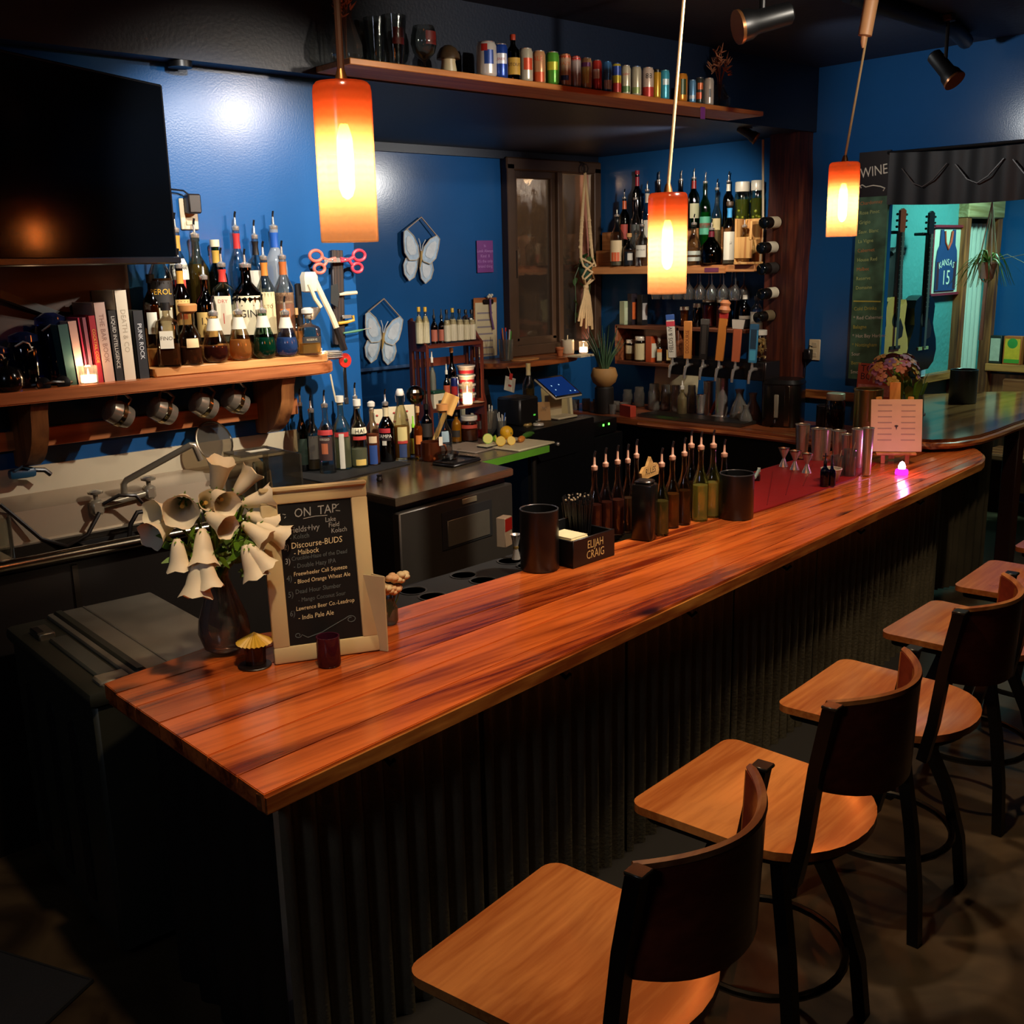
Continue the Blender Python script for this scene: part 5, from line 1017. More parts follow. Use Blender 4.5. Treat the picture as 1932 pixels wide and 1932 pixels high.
# magnetic strip with scissors and tools
x, y, z = (2.698,4.085,1.854)
MS = thing('magnetic_strip', 'tall grey grooved magnetic strip fixed upright on the wall', 'magnetic strip', (x, y, z), 0, None, (0, R(2.2), 0))
obj('strip_body', bx((0, 0, 0), (.085, .03, .60), bev=.004), paint('#3a3432', .4, .4), MS)
for k in (-1, 0, 1): obj('groove', bx((k*.024, -.0155, 0), (.008, .002, .6)), paint('#5a4d46', .35, .6), MS)
def scissors(label, P, sx, col):
    t = thing('scissors', label, 'scissors', P, 0, None, (0, 0 if sx > 0 else 0, 0))
    for s, (cx, cz, a) in ((1, (.11, .03, .035)), ) if False else (((1), (sx*.115, .028, .040)), ((-1), (sx*.095, -.05, .034))):
        obj('handle', tube(new(), [(cx+a*1.15*math.cos(2*PI*k/18), -.022, cz+a*.82*math.sin(2*PI*k/18)) for k in range(18)], .0105, 8, True), paint(col, .4), t)
        obj('shank', tube(new(), [(cx-sx*a, -.022, cz*.7), (sx*.03, -.022, 0), (-sx*.03, -.022, -cz*.2)], .011, 8), paint(col, .4), t)
        obj('blade', bx((-sx*.075, -.02+.003*s, .004*s), (.15, .003, .02), bev=.001), STEEL, t)
    obj('pivot', ball(new(), (0, -.03, 0), .008, seg=10), STEEL, t); return t
SCI = [scissors('salmon handled scissors pointing right on the magnetic strip', (2.652,4.06,2.018), -1, '#cf6a58')]
SCI += [scissors('crimson handled scissors pointing left on the magnetic strip', (2.715,4.055,2.017), 1, '#c0384a')]
pl_ = thing('bench_scraper', 'grey scraper with pale handle stuck on magnetic strip', 'scraper', (2.691,4.06,1.868)); obj('blade', prism(new(), [(-.07, -.05), (-.02, -.08), (.0, 0), (-.01, .07), (-.06, .06)], -.003, .003, RX(PI/2)), paint('#4a4d4c', .35, .7), pl_); obj('handle', tube(new(), [(0, 0, .0), (.05, 0, .005), (.135, 0, .008)], [.008, .013, .012], 8), paint('#c8b898', .5), pl_)
yp = thing('yellow_peeler', 'yellow handled peeler held low on the magnetic strip', 'peeler', (2.705,4.06,1.746)); obj('handle', tube(new(), [(-.04, 0, -.005), (.03, 0, .0), (.08, 0, .01), (.075, 0, .04)], .010, 8), paint('#c8962a', .45), yp); obj('blade', bx((.03, 0, .035), (.07, .004, .022), bev=.002), STEEL, yp)
gp = thing('green_skewer_tool', 'green handled bar tool reaching right from magnetic strip', 'bar tool', (2.736,4.06,1.7), 0, None, (0, R(-3), 0)); obj('handle', tube(new(), [(-.05, 0, 0), (.05, 0, .002), (.11, 0, .006)], [.006, .009, .004], 8), paint('#4a7a5a', .45), gp); obj('rod', tube(new(), [(.1, 0, .006), (.17, 0, .01)], .003, 6), STEEL, gp)
for o_ in (MS, pl_, yp, gp)+tuple(SCI): o_.scale = (.69, .69, .69)
# butterflies
def butterfly(label, P, rot):
    t = thing('butterfly_plaque', label, 'wall ornament', P, 0, 'butterfly plaques on the back wall', (0, rot, 0))
    WNG = paint('#a9c0d8', .5, var=.35, scale=24); INN = paint('#cdd4d8', .5, var=.15, scale=30); RIM = paint('#c8b9a0', .6)
    up = [(.008, -.01), (.025, .06), (.07, .12), (.13, .155), (.155, .135), (.15, .07), (.135, .0), (.09, -.045), (.03, -.035)]
    lo = [(.006, -.02), (.06, -.03), (.115, -.035), (.13, -.08), (.115, -.14), (.07, -.18), (.03, -.15), (.01, -.08)]
    def shrink(p, f): 
        cx = sum(a for a, _ in p)/len(p); cy_ = sum(b for _, b in p)/len(p); return [(cx+(a-cx)*f, cy_+(b-cy_)*f) for a, b in p]
    for s in (-1, 1):
        for nm, pp, y0 in (('upper_wing', up, -.018), ('lower_wing', lo, -.008)):
            q = [(s*a, b) for a, b in pp]; q = q if s > 0 else q[::-1]
            wgo = obj(nm, prism(new(), q, y0, y0+.008, T(0, 0, 0) @ Matrix(((1, 0, 0, 0), (0, 0, 1, 0), (0, 1, 0, 0), (0, 0, 0, 1))), bev=0), WNG, t, 30)
            q2 = shrink(q, .62); obj('wing_field', prism(new(), q2, y0-.003, y0, Matrix(((1, 0, 0, 0), (0, 0, 1, 0), (0, 1, 0, 0), (0, 0, 0, 1)))), INN, wgo, 30)
            obj('wing_rim', tube(new(), [(a, y0-.001, b) for a, b in q], .0035, 5, True), RIM, wgo)
    obj('body', tube(new(), [(0, -.024, .03), (0, -.028, -.02), (0, -.024, -.08)], [.008, .0095, .004], 8), paint('#b8924a', .5), t)
    for s in (-1, 1): obj('antenna', tube(new(), [(s*.004, -.022, .03), (s*.012, -.022, .075), (s*.03, -.022, .11)], .0035, 5), INN, t)
    obj('hanger', tube(new(), [(-.135, -.012, .15), (-.01, -.005, .255), (.135, -.012, .15)], .0055, 5), paint('#a08a74', .6), t); return t
butterfly('pale blue butterfly plaque hanging higher, under the large lamp side', (4.594,5.93,2.046), R(9))
butterfly('pale blue butterfly plaque hanging lower, left of the wooden rack', (4.245,5.93,1.515), R(10))
# macrame hanger in the window
x, y, z = (6.136,5.82,2.666)
ROPE = paint('#cdb083', .8, var=.15, bump=.4, bscale=120)
mh = thing('macrame_hanger', 'cream macrame hanger holding a small leafy pot before the window', 'plant hanger', (x, y, z))
obj('hook_ring', tube(new(), [(.032*math.cos(2*PI*k/16), 0, .032*math.sin(2*PI*k/16)) for k in range(16)], .006, 6, True), paint('#2a1f18', .4), mh)
obj('hook', tube(new(), [(0, 0, .03), (0, .05, .05), (0, .12, .05)], .006, 6), paint('#2a1f18', .4), mh)
for s in (-1, 1):
    obj('rope', tube(new(), [(0, 0, -.03), (s*.02, 0, -.2), (s*.04, 0, -.38), (s*.052, 0, -.5), (s*.065, -.01, -.66)], [.01, .011, .014, .015, .012], 8), ROPE, mh)
    for k in range(5): obj('knot', ball(new(), (s*(.04+.005*k), 0, -.38-.05*k), .017, seg=10), ROPE, mh)
    obj('net_cord', tube(new(), [(s*.065, -.01, -.66), (s*.068, -.04, -.72), (0, -.07, -.77), (-s*.055, -.04, -.82), (0, 0, -.87)], .0085, 6), ROPE, mh)
    obj('net_cord', tube(new(), [(s*.065, -.01, -.66), (s*.02, -.07, -.70), (-s*.05, -.05, -.75), (-s*.06, -.02, -.8), (0, 0, -.87)], .0085, 6), ROPE, mh)
pt = obj('pot', lathe(new(), [(.02, -.83), (.05, -.8), (.06, -.74), (.058, -.7), (.05, -.7), (.045, -.78), (.0001, -.79)], 18), paint('#2a4a3a', .4), mh)
obj('gather_knot', ball(new(), (0, 0, -.88), .024, seg=10), ROPE, mh)
for k, (dx, ln) in enumerate(((-.085, .26), (-.06, .3), (-.03, .24), (.0, .32), (.03, .3), (.05, .3), (.07, .33))):
    obj('tassel', tube(new(), [(dx*.1, 0, -.88), (dx*.35, -.01, -.95), (dx*.8, -.005, -.88-ln*.7), (dx, 0, -.88-ln)], [.011, .013, .013, .01], 6), ROPE, mh)
LEAF = paint('#38562c', .5, var=.3, scale=12)
rnd = random.Random(4)
for k in range(26):
    a = rnd.uniform(0, 2*PI); q = rnd.uniform(.03, .1); zz0 = -.68-rnd.uniform(-.05, .5) if k > 8 else -.68+rnd.uniform(-.02, .06)
    c = Vector((q*math.cos(a)*1.1, q*math.sin(a)*.5+.02, zz0)); d = Vector((rnd.uniform(-1, 1), rnd.uniform(-.5, .5), rnd.uniform(-1, .2))).normalized()*.035
    obj('leaf', sheet(new(), lambda u, v: tuple(c+d*(2*u-.3)+Vector((0, 0, 1)).cross(d).normalized()*((v-.5)*.045*math.sin(PI*min(.98, max(.02, u))))+Vector((0, 0, -.01*(2*u-1)**2))), 4, 2), LEAF, mh, 60)
for s in (-1, 1): obj('vine', tube(new(), [(s*.04, .02, -.7), (s*.09, .03, -.8), (s*.07, .04, -1.0), (s*.09, .03, -1.15)], .003, 5), LEAF, mh)
# till corner
tc_ = thing('till_cabinet', 'black cabinet with drawer carrying the till tablet', 'cabinet', (0, 0, 0))
obj('cabinet_body', prism(new(), [(4.52, 4.80), (5.26, 4.92), (5.26, 5.62), (4.52, 5.62)], .02, .95, bev=.004), paint('#0d0d0e', .4), tc_)
obj('low_wing', prism(new(), [(5.262, 4.92), (5.62, 4.98), (5.62, 5.62), (5.262, 5.62)], .02, .80), paint('#0d0d0e', .4), tc_)
obj('drawer_front', prism(new(), [(4.56, 4.795), (5.05, 4.876), (5.05, 4.888), (4.56, 4.808)], .74, .93), paint('#111112', .35), tc_)
obj('drawer_lock', ball(new(), (4.82, 4.83, .83), .014, seg=10), STEEL, tc_)
LGT = glow('#4aff3a', 6)
am = thing('stereo_receiver', 'black receiver with two green indicator lights beside till', 'receiver', (5.45, 4.80, .95), R(9.3)); obj('case', bx((-.01, .32, -.06), (.33, .3, .1), bev=.004), paint('#0b0b0c', .35), am)
am.location.z = .80+.116
for x in (-.02, .05): obj('indicator_light', bx((x+.0, .169, -.045), (.014, .003, .014)), LGT, am)
obj('foot', bx((-.01, .32, -.112), (.3, .24, .006)), PLASTICB, am)
tl = thing('till_tablet', 'tilted tablet with dark blue starry screen on white stand', 'tablet', (5.08, 5.06, .951), R(4))
obj('stand_base', bx((0, .02, .008), (.2, .18, .016), bev=.006), paint('#c9b994', .4), tl); obj('stand_neck', prism(new(), [(-.07, .05), (.07, .05), (.06, .09), (-.06, .09)], .01, .15), paint('#c2b08a', .4), tl)
Mt = T(0, .02, .205) @ RX(R(-58))
tbm = bx((0, 0, 0), (.28, .02, .23), bev=.008, M=Mt @ RX(0)); tb_ = obj('tablet_body', tbm, paint('#c9b994', .35), tl)
obj('bezel', bx((0, -.0105, 0), (.27, .002, .22), M=Mt), paint('#08080a', .15), tl)
sm, nt, out = newmat('till_screen'); L = nt.links.new; tcn = N(nt, 'ShaderNodeTexCoord'); vo = N(nt, 'ShaderNodeTexVoronoi'); vo.inputs['Scale'].default_value = 22; L(tcn.outputs['Object'], vo.inputs[0])
rp = N(nt, 'ShaderNodeValToRGB'); L(vo.outputs['Distance'], rp.inputs[0]); e = rp.color_ramp.elements; e[0].position = .06; e[0].color = (.5, .8, 1, 1); e[1].position = .16; e[1].color = (.004, .018, .09, 1)
em = N(nt, 'ShaderNodeEmission'); L(rp.outputs[0], em.inputs[0]); em.inputs[1].default_value = .9; L(em.outputs[0], out.inputs[0])
obj('screen', bx((0, -.012, 0), (.245, .001, .19), M=Mt), sm, tl)
bottle('pale wine bottle with yellow label standing left of the till tablet', (*(4.916,5.2,1.185)[:2], .95, .37, .04), 'wine', '#b8a878', '#6a5a34', .55, 'cap', [(.12, .42, '#c8b83a', 46)], neck='#d0c090', tcol='#d0b878')
pr_ = thing('receipt_printer', 'black receipt printer leaning behind the jars', 'printer', (4.72, 5.1, .95), R(8)); obj('case', bx((0, 0, .09), (.2, .2, .18), bev=.012), paint('#151412', .4), pr_); obj('paper_slot', bx((0, -.05, .181), (.12, .02, .003)), paint('#050505', .5), pr_); obj('status_light', bx((.05, -.101, .06), (.02, .002, .01)), glow('#3a8a2a', 1.5), pr_)
ds_ = thing('customer_display', 'black slanted display panel behind the counter bottles', 'display', zz((4.903,5.364,0.9), .9)); obj('panel', bx((0, .3, .26), (.23, .02, .2), bev=.005, M=RX(R(-14))), paint('#1a1614', .35), ds_); obj('stand', bx((0, .26, .09), (.05, .03, .18)), PLASTICB, ds_)
nt2 = thing('ticket_note', 'white note with red mark taped below the window ledge', 'note', (5.02,5.5,1.154), 0, None, (R(-8), R(18), 0)); obj('paper', bx((0, 0, 0), (.1, .002, .1)), paint('#c9bfa8', .7), nt2); obj('red_tape', bx((0, -.002, .055), (.03, .002, .045)), paint('#b02a20', .5), nt2); obj('red_mark', bx((0, -.0015, -.01), (.03, .001, .014)), paint('#a03028', .6), nt2); obj('string', tube(new(), [(0, .002, .07), (.01, .05, .13), (.02, .2, .15)], .002, 4), ROPE, nt2)
tn = thing('table_tent', 'brown paper tent card left of the till stand', 'card', zz((4.945,5.088,0.9), .951), R(-35))
for s in (-1, 1): obj('card_face', bx((0, s*.025, .06), (.085, .003, .125), M=T(0, 0, 0) @ T(0, s*.0, 0) @ T(0, s*.025, .06) @ RX(R(s*20)) @ T(0, -s*.025, -.06)), paint('#a87c44', .7), tn)
obj('lettering', text(new(), 'TIPS', .02, T(0, -.05, .085) @ RX(R(-20))), paint('#4a3018', .6), tn, 0)
dd = thing('white_saucer', 'white saucer beside the brown tent card', 'saucer', zz((4.813,5.067,0.95), .951)); obj('plate', lathe(new(), [(.03, 0), (.06, .012), (.062, .016), (.03, .006), (.0001, .004)], 22), paint('#cfc4ac', .35), dd); obj('foot', lathe(new(), [(.03, 0), (.028, .003)], 16), paint('#cfc4ac', .35), dd)
mp = thing('menu_stack', 'stack of cream menu papers standing behind the till tablet', 'menus', (5.40, 5.42, .801), R(-20), None, (R(-10), 0, R(-20)))
for k in range(3): obj('sheet', bx((.03*k, .012*k, .15), (.2, .003, .3-.02*k), R(4*k)), paint(['#a8925e', '#8a7a58', '#c9b98a'][k], .7), mp)
# spiky plant in a pot right of the till
pp = thing('potted_agave', 'spiky green plant in round tan pot at recess corner', 'potted plant', (5.83, 5.25, .88)); pp.location = (5.80, 5.32, 1.08)
obj('pot', lathe(new(), [(.05, 0), (.085, .03), (.1, .08), (.085, .13), (.08, .135), (.07, .125), (.0001, .12)], 22), paint('#a87c44', .7, var=.2), pp)
obj('saucer_stand', lathe(new(), [(.07, -.198), (.075, -.19), (.07, -.01), (.06, 0)], 18), paint('#1a1612', .5), pp)
for k in range(18):
    a = k*2.4; ln = .2+.16*((k*7) % 5)/5; lean = .05+.12*((k*3) % 4)/4
    b = new(); P = [Vector((.02*math.cos(a), .02*math.sin(a), .12)), Vector((.02+lean*.4, 0, .12+ln*.5)), Vector((.02+lean, 0, .12+ln))]
    rot = Matrix.Rotation(a, 3, 'Z'); P = [P[0], rot @ P[1], rot @ P[2]]
    obj('leaf', tube(b, P, [.011, .008, .0015], 6, flat=.5), paint('#3c5a3a', .5, var=.2), pp)

# ---------------------------------------------------------------- right wall of the recess: bottle shelf
RSW = wood('back_shelf_wood', '#9a5f34', '#c98a54', 'Y', .4, fine=12, tone=.06)
us = thing('back_bottle_shelf', 'pale wooden bottle shelf with stepped rear tiers beside timber post', 'shelf', (0, 0, 0))
obj('board', bx((6.275, 5.06, 1.914), (.245, 1.565, .048), bev=.003), RSW, us)
obj('middle_tier', bx((6.33, 5.09, 1.999), (.135, 1.48, .12), bev=.003), RSW, us)
obj('rear_tier', bx((6.365, 5.09, 2.128), (.065, 1.48, .138), bev=.003), RSW, us)
obj('front_ledge', bx((6.145, 5.16, 1.905), (.012, 1.3, .045)), RSW, us)
obj('price_sticker', bx((6.138, 4.62, 1.905), (.003, .12, .03)), paint('#6a3048', .6), us)
BSH, B2, B3 = 1.939, 2.06, 2.198
def onz(P, z): return (P[0], P[1], z, P[2]+P[3]-z, P[4])
RWR = [
 # front row
 ((6.19,5.545,1.939,0.436,0.052), 'clear bottle with cream label and orange foot at shelf left end', dict(g='#cfd2c8', liq='#c8c0a0', level=.4, labels=[(.1, .52, '#cfb890', 60), (.1, .28, '#c8562c', 40)])),
 ((6.19,5.423,1.939,0.239,0.044), 'short clear bottle marked with small white figure, second on shelf', dict(g='#b9c0c4', liq='#5a6068', level=.5, top='cork', labels=[(.2, .45, '#b8b4a8', 26)])),
 ((6.19,5.299,1.939,0.356,0.049), 'clear bottle with square white label left of the pendant', dict(g='#c4c8c8', liq=None, labels=[(.22, .52, '#c4bfb0', 50, ('DRY RUM', '#5a564c', .016, .4))])),
 ((6.19,4.819,1.939,0.349,0.049), 'ribbed clear bottle right of the hanging pendant', dict(kind='slim', g='#c8ccc0', liq=None, labels=[(.1, .2, '#a8aca0', 90), (.25, .35, '#a8aca0', 90)])),
 ((6.19,4.666,1.939,0.307,0.078), 'round black jug bottle dipped in dark red wax', dict(kind='jug', g='#17120f', liq='#0e0a08', level=.6, neck='#5a1420')),
 ((6.19,4.516,1.939,0.419,0.047), 'clear bottle with blue neck band and tall white label', dict(g='#cfd2cc', liq='#c8b48a', level=.2, top='wood', tcol='#3a2a1c', labels=[(.08, .56, '#cfc8b4', 62, ('DISTILLED', '#6a6a60', .02, .36, 90))], neck='#3a8ac0')),
 ((6.19,4.392,1.939,0.316,0.047), 'cream labelled bottle with black feather mark near the post', dict(g='#c9c4ac', liq='#b8b08a', level=.5, labels=[(.06, .6, '#c9bd94', 66, ('S', '#2a2a24', .09, .32))])),
 # middle row
 ((6.29,5.56,2.06,0.444,0.04), 'dark bottle with red and orange neck in shelf middle row', dict(kind='wine', g='#17120f', liq='#0c0a08', level=.7, labels=[(.2, .5, '#a84034', 40)], neck='#c85a30')),
 ((6.29,5.448,2.06,0.433,0.044), 'clear slender bottle in middle row behind the white figure one', dict(kind='slim', g='#cfd2d0', liq='#c8c8c0', level=.5)),
 ((6.29,5.335,2.06,0.487,0.043), 'clear bottle with pale neck just left of pendant cord', dict(kind='std', g='#cfd0cc', liq=None, labels=[(.2, .5, '#b8b4a4', 50)], neck='#b8b0a0')),
 ((6.34,4.942,2.198,0.411,0.042), 'tall bottle with red neck and green body right of pendant', dict(kind='wine', g='#3f6a3a', liq='#234a24', level=.5, neck='#8a1f1c', labels=[(.2, .5, '#b8b490', 50)])),
 ((6.29,4.803,2.06,0.509,0.041), 'bright green bottle with red banded turquoise label', dict(kind='wine', g='#3aa04a', liq='#1f7a34', level=.55, labels=[(.2, .48, '#4a9a7a', 70), (.3, .38, '#b04a3a', 70)])),
 ((6.29,4.701,2.06,0.459,0.037), 'slim clear bottle with cream neck label behind the black jug', dict(kind='slim', g='#cfc8b4', liq='#b8a878', level=.5, labels=[(.3, .5, '#b8a878', 50)])),
 ((6.34,4.641,2.198,0.368,0.037), 'dark bottle with long white neck label in the rear tier', dict(kind='wine', g='#1a1512', liq='#0e0b09', level=.7, neck='#cfc8b4')),
 ((6.36,5.494,2.198,0.438,0.04), 'tall dark bottle sealed with red wax in the rear tier', dict(kind='wine', g='#201a1a', liq='#120e0e', level=.7, top='cork', tcol='#9a1f30', neck='#9a1f30')),
 ((6.36,5.282,2.198,0.415,0.039), 'dark bottle with pale pourer directly left of pendant cord', dict(kind='wine', g='#1c1714', liq='#100d0b', level=.7)),
 ((6.36,5.074,2.198,0.407,0.039), 'dark bottle with pale pourer directly right of pendant cord', dict(kind='wine', g='#1c1714', liq='#100d0b', level=.7)),
 ((6.24,4.358,1.939,0.281,0.025), 'thin clear bottle with metal pourer beside wooden box', dict(kind='slim', g='#cfcfc4', liq=None)),
]
for (P, lab, kw) in RWR:
    kw.setdefault('kind', 'std'); bottle(lab, P, jit=random.uniform(-.3, .3), seg=16, **kw)
for P, lab in (((6.33,4.515,2.06,0.424,0.055), 'tall jar of green olives, left of two on bottle shelf'), ((6.33,4.397,2.06,0.426,0.043), 'tall jar of green olives touching the timber post')):
    P = (P[0], P[1], B2, P[3], P[4]); t = bottle(lab, P, 'jar', '#d8d8b8', '#5a6a1c', .74, 'lid', name='olive_jar', cat='jar', clear=.6)
    b = new(); rr = random.Random(int(P[1]*100))
    for k in range(60):
        a = rr.uniform(0, 2*PI); q = P[4]*.78*math.sqrt(rr.uniform(.3, 1)); ball(b, (q*math.cos(a), q*math.sin(a), rr.uniform(.03, P[3]*.7)), .013, seg=7)
    o = obj('olives', b, paint('#8f9a2c', .35, var=.2), t, 60); o['kind'] = 'stuff'
P = (6.185,4.277,1.939,0.257,0.057)
wbx = thing('wooden_bottle_box', 'pale wooden open bottle box at the shelf right end', 'box', (6.185, 4.35, 1.939)); BXW = wood('box_wood', '#a8703c', '#cfa060', 'Z', .5)
for nm, c, s in (('side_board', (-.06, 0, .11), (.012, .14, .14)), ('side_board', (.06, 0, .15), (.012, .14, .3)), ('end_board', (0, .07, .15), (.12, .012, .3)), ('base_board', (0, 0, .008), (.13, .15, .016)), ('front_block', (-.02, -.06, .22), (.1, .02, .12))): obj(nm, bx(c, s, bev=.002), BXW, wbx)
# hanging stemware under the shelf
def stem(label, y, x, k):
    t = thing('hanging_wineglass', label, 'wine glass', (x, y, 1.888), 0, 'wine glasses hung under the bottle shelf')
    obj('glass_bowl', lathe(new(), [(.033, 0), (.032, -.003), (.006, -.008), (.005, -.08), (.012, -.09), (.036, -.12), (.042, -.155), (.036, -.19), (.034, -.19), (.040, -.155), (.034, -.122), (.0001, -.094)], 16), glass('#d8d8d4', .8, .05), t, 50)
for k in range(8):
    for j in range(2):
        stem(['nearest the timber post', 'second from the timber post', 'third from the timber post', 'fourth from the timber post', 'fourth from the window end', 'third from the window end', 'second from the window end', 'nearest the window end'][k]+(', front row of hung wine glasses' if j == 0 else ', rear row of hung wine glasses'), 4.46+k*.10, 6.2+j*.1, k)
# wooden cubby and the lower shelf of the recess
CBW = wood('cubby_wood', '#4a2414', '#854a2a', 'Y', .45)
cu_ = thing('cubby_shelf', 'brown wooden cubby shelf with jars and boxes inside', 'shelf', (0, 0, 0))
for nm, c, s in (('top_board', (6.29, 4.96, 1.486), (.2, 1.20, .026)), ('bottom_board', (6.29, 5.26, 1.213), (.2, .58, .026)), ('end_board', (6.29, 5.555, 1.35), (.2, .024, .3)), ('end_board', (6.29, 4.955, 1.35), (.2, .024, .3)), ('back_board', (6.388, 5.26, 1.35), (.012, .58, .28))): obj(nm, bx(c, s, bev=.003), CBW, cu_)
CBF = 1.227
def onc(P): return (P[0], P[1], CBF, P[2]+P[3]-CBF, P[4])
bottle('amber jar with white lid in the cubby, partly hidden', onc((6.28,5.482,1.227,0.152,0.039)), 'jar', '#cfc09a', '#c8883a', .35, 'lid', [(.35, .75, '#cbbf98', 80)], tcol='#d4ccb8', name='honey_jar', cat='jar')
bottle('large cream jar with white lid in front inside the cubby', onc((6.24,5.351,1.227,0.183,0.042)), 'jar', '#cfc6a8', '#c8b888', .7, 'lid', [(.08, .75, '#c9bb8e', 100)], tcol='#d4ccb8', name='cream_jar', cat='jar')
def carton(label, P, col, band, w=None, nm='carton'):
    x, y, z, h, r = P; t = thing(nm, label, 'box', (x, y, z), R(80)); s = r*1.9
    obj('carton_body', bx((0, 0, h/2), (s, s, h), bev=.001), paint(col, .5), t); obj('front_print', bx((0, -s/2-.0006, h*.45), (s*.8, .001, h*.5), M=RZ(-PI/2-.3) if False else I4), paint(band, .5), t); obj('side_print', bx((-s/2-.0006, 0, h*.45), (.001, s*.8, h*.55)), paint(band, .5), t); return t
carton('orange and white carton in the middle of the cubby', onc((6.25,5.249,1.227,0.194,0.032)), '#b8481c', '#cfc8b0')
bottle('small bottle with orange shoulder label right of orange carton', onc((6.25,5.172,1.227,0.189,0.026)), 'square', '#b8b09a', '#8a7a5a', .6, 'knob', [(.1, .5, '#b8ac8a', 40), (.5, .66, '#c86a24', 40)])
bottle('small bottle with orange tilted label near cubby right end', onc((6.25,5.075,1.227,0.193,0.026)), 'square', '#b8b09a', '#5a3a20', .4, 'knob', [(.15, .64, '#c9a868', 40)])
bottle('thin clear bottle at the right end inside the cubby', onc((6.28,5.034,1.227,0.177,0.018)), 'slim', '#c8c0ac', '#6a3a20', .5, 'cap')
TB = 1.50
def ont(P): return (P[0], P[1], TB, P[2]+P[3]-TB, P[4])
carton('pale green book like box at left end of the cubby top', ont((6.25,5.516,1.5,0.177,0.031)), '#a8b490', '#b8c0a0')
carton('black and orange carton on the cubby top', ont((6.27,5.459,1.5,0.233,0.028)), '#241a22', '#c8602c')
carton('tall black carton with white lettering on cubby top', ont((6.27,5.358,1.5,0.226,0.03)), '#101014', '#b8b4b0')
bottle('kraft brown cup with white lid behind the first tap handle', ont((6.28,4.964,1.5,0.137,0.031)), 'tumbler', '#a8743c', '#a8743c', .9, 'lid', tcol='#d0c4ac', name='paper_cup', cat='cup', clear=.02)
bottle('small dark jar with white lid on recess shelf', ont((6.3,4.864,1.5,0.16,0.031)), 'jar', '#3a1a14', '#2a0f0a', .7, 'lid', tcol='#c8bca8', name='cherry_jar', cat='jar')
bottle('jar of red cherries with pale lid, left of the pair', ont((6.32,4.775,1.5,0.206,0.05)), 'jar', '#c8a898', '#7a1418', .74, 'lid', tcol='#c8bca8', name='cherry_jar', cat='jar')
bottle('jar of red cherries with pale lid, right of the pair', ont((6.32,4.648,1.5,0.204,0.051)), 'jar', '#c8a898', '#7a1418', .74, 'lid', tcol='#c8bca8', name='cherry_jar', cat='jar')
bottle('dark bottle with white cap and black white banded label', ont((6.28,4.435,1.5,0.225,0.041)), 'std', '#1a1412', '#0f0b09', .7, 'cap', [(.05, .3, '#151515', 70), (.3, .4, '#c9c0ac', 70)], tcol='#cfc8b8')
bottle('clear bottle with big white label beside the timber post', ont((6.24,4.306,1.5,0.221,0.045)), 'std', '#b8bcbc', '#5a5a5a', .4, 'cap', [(.02, .55, '#c4bda8', 70)])
bottle('tall dark slim bottle at the back of recess shelf', ont((6.36,4.56,1.5,0.317,0.024)), 'wine', '#15120f', '#0c0a08', .7, 'cap')
# wine bottles laid in the post
for P, lab, lc in (((6.22,4.168,2.202), 'uppermost wine bottle lying in timber post, white label', '#c8b89a'), ((6.22,4.182,2.042), 'second wine bottle from the top in timber post', '#c8bca4'), ((6.22,4.173,1.907), 'middle wine bottle in timber post, dark label', '#2a2420'),
                  ((6.22,4.166,1.744), 'second lowest wine bottle in timber post, broad white label', '#d0c6ac'), ((6.22,4.189,1.592), 'lowest wine bottle in timber post, figured brown label', '#6a5a40')):
    t = thing('wine_bottle', lab, 'wine bottle', (6.075, P[1], P[2]), 0, 'wine bottles in the post', (0, R(88), R(2)))
    obj('glass', lathe(new(), [(.0001, .006), (.03, .0), (.037, .006), (.038, .02), (.038, .17), (.03, .2), (.015, .225), (.014, .27)], 20), paint('#0c0d0b', .1), t, 50)
    obj('paper_label', lathe(new(), [(.0385, .08), (.0385, .165)], 20), paint(lc, .6, var=.12), t, 50)
    obj('capsule', lathe(new(), [(.0148, .235), (.0155, .27)], 14), paint('#3a1418', .4), t)
# ---------------------------------------------------------------- tap counter
TCW = wood('tap_counter_wood', '#4a2010', '#8f4c28', 'Y', .3, coat=.3, fine=14)
tcn_ = thing('tap_counter', 'curved dark wood counter carrying the beer taps', 'counter', (0, 0, 0))
poly = [(6.395, 5.85), (5.70, 5.85), (5.70, 4.9), (5.73, 4.5), (5.78, 4.1), (5.78, 3.75), (5.74, 3.5), (5.86, 3.36), (6.395, 3.36)]
obj('top', prism(new(), poly, .835, .88, bev=.006), TCW, tcn_, 30)
obj('edge_band', tube(new(), [(x, y, .848) for x, y in poly[2:8]], .018, 8), wood('tap_edge', '#6a3218', '#a8602f', 'Y', .3), tcn_)
obj('base_panel', prism(new(), [(5.95, 5.8), (5.95, 3.6), (5.98, 3.6), (5.98, 5.8)], .02, .835), paint('#0d0c0c', .5), tcn_)
dt = thing('drip_tray', 'long stainless drip tray under the beer taps', 'drip tray', (0, 0, 0)); obj('tray', prism(new(), [(5.80, 5.0), (5.86, 4.14), (6.05, 4.15), (6.02, 5.0)], .8805, .905, bev=.004), paint('#6f685e', .3, .9), dt); obj('grate', prism(new(), [(5.815, 4.98), (5.875, 4.16), (6.035, 4.17), (6.005, 4.98)], .905, .907), paint('#3a352e', .35, .8), dt)
tw = thing('beer_tap_tower', 'black six tap beer tower box on a steel column', 'beer tower', (6.1, 4.48, .88))
obj('tower_box', bx((0, 0, .36), (.16, .80, .125), bev=.006), paint('#1a1512', .3, .3), tw); obj('tower_end', bx((0, -.405, .36), (.165, .012, .13), bev=.003), paint('#2a2320', .3, .4), tw)
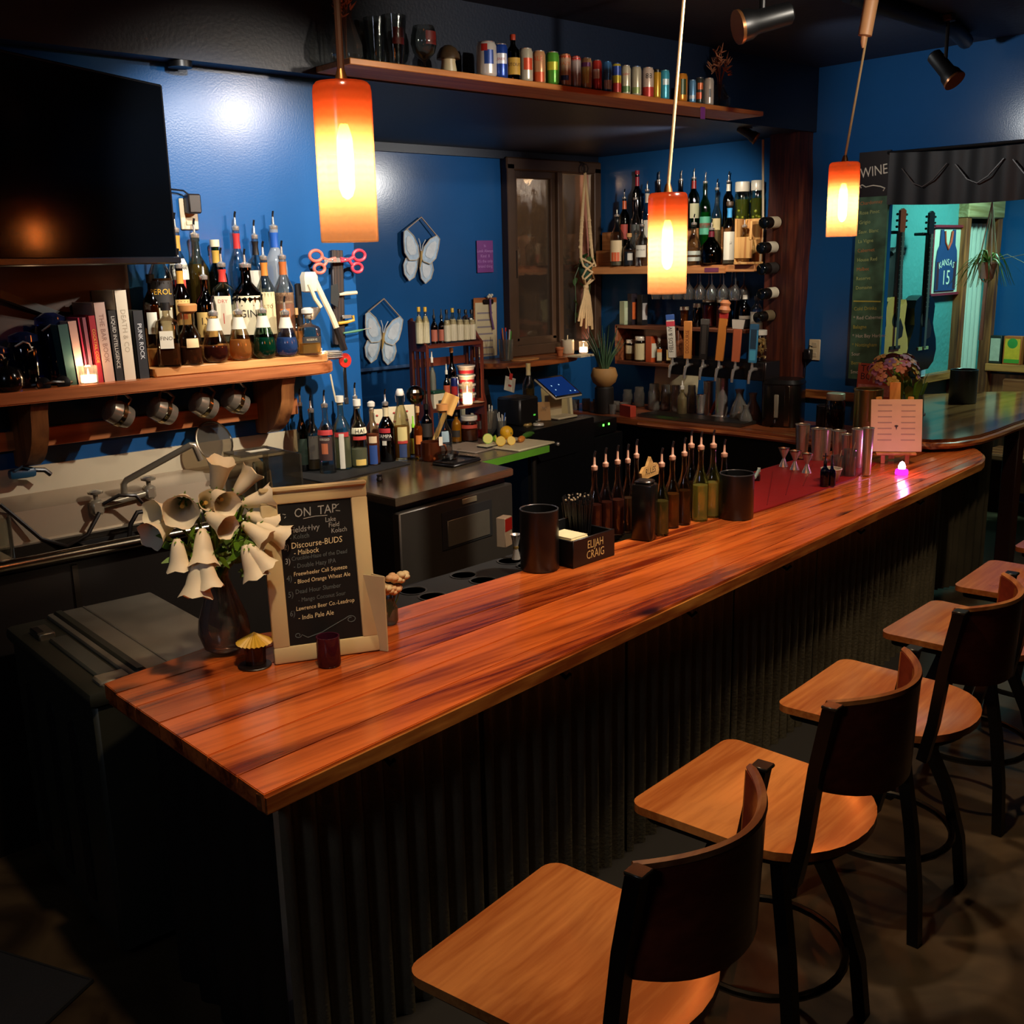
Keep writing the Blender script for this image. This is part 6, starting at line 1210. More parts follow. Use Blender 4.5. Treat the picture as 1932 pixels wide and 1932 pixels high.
obj('column', cyl(new(), (0, -.0, .025), .045, .28, 24), STEEL, tw); obj('column_base', lathe(new(), [(.075, .005), (.075, .02), (.05, .03)], 24), STEEL, tw)
TAPY = [.34, .205, .07, -.065, -.2, -.335]
for yy in TAPY:
    f = obj('faucet', tube(new(), [(-.08, yy, .375), (-.12, yy, .378), (-.15, yy, .365), (-.162, yy, .32), (-.165, yy, .285)], [.012, .013, .012, .010, .009], 8), STEEL, tw)
    obj('collar', tube(new(), [(-.13, yy, .38), (-.13, yy, .42)], [.012, .007], 8), STEEL, f)
TH = [('white tap handle lettered in black, leftmost on the beer tower', (5.97,4.675,1.3,0.305,0.028), '#c9c2b0', 'FIELDS & IVY', '#16120f', ('#3a5a9a', '#c0404a'), -4),
      ('orange wooden tap handle second from the left', (5.97,4.619,1.3,0.263,0.033), '#c07a3a', 'DISCOURSE', '#7a3a18', None, 0),
      ('black tap handle third from the left', (5.97,4.501,1.3,0.28,0.035), '#1a1714', None, None, ('#4a4640',), 2),
      ('yellow orange tap handle topped by a peach figure and red band', (5.97,4.373,1.3,0.326,0.032), '#c87a30', None, None, ('#b8302c', '#d88a5a'), 5),
      ('short salmon tap handle with white shield top', (5.97,4.289,1.3,0.222,0.029), '#b8603c', None, None, ('#cfc6b4',), 3),
      ('blue framed tap handle rightmost on the beer tower', (5.97,4.196,1.3,0.256,0.03), '#3a7a9a', None, None, ('#2a5a78',), 2)]
for (lab, P, col, tx, tcx, tops, tilt), yy in zip(TH, TAPY):
    h = min(.36, max(.22, P[2]+P[3]-1.30)); MT = T(-.13, yy, .42) @ RZ(R(-62)) @ RY(R(tilt))
    t = obj('tap_handle', bx((0, 0, h*.5), (.058, .026, h), bev=.005), paint(col, .4, var=.12), tw); t.matrix_local = MT; t['label'] = lab
    obj('ferrule', lathe(new(), [(.011, -.005), (.013, .0), (.009, .014)], 10), STEEL, t)
    if tx: obj('lettering', text(new(), tx, .042 if len(tx) > 9 else .036, T(0, -.0136, h*.46) @ RY(R(-90)), squash=.86), paint(tcx, .5), t, 0)
    for j, c in enumerate(tops or ()):
        if lab.startswith('yellow') and j == 1: obj('figure_top', lathe(new(), [(.03, h), (.042, h+.02), (.03, h+.045), (.038, h+.065), (.02, h+.085)], 14), paint(c, .4), t)
        elif lab.startswith('short'): obj('shield_top', prism(new(), [(-.035, 0), (.035, 0), (.042, .06), (-.042, .06)], -.012, .012, T(0, 0, h) @ RX(PI/2)), paint(c, .4), t)
        else: obj('colour_band', bx((0, 0, h-.02-.045*j), (.0595, .0275, .04), bev=.003), paint(c, .4), t)
    if lab.startswith('blue'): obj('inner_panel', bx((0, -.0136, h*.62), (.038, .002, h*.5)), paint('#1c3a4c', .4), t); obj('lower_panel', bx((0, -.0136, h*.2), (.038, .002, h*.26)), paint('#4aa0b8', .4), t)
    if lab.startswith('black'): obj('side_trim', bx((0, -.0136, h*.5), (.03, .002, h*.7)), paint('#35312c', .4), t)
jc = bottle('clear jar of corks on the tap tower behind blue handle', (6.25, 4.30, 1.50, .2, .06), 'jar', '#cfc8b0', None, .5, 'lid', name='cork_jar', cat='jar')
jc.location = (6.10, 4.19, 1.3035)
b = new(); rr = random.Random(9)
for k in range(46):
    a = rr.uniform(0, 2*PI); q = .044*math.sqrt(rr.uniform(.2, 1)); lathe(b, [(.01, -.018), (.01, .018)], 8, T(q*math.cos(a), q*math.sin(a), rr.uniform(.02, .15)) @ Euler((rr.uniform(0, 3), rr.uniform(0, 3), 0)).to_matrix().to_4x4())
o = obj('corks', b, paint('#b89a68', .8, var=.25), jc, 0); o['kind'] = 'stuff'
ONC = .8805
def onk(P): return (P[0], P[1], ONC, P[2]+P[3]-ONC, P[4])
MASON = [(.86, 0), (.96, .03), (1, .1), (1, .68), (.84, .78), (.84, .98), (.8, 1), (.78, 1), (.8, .79), (.92, .68), (.92, .06), (.0001, .04)]
for k, (P, lab) in enumerate((((6.25,5.486,0.88,0.119,0.039), 'leftmost mason jar glass at the recess corner'), ((6.22,5.341,0.88,0.153,0.041), 'second mason jar glass from the recess corner'), ((6.15,5.135,0.88,0.198,0.044), 'mason jar glass stacked tall left of squeeze bottle'), ((6.2,5.064,0.88,0.191,0.038), 'mason jar glass between the tall stack and squeeze bottle'), ((6.2,4.969,0.88,0.193,0.035), 'mason jar glass half hidden behind white squeeze bottle'), ((6.2,4.821,0.88,0.204,0.033), 'mason jar glass just right of the white squeeze bottle'))):
    drinkglass('mason_jar', lab, onk(P), MASON, glass('#cfcbb8', .9, .2), 'glass', 'mason jar glasses on the tap counter', 16)
bottle('white squeeze bottle in front of the mason jars', onk((6,4.751,0.88,0.261,0.038)), 'std', '#cfc4a4', '#c8bc98', .8, 'tip', name='squeeze_bottle', clear=.08, rz=0)
P = (6.37,5.091,1.057); pe = thing('leaning_paper', 'white paper sheet leaning on the wall behind mason jars', 'paper', (6.33, P[1], .88), 0, None, (0, R(6), 0)); obj('sheet', bx((0, 0, .17), (.003, .42, .26), bev=.001), paint('#c4b48e', .7), pe); obj('clip', bx((0, 0, .035), (.02, .06, .07)), paint('#8a7a58', .6), pe)
SG = [(.85, 0), (.88, .06), (1, 1), (.92, 1), (.82, .14), (.0001, .12)]
for k in range(10):
    y = 5.62-.095*(k//2)-.02*(k % 2); x = 5.80+.1*(k % 2)+.02*(k//2 % 2)
    drinkglass('shot_glass', ['small clear shot glass at the recess corner', 'small clear shot glass second from the recess corner', 'small clear shot glass midway along tap counter end', 'small clear shot glass second from the red carton', 'small clear shot glass nearest the red carton'][k//2]+[', front row', ', rear row'][k % 2], (x, y, ONC, .075, .032), SG, glass('#d0ccbc', .9, .2), 'glass', 'shot glasses on the tap counter', 14)
rb = thing('red_carton', 'small red carton at the left end of drip tray', 'box', (5.79, 5.08, ONC), R(75)); obj('carton_body', bx((0, 0, .04), (.14, .05, .08), bev=.002), paint('#b03a24', .5), rb); obj('panel_print', bx((0, -.0256, .045), (.08, .001, .03)), paint('#d8907a', .5), rb)
for P, lab in (((6.2,4.668,0.88,0.241,0.038), 'tall steel cup left of the tap column'), ((6.08,4.647,0.908,0.131,0.034), 'short steel jigger cup on the drip tray')):
    x, y, z, h, r = P; z = ONC if x > 6.1 else .9075; t = thing('steel_cup', lab, 'cup', (x, y, z)); obj('cup_wall', lathe(new(), [(r*.8, 0), (r, h), (r*.93, h), (r*.75, .006), (.0001, .006)], 20), STEEL, t, 50); obj('rolled_lip', tube(new(), [(r*math.cos(2*PI*k/18), r*math.sin(2*PI*k/18), h) for k in range(18)], .003, 5, True), STEEL, t)
rsb = thing('red_brush', 'red handled brush leaning among the steel cups', 'brush', (6.15, 4.62, ONC), 0, None, (R(28), 0, 0)); obj('handle', tube(new(), [(0, 0, .0), (0, 0, .12), (0, 0, .17)], [.012, .016, .01], 8), paint('#8a1f18', .4), rsb); obj('ferrule', tube(new(), [(0, 0, -.0), (0, 0, .03)], .017, 8), STEEL, rsb)
CARAFE = [(.85, 0), (1, .05), (1, .25), (.75, .5), (.4, .72), (.36, .85), (.5, 1), (.46, 1), (.3, .84), (.34, .7), (.68, .48), (.92, .25), (.9, .07), (.0001, .05)]
for P, lab in (((6.1,4.329,0.88,0.218,0.066), 'clear glass carafe right of the tap column'), ((6.15,4.255,0.88,0.193,0.062), 'clear glass carafe beside the dark water boiler'), ((5.99,4.206,0.88,0.13,0.047), 'small clear carafe in front of the other two')):
    x, y, z, h, r = P; drinkglass('glass_carafe', lab, (x if x > 6 else 6.0, y, ONC+.0015, h, min(r, .07)), CARAFE, glass('#c9c4b4', .9, .2), 'carafe', None, 18)
x, y, z, h, r = (6.14,4,0.88,0.312,0.135)
ub = thing('water_boiler', 'dark steel water boiler beside the timber post', 'boiler', (x, y, ONC), R(-70)); r = .13
obj('body', lathe(new(), [(r*.96, 0), (r, .01), (r, h-.05), (r*.97, h-.03)], 30, None, 4), paint('#3a352f', .28, .9), ub, 50); obj('lid', lathe(new(), [(r*1.0, h-.032), (r*1.02, h-.025), (r*.9, h), (.0001, h+.002)], 30, None, 4), paint('#1c1917', .35, .5), ub, 50)
obj('sight_gauge', bx((-.02, -r*.98, h*.45), (.03, .016, h*.5), bev=.004), paint('#7a7260', .25), ub); obj('steel_stripe', bx((.05, -r*.97, h*.46), (.035, .012, h*.86), bev=.003), paint('#a8957a', .2, 1), ub); obj('tap', tube(new(), [(-.02, -r, h*.16), (-.02, -r-.03, h*.16), (-.02, -r-.035, h*.1)], .009, 8), PLASTICB, ub)
x, y, z = (6.395,3.941,1.367)
ol = thing('wall_outlet', 'white wall outlet plate right of the timber post', 'outlet', (x, y, z)); obj('plate', bx((0, 0, 0), (.008, .085, .14), bev=.003), paint('#c8b690', .4), ol)
for s in (-1, 1): obj('socket_face', bx((-.005, 0, s*.033), (.004, .036, .032), bev=.002), paint('#b0a080', .4), ol)
pg_ = thing('black_plug', 'black plug with cord in the right wall outlet', 'plug', (x-.03, y+.03, z-.03)); obj('plug_body', bx((0, 0, 0), (.045, .05, .07), bev=.006), PLASTICB, pg_); obj('plug_cord', tube(new(), [(0, 0, .03), (-.005, -.01, .06), (0, -.03, .05)], .005, 6), PLASTICB, pg_); obj('lead', tube(new(), [(0, .015, -.03), (0, .02, -.2), (0, .03, -.5)], .004, 6), PLASTICB, pg_)

# ---------------------------------------------------------------- things standing on the bar
BT = .9305
# vase of white bell flowers
x, y, z, h, r = (1.319,2.675,0.93,0.273,0.073)
vz = thing('flower_vase', 'teardrop glass vase with white bellflowers at bar end', 'vase', (x, y, BT))
r = min(r, .085)
obj('vase_glass', lathe(new(), [(r*.45, 0), (r*.8, .015), (r, .06), (r*.93, .1), (r*.6, .17), (r*.36, .215), (r*.36, .235), (r*.33, .235), (r*.33, .215), (r*.56, .17), (r*.88, .1), (r*.95, .06), (r*.72, .024), (.0001, .02)], 28), glass('#e4e0d4', .95, .12), vz)
obj('vase_water', lathe(new(), [(r*.7, .024), (r*.92, .06), (r*.84, .105), (.0001, .105)], 24), liquid('#c8c4b4', .93), vz)
PET = paint('#efe6cc', .55, var=.06); STM = paint('#5a7a2c', .5, var=.2); LEAFG = paint('#5f8a24', .5, var=.25)
def petal_bell(s):
    n = 20
    def f(u, v):
        a = 2*PI*u; rr = s*(.16+.42*v**.55+(.16*max(0, v-.75)*4)*(1+.28*math.cos(5*a)))*.62; zz_ = s*(1.12*v)+s*.1*max(0, v-.8)*math.cos(5*a)*2
        return (rr*math.cos(a), rr*math.sin(a), zz_)
    return sheet(new(), f, n, 7)
VC = Vector((x, y, BT))
FL = [
 ((1.312,2.62,1.436), (.1, -.3, .9), .066), ((1.276,2.55,1.407), (-.1, -.95, -.2), .062), ((1.392,2.64,1.406), (.6, -.2, .7), .06), ((1.381,2.56,1.377), (.8, -.4, .2), .06), ((1.183,2.57,1.402), (-.5, -.85, -.1), .078), ((1.156,2.6,1.381), (-.9, -.3, .1), .062),
 ((1.135,2.58,1.35), (-.9, -.4, -.25), .066), ((1.257,2.6,1.385), (-.1, -.8, .3), .05), ((1.233,2.5,1.362), (.2, -.9, -.3), .058), ((1.385,2.55,1.329), (.8, -.5, -.4), .06), ((1.395,2.52,1.3), (.8, -.5, -.5), .062), ((1.337,2.5,1.314), (.5, -.7, -.6), .056),
 ((1.195,2.5,1.306), (-.25, -.4, -.9), .068), ((1.135,2.52,1.293), (-.1, -.2, -1), .058), ((1.312,2.48,1.247), (.15, -.3, -1), .064), ((1.326,2.47,1.256), (.5, -.4, -.9), .056), ((1.167,2.48,1.24), (-.3, -.2, -1), .074), ((1.179,2.46,1.25), (.0, -.3, -1), .058)]
top = Vector((0, 0, .235))
for P, d, s in FL:
    q = Vector(P)-VC; d = Vector(d).normalized(); base = q-d*s*.55
    fl = obj('bellflower', petal_bell(s*1.3), PET, vz, 60, Matrix.Translation(base) @ d.to_track_quat('Z', 'Y').to_matrix().to_4x4())
    b = new()
    for k in range(5): a = 2*PI*k/5; tube(b, [base, base+d*s*.1+d.orthogonal().normalized()*0, base+(Matrix.Rotation(a, 3, d) @ d.orthogonal().normalized())*s*.34+d*s*.2], [.004, .005, .001], 5)
    obj('sepal', b, LEAFG, fl); 
    if d.y < -.8: obj('pistil', tube(new(), [base+d*s*.2, base+d*s*.85], [.003, .006], 6), paint('#b8903a', .6), fl)
    obj('flower_stem', tube(new(), [Vector((random.uniform(-.01, .01), random.uniform(-.01, .01), .04)), top+Vector((q.x*.12, q.y*.12, 0)), Vector((q.x*.55, q.y*.55, max(.3, q.z*.75+.05))), base], .0038, 6), STM, vz)
rnd = random.Random(11)
for k in range(90):
    P, d, s = FL[k % len(FL)]; q = (Vector(P)-VC)*rnd.uniform(.35, .85); q.z = max(q.z, .26+.1*rnd.random()); q += Vector((rnd.uniform(-.03, .03), rnd.uniform(-.03, .03), rnd.uniform(-.02, .04)))
    dd_ = Vector((rnd.uniform(-1, 1), rnd.uniform(-1, .4), rnd.uniform(-.3, 1))).normalized(); ln = rnd.uniform(.04, .085); sd = dd_.orthogonal().normalized()
    obj('leaf', sheet(new(), lambda u, v: tuple(q+dd_*ln*u+sd*(v-.5)*.022*math.sin(PI*min(.97, max(.06, u)))+Vector((0, 0, -.012*u*u))), 5, 2), LEAFG, vz, 60)
# the small candle with a gold paper parasol, and a dark coaster
x, y, z, h, r = (1.327,2.518,0.93,0.086,0.039)
tag(obj('round_coaster', lathe(new(), [(.0001, 0), (.045, 0), (.046, .003), (.044, .005), (.0001, .005)], 26, T(x-.008, y-.008, BT)), paint('#140b09', .4)), 'dark round coaster under the parasol topped cup', 'coaster')
pc_ = thing('parasol_cup', 'dark cup topped by gold pleated paper parasol on the bar', 'cup', (x, y, BT+.006)); h = .088
obj('cup_wall', lathe(new(), [(.028, 0), (.03, h*.62), (.027, h*.62), (.026, .004), (.0001, .004)], 22), glass('#5a2a1c', .5, .25), pc_)
pb_ = new(); n = 48
rim = [pb_.verts.new(((.048+.0025*(k % 2))*math.cos(2*PI*k/n), (.048+.0025*(k % 2))*math.sin(2*PI*k/n), h*.62+.002+.004*(k % 2))) for k in range(n)]; tip = pb_.verts.new((0, 0, h))
for k in range(n): pb_.faces.new((rim[k], rim[(k+1) % n], tip))
obj('parasol', pb_, paint('#d8ae3a', .45, var=.1), pc_, 0)
# the framed tap list
fr_ = thing('tap_list_board', 'cream framed chalkboard tap list leaning on bar', 'chalkboard', (1.525,2.427,0.93), R(-22.7))
p0 = Vector((1.362,2.479,0.93)); p1 = Vector((1.633,2.364,0.93)); ang = math.atan2(p1.y-p0.y, p1.x-p0.x); cen = (p0+p1)/2
fr_.location = (cen.x, cen.y, BT); Wd = (p1-p0).length; Hh = .485
fr_.rotation_euler = (R(-9), 0, ang)
FRM = paint('#d0bf92', .4, var=.05)
fw_ = .046
for nm, c, s in (('frame_rail', (0, 0, fw_/2), (Wd, .022, fw_)), ('frame_rail', (0, 0, Hh-fw_/2), (Wd, .022, fw_)), ('frame_stile', (-Wd/2+fw_/2, 0, Hh/2), (fw_, .022, Hh-2*fw_+.004)), ('frame_stile', (Wd/2-fw_/2, 0, Hh/2), (fw_, .022, Hh-2*fw_+.004))): obj(nm, bx(c, s, bev=.005, seg=2), FRM, fr_)
obj('top_moulding', bx((0, -.004, Hh-.006), (Wd, .03, .014), bev=.004), FRM, fr_)
sl = obj('chalk_panel', bx((0, .0, Hh/2), (Wd-2*fw_+.004, .012, Hh-2*fw_+.004)), paint('#0b0d10', .5, var=.25, scale=14), fr_)
obj('easel_leg', bx((0, .075, Hh*.42), (.04, .008, Hh*.86), M=T(0, 0, 0) @ T(0, .0, Hh*.8) @ RX(R(16)) @ T(0, -.0, -Hh*.8)), FRM, fr_)
C1 = paint('#9aa0a0', .8); C2 = paint('#e0d3a8', .8); C3 = paint('#5a666a', .8)
iw = Wd-2*fw_; ih = Hh-2*fw_
def chalk(s, fx, fy, size, m, align='LEFT', tilt=2.0):
    obj('chalk_lettering', text(new(), s, size, T(-iw/2+fx*iw, -.0068, fw_+ih*(1-fy)) @ RY(R(-tilt)), align, shear=.12, squash=.86), m, sl, 0)
chalk('ON  TAP', .5, .07, .035, C1, 'CENTER')
for i, (s, fx, fy, sz, m_) in enumerate((('1)', .03, .185, .022, C1), ('Fields+Ivy', .13, .19, .024, C1), ('Lake', .62, .14, .019, C1), ('Field', .66, .18, .019, C1), ('Kolsch', .69, .222, .019, C1), ('- Kolsch', .12, .24, .019, C3),
   ('2)', .03, .305, .022, C1), ('Discourse-BUDS', .13, .30, .024, C2), ('- Maibock', .16, .35, .02, C2), ('3)', .03, .405, .022, C1), ('Crucible-Haze of the Dead', .12, .39, .0165, C3), ('- Double Hazy IPA', .14, .445, .018, C3),
   ('4)', .03, .525, .022, C3), ('Freewheeler Cali Squeeze', .13, .50, .0165, C2), ('- Blood Orange Wheat Ale', .13, .555, .0165, C2), ('5)', .03, .64, .022, C3), ('Dead Hour Slumber', .13, .625, .018, C3), ('- Mango Coconut Sour', .16, .685, .0165, C3),
   ('6)', .03, .775, .022, C3), ('Lawrence Beer Co.-Leadrop', .12, .745, .0165, C2), ('- India Pale Ale', .14, .81, .019, C2))): chalk(s, fx, fy, sz, m_)
def stroke(pts, m_): obj('chalk_stroke', tube(new(), [(-iw/2+a*iw, -.0062, fw_+ih*(1-b)) for a, b in pts], .0013, 4), m_, sl)
stroke([(.33, .115), (.5, .105), (.66, .108)], C1); stroke([(.06, .07), (.1, .075)], C1); stroke([(.08, .1), (.1, .09)], C1); stroke([(.78, .05), (.83, .035)], C1); stroke([(.78, .08), (.84, .085)], C1)
stroke([(.12+.05*math.cos(a)*(1-a/12), .93+.02*math.sin(a)*(1-a/12)) for a in [k*.5 for k in range(14, -1, -1)]]+[(.25, .955), (.45, .93), (.62, .89), (.78, .855)]+[(.86+.06*math.cos(a)*(1-a/12), .865+.022*math.sin(a)*(1-a/12)) for a in [-2+k*.5 for k in range(15)]], C3)
# paper menu leaning on the frame's right side, and little vase behind it
pm_ = thing('folded_menu', 'folded white paper menu standing right of the tap list', 'menu', (1.646,2.338,0.93), R(98)); pm_.location.z = BT
for s, a in ((0, 0), (1, 14)): obj('menu_leaf', bx((.062, .002+.004*s, .11), (.125, .0025, .22), M=RZ(R(a))), paint('#c9bc98', .7), pm_)
for k in range(9): obj('printed_line', bx((.065, .0, .18-.017*k), (.07, .001, .004), M=T(0, 0, 0)), paint('#8a806a', .7), pm_)
x, y, z, h, r = (1.756,2.466,0.93,0.066,0.027)
bv = thing('bud_vase', 'small glass bud vase with pale peach blossoms behind the folded menu', 'vase', (x+.03, y+.06, BT)); obj('vase_glass', lathe(new(), [(.022, 0), (.028, .01), (.028, .05), (.018, .075), (.02, .085)], 18), glass('#8a9078', .6, .1), bv)
for k, (dx, dz) in enumerate(((-.015, .1), (.012, .125), (.03, .115), (.002, .085), (.05, .125), (.02, .09))):
    b = new()
    for j in range(5): a = 2*PI*j/5+k; ball(b, (dx+.013*math.cos(a), -.01+.01*math.sin(a), dz+.02+.004*math.sin(a*2)), .013, seg=8, sz=.7)
    obj('blossom', b, paint('#d8b48a' if k % 2 else '#d8c8a0', .6), bv, 60); obj('stem', tube(new(), [(0, 0, .02), (dx*.6, -.005, .07), (dx, -.01, dz+.01)], .002, 5), STM, bv)
x, y, z, h, r = (1.467,2.367,0.93,0.084,0.032)
pv = thing('purple_votive', 'dark purple glass votive in front of the tap list', 'candle holder', (x, y, BT)); obj('glass_wall', lathe(new(), [(r*.9, 0), (r, .005), (r, h), (r*.88, h), (r*.86, .012), (.0001, .012)], 24), glass('#5a1030', .5, .3), pv); obj('wax', lathe(new(), [(r*.84, .013), (r*.84, .03), (.0001, .03)], 18), paint('#4a0f28', .4), pv)
# black cups, napkin caddy, jigger
def cup(label, P, m_, z0=BT):
    x, y, z, h, r = P; t = thing('black_cup', label, 'cup', (x, y, z0)); obj('cup_wall', lathe(new(), [(r*.95, 0), (r, .004), (r, h), (r*.94, h), (r*.93, .008), (.0001, .008)], 30), m_, t, 50); obj('rim_ring', tube(new(), [(r*.97*math.cos(2*PI*k/28), r*.97*math.sin(2*PI*k/28), h) for k in range(28)], .003, 6, True), paint('#3a3a3c', .25, .3), t); return t
BK = paint('#0a0b0c', .35, var=.1)
cup('black open cup left of the napkin caddy', (2.514,2.617,0.93,0.218,0.069), BK); cup('black open cup at the left edge of red mat', (3.605,2.561,0.93,0.188,0.072), BK)
ps = thing('pale_strip', 'pale blue strip lying against the right black cup', 'strip', (4.268,2.916,0.94), R(10), None, (0, R(-8), R(25))); obj('strip_body', bx((0, 0, .03), (.12, .012, .018), bev=.003), paint('#9ab8b8', .4), ps); obj('cap_end', bx((.06, 0, .03), (.01, .014, .02)), paint('#cfd8d8', .4), ps); obj('prop_block', bx((0, 0, .008), (.03, .03, .03)), PLASTICB, ps)
jg = thing('double_jigger', 'steel double ended jigger left of the black cup', 'jigger', (2.61,2.846,0.885)); jg.location.z = .8855; obj('jigger_body', lathe(new(), [(.021, 0), (.02, .003), (.008, .058), (.008, .064), (.019, .11), (.021, .112), (.018, .11), (.0001, .07)], 20), STEEL, jg); obj('waist_band', lathe(new(), [(.0095, .056), (.0105, .061), (.0095, .066)], 14), GOLD, jg)
rp_ = thing('red_snack_box', 'small red and white packet standing behind the steel jigger', 'box', (*(2.745,3.06,0.885)[:2], .886), R(20)); obj('carton', bx((0, 0, .06), (.06, .04, .12), bev=.002), paint('#b8b0a0', .5), rp_); obj('red_band', bx((0, -.0206, .09), (.058, .001, .05)), paint('#a8241c', .5), rp_)
x0 = Vector((2.589,2.523,0.93)); x1 = Vector((2.822,2.537,0.93)); an = math.atan2(x1.y-x0.y, x1.x-x0.x); wl_ = (x1-x0).length
nc = thing('napkin_caddy', 'black bar caddy lettered in gold holding napkins and straws', 'caddy', (x0.x, x0.y, BT), an)
obj('front_wall', bx((wl_/2, .004, .052), (wl_, .008, .10), bev=.002), PLASTICB, nc); obj('back_wall', bx((wl_/2, .15, .07), (wl_, .008, .14), bev=.002), PLASTICB, nc); obj('side_wall', bx((.004, .077, .05), (.008, .15, .1), bev=.002), PLASTICB, nc); obj('side_wall', bx((wl_-.004, .077, .05), (.008, .15, .1), bev=.002), PLASTICB, nc); obj('base', bx((wl_/2, .077, .005), (wl_, .15, .01)), PLASTICB, nc); obj('divider', bx((wl_*.5, .077, .045), (.006, .14, .09)), PLASTICB, nc)
GT = paint('#b0945a', .5)
obj('lettering', text(new(), 'ELIJAH', .042, T(wl_*.52, -.0008, .071), squash=.75), GT, nc, 0); obj('lettering', text(new(), 'CRAIG', .044, T(wl_*.52, -.0008, .033), squash=.78), GT, nc, 0)
np_ = thing('napkin_stack', 'stack of white napkins inside the black caddy', 'napkins', (x0.x, x0.y, BT+.011), an); obj('paper', bx((wl_*.25, .077, .045), (wl_*.4, .12, .09), bev=.004), paint('#c8b98a', .8), np_); obj('top_fold', bx((wl_*.25, .077, .092), (wl_*.38, .11, .004)), paint('#d0c49a', .8), np_)
sb_ = thing('straw_bundle', 'thick bundle of black cocktail straws in the caddy', 'straws', (x0.x+.02, x0.y+.06, BT+.011), an); rr = random.Random(5); b = new()
for k in range(120):
    a = rr.uniform(0, 2*PI); q = .048*math.sqrt(rr.random()); cx, cy_ = wl_*.7+q*math.cos(a)*.7, .077+q*math.sin(a)*.9
    tube(b, [(cx, cy_, 0), (wl_*.7+(cx-wl_*.7)*1.9, .077+(cy_-.077)*1.5, .185+rr.uniform(-.008, .02))], .003, 5)
o = obj('straws', b, paint('#0c0c0d', .35), sb_, 0); o['kind'] = 'stuff'; 
b = new()
for k in range(16): a = rr.uniform(0, 2*PI); q = .075*math.sqrt(rr.random()); tube(b, [(wl_*.7+q*math.cos(a), .077+q*.7*math.sin(a), .198), (wl_*.7+q*math.cos(a)*1.02, .077+q*.7*math.sin(a), .203)], .0035, 5)
o = obj('straw_tips', b, paint('#9a8a70', .5), sb_, 0)
sw = thing('wooden_muddler', 'pale wooden muddler standing behind the napkin caddy', 'muddler', (3.312,3.278,0.885)); sw.location = (2.72, 2.80, .8855); obj('rod', tube(new(), [(0, 0, 0), (0, 0, .18)], [.012, .009], 8), wood('muddler', '#a88a5a', '#cfb07a', 'Z', .6), sw); obj('cap', cyl(new(), (0, 0, .178), .011, .012, 12), paint('#8a6a3a', .5), sw)
# speed row of syrup bottles on the bar edge
ROW = [
 ((2.947,2.755,0.93,0.347,0.031), 'clear syrup bottle of dark red at left end of the speed row', '#5a1c14', '#cfd0cc'), ((2.999,2.744,0.93,0.354,0.029), 'second syrup bottle of dark red in the speed row', '#5a1c14', '#cfd0cc'),
 ((3.055,2.732,0.93,0.358,0.029), 'third syrup bottle of dark red in the speed row', '#6a2418', '#cfd0cc'), ((3.112,2.729,0.93,0.355,0.027), 'brown syrup bottle with grey pourer behind the black one', '#6a3a1c', '#cfd0cc'),
 ((3.172,2.607,0.93,0.346,0.031), 'square clear syrup bottle hugging the black box bottle', '#8a7a3a', '#c8ccb0'), ((3.293,2.651,0.93,0.351,0.032), 'amber syrup bottle in the middle of speed row', '#8a4a18', '#cfccb8'),
 ((3.365,2.648,0.93,0.357,0.03), 'dark amber syrup bottle right of the amber one', '#5a2c10', '#cfccb8'), ((3.486,2.708,0.93,0.368,0.033), 'brown filled syrup bottle behind the green tinted ones', '#3a1c0c', '#cfccb8'),
 ((3.463,2.64,0.93,0.371,0.035), 'olive tinted syrup bottle with tall pourer in speed row', '#d8cc70', '#d8e0b0'), ((3.549,2.642,0.93,0.367,0.036), 'pale yellow syrup bottle with the tallest pourer', '#e0d480', '#d8e0b0'),
 ((3.624,2.641,0.93,0.318,0.034), 'clear green tinted syrup bottle at right end of speed row', '#c8d070', '#d0e0b0'), ((3.18,2.743,0.93,0.364,0.028), 'brown syrup bottle hidden behind the square black bottle', '#4a2410', '#cfccb8'),
]
for P, lab, lq, g_ in ROW:
    x, y, z, h, r = P; bottle(lab, (x, y, BT, h, min(r, .034)), 'slim', g_, lq, .5, 'spout', jit=.2, tcol='#a8806a', clear=.62, group='syrup bottles in the speed row')
x, y, z, h, r = (3.078,2.612,0.93,0.236,0.047)
kb = thing('black_box_bottle', 'square black bottle box standing before the speed row', 'bottle', (x, y, BT), R(20)); obj('body', bx((0, 0, h*.47), (.075, .085, h*.94), bev=.008, seg=2), paint('#0d0b0a', .22), kb); obj('cap', bx((0, 0, h*.97), (.06, .068, h*.06), bev=.006), paint('#1a1614', .25), kb)
sgn = thing('bar_sign', 'small tan cutout sign standing behind the speed bottles', 'sign', (3.969,3.329,0.93), R(15)); sgn.location = (3.28, 2.76, BT)
obj('sign_board', prism(new(), [(-.075, 0), (.075, 0), (.085, .03), (.06, .05), (.03, .05), (0, .085), (-.03, .05), (-.06, .05), (-.085, .03)], -.006, .006, T(0, 0, .195) @ RX(PI/2)), wood('signwood', '#7a5a30', '#a8824a', 'X', .5), sgn, 0); obj('sign_stake', bx((0, .008, .1), (.02, .008, .2)), paint('#5a4020', .5), sgn); obj('lettering', text(new(), 'RULES', .036, T(0, -.0066, .222)), paint('#241a10', .5), sgn, 0)
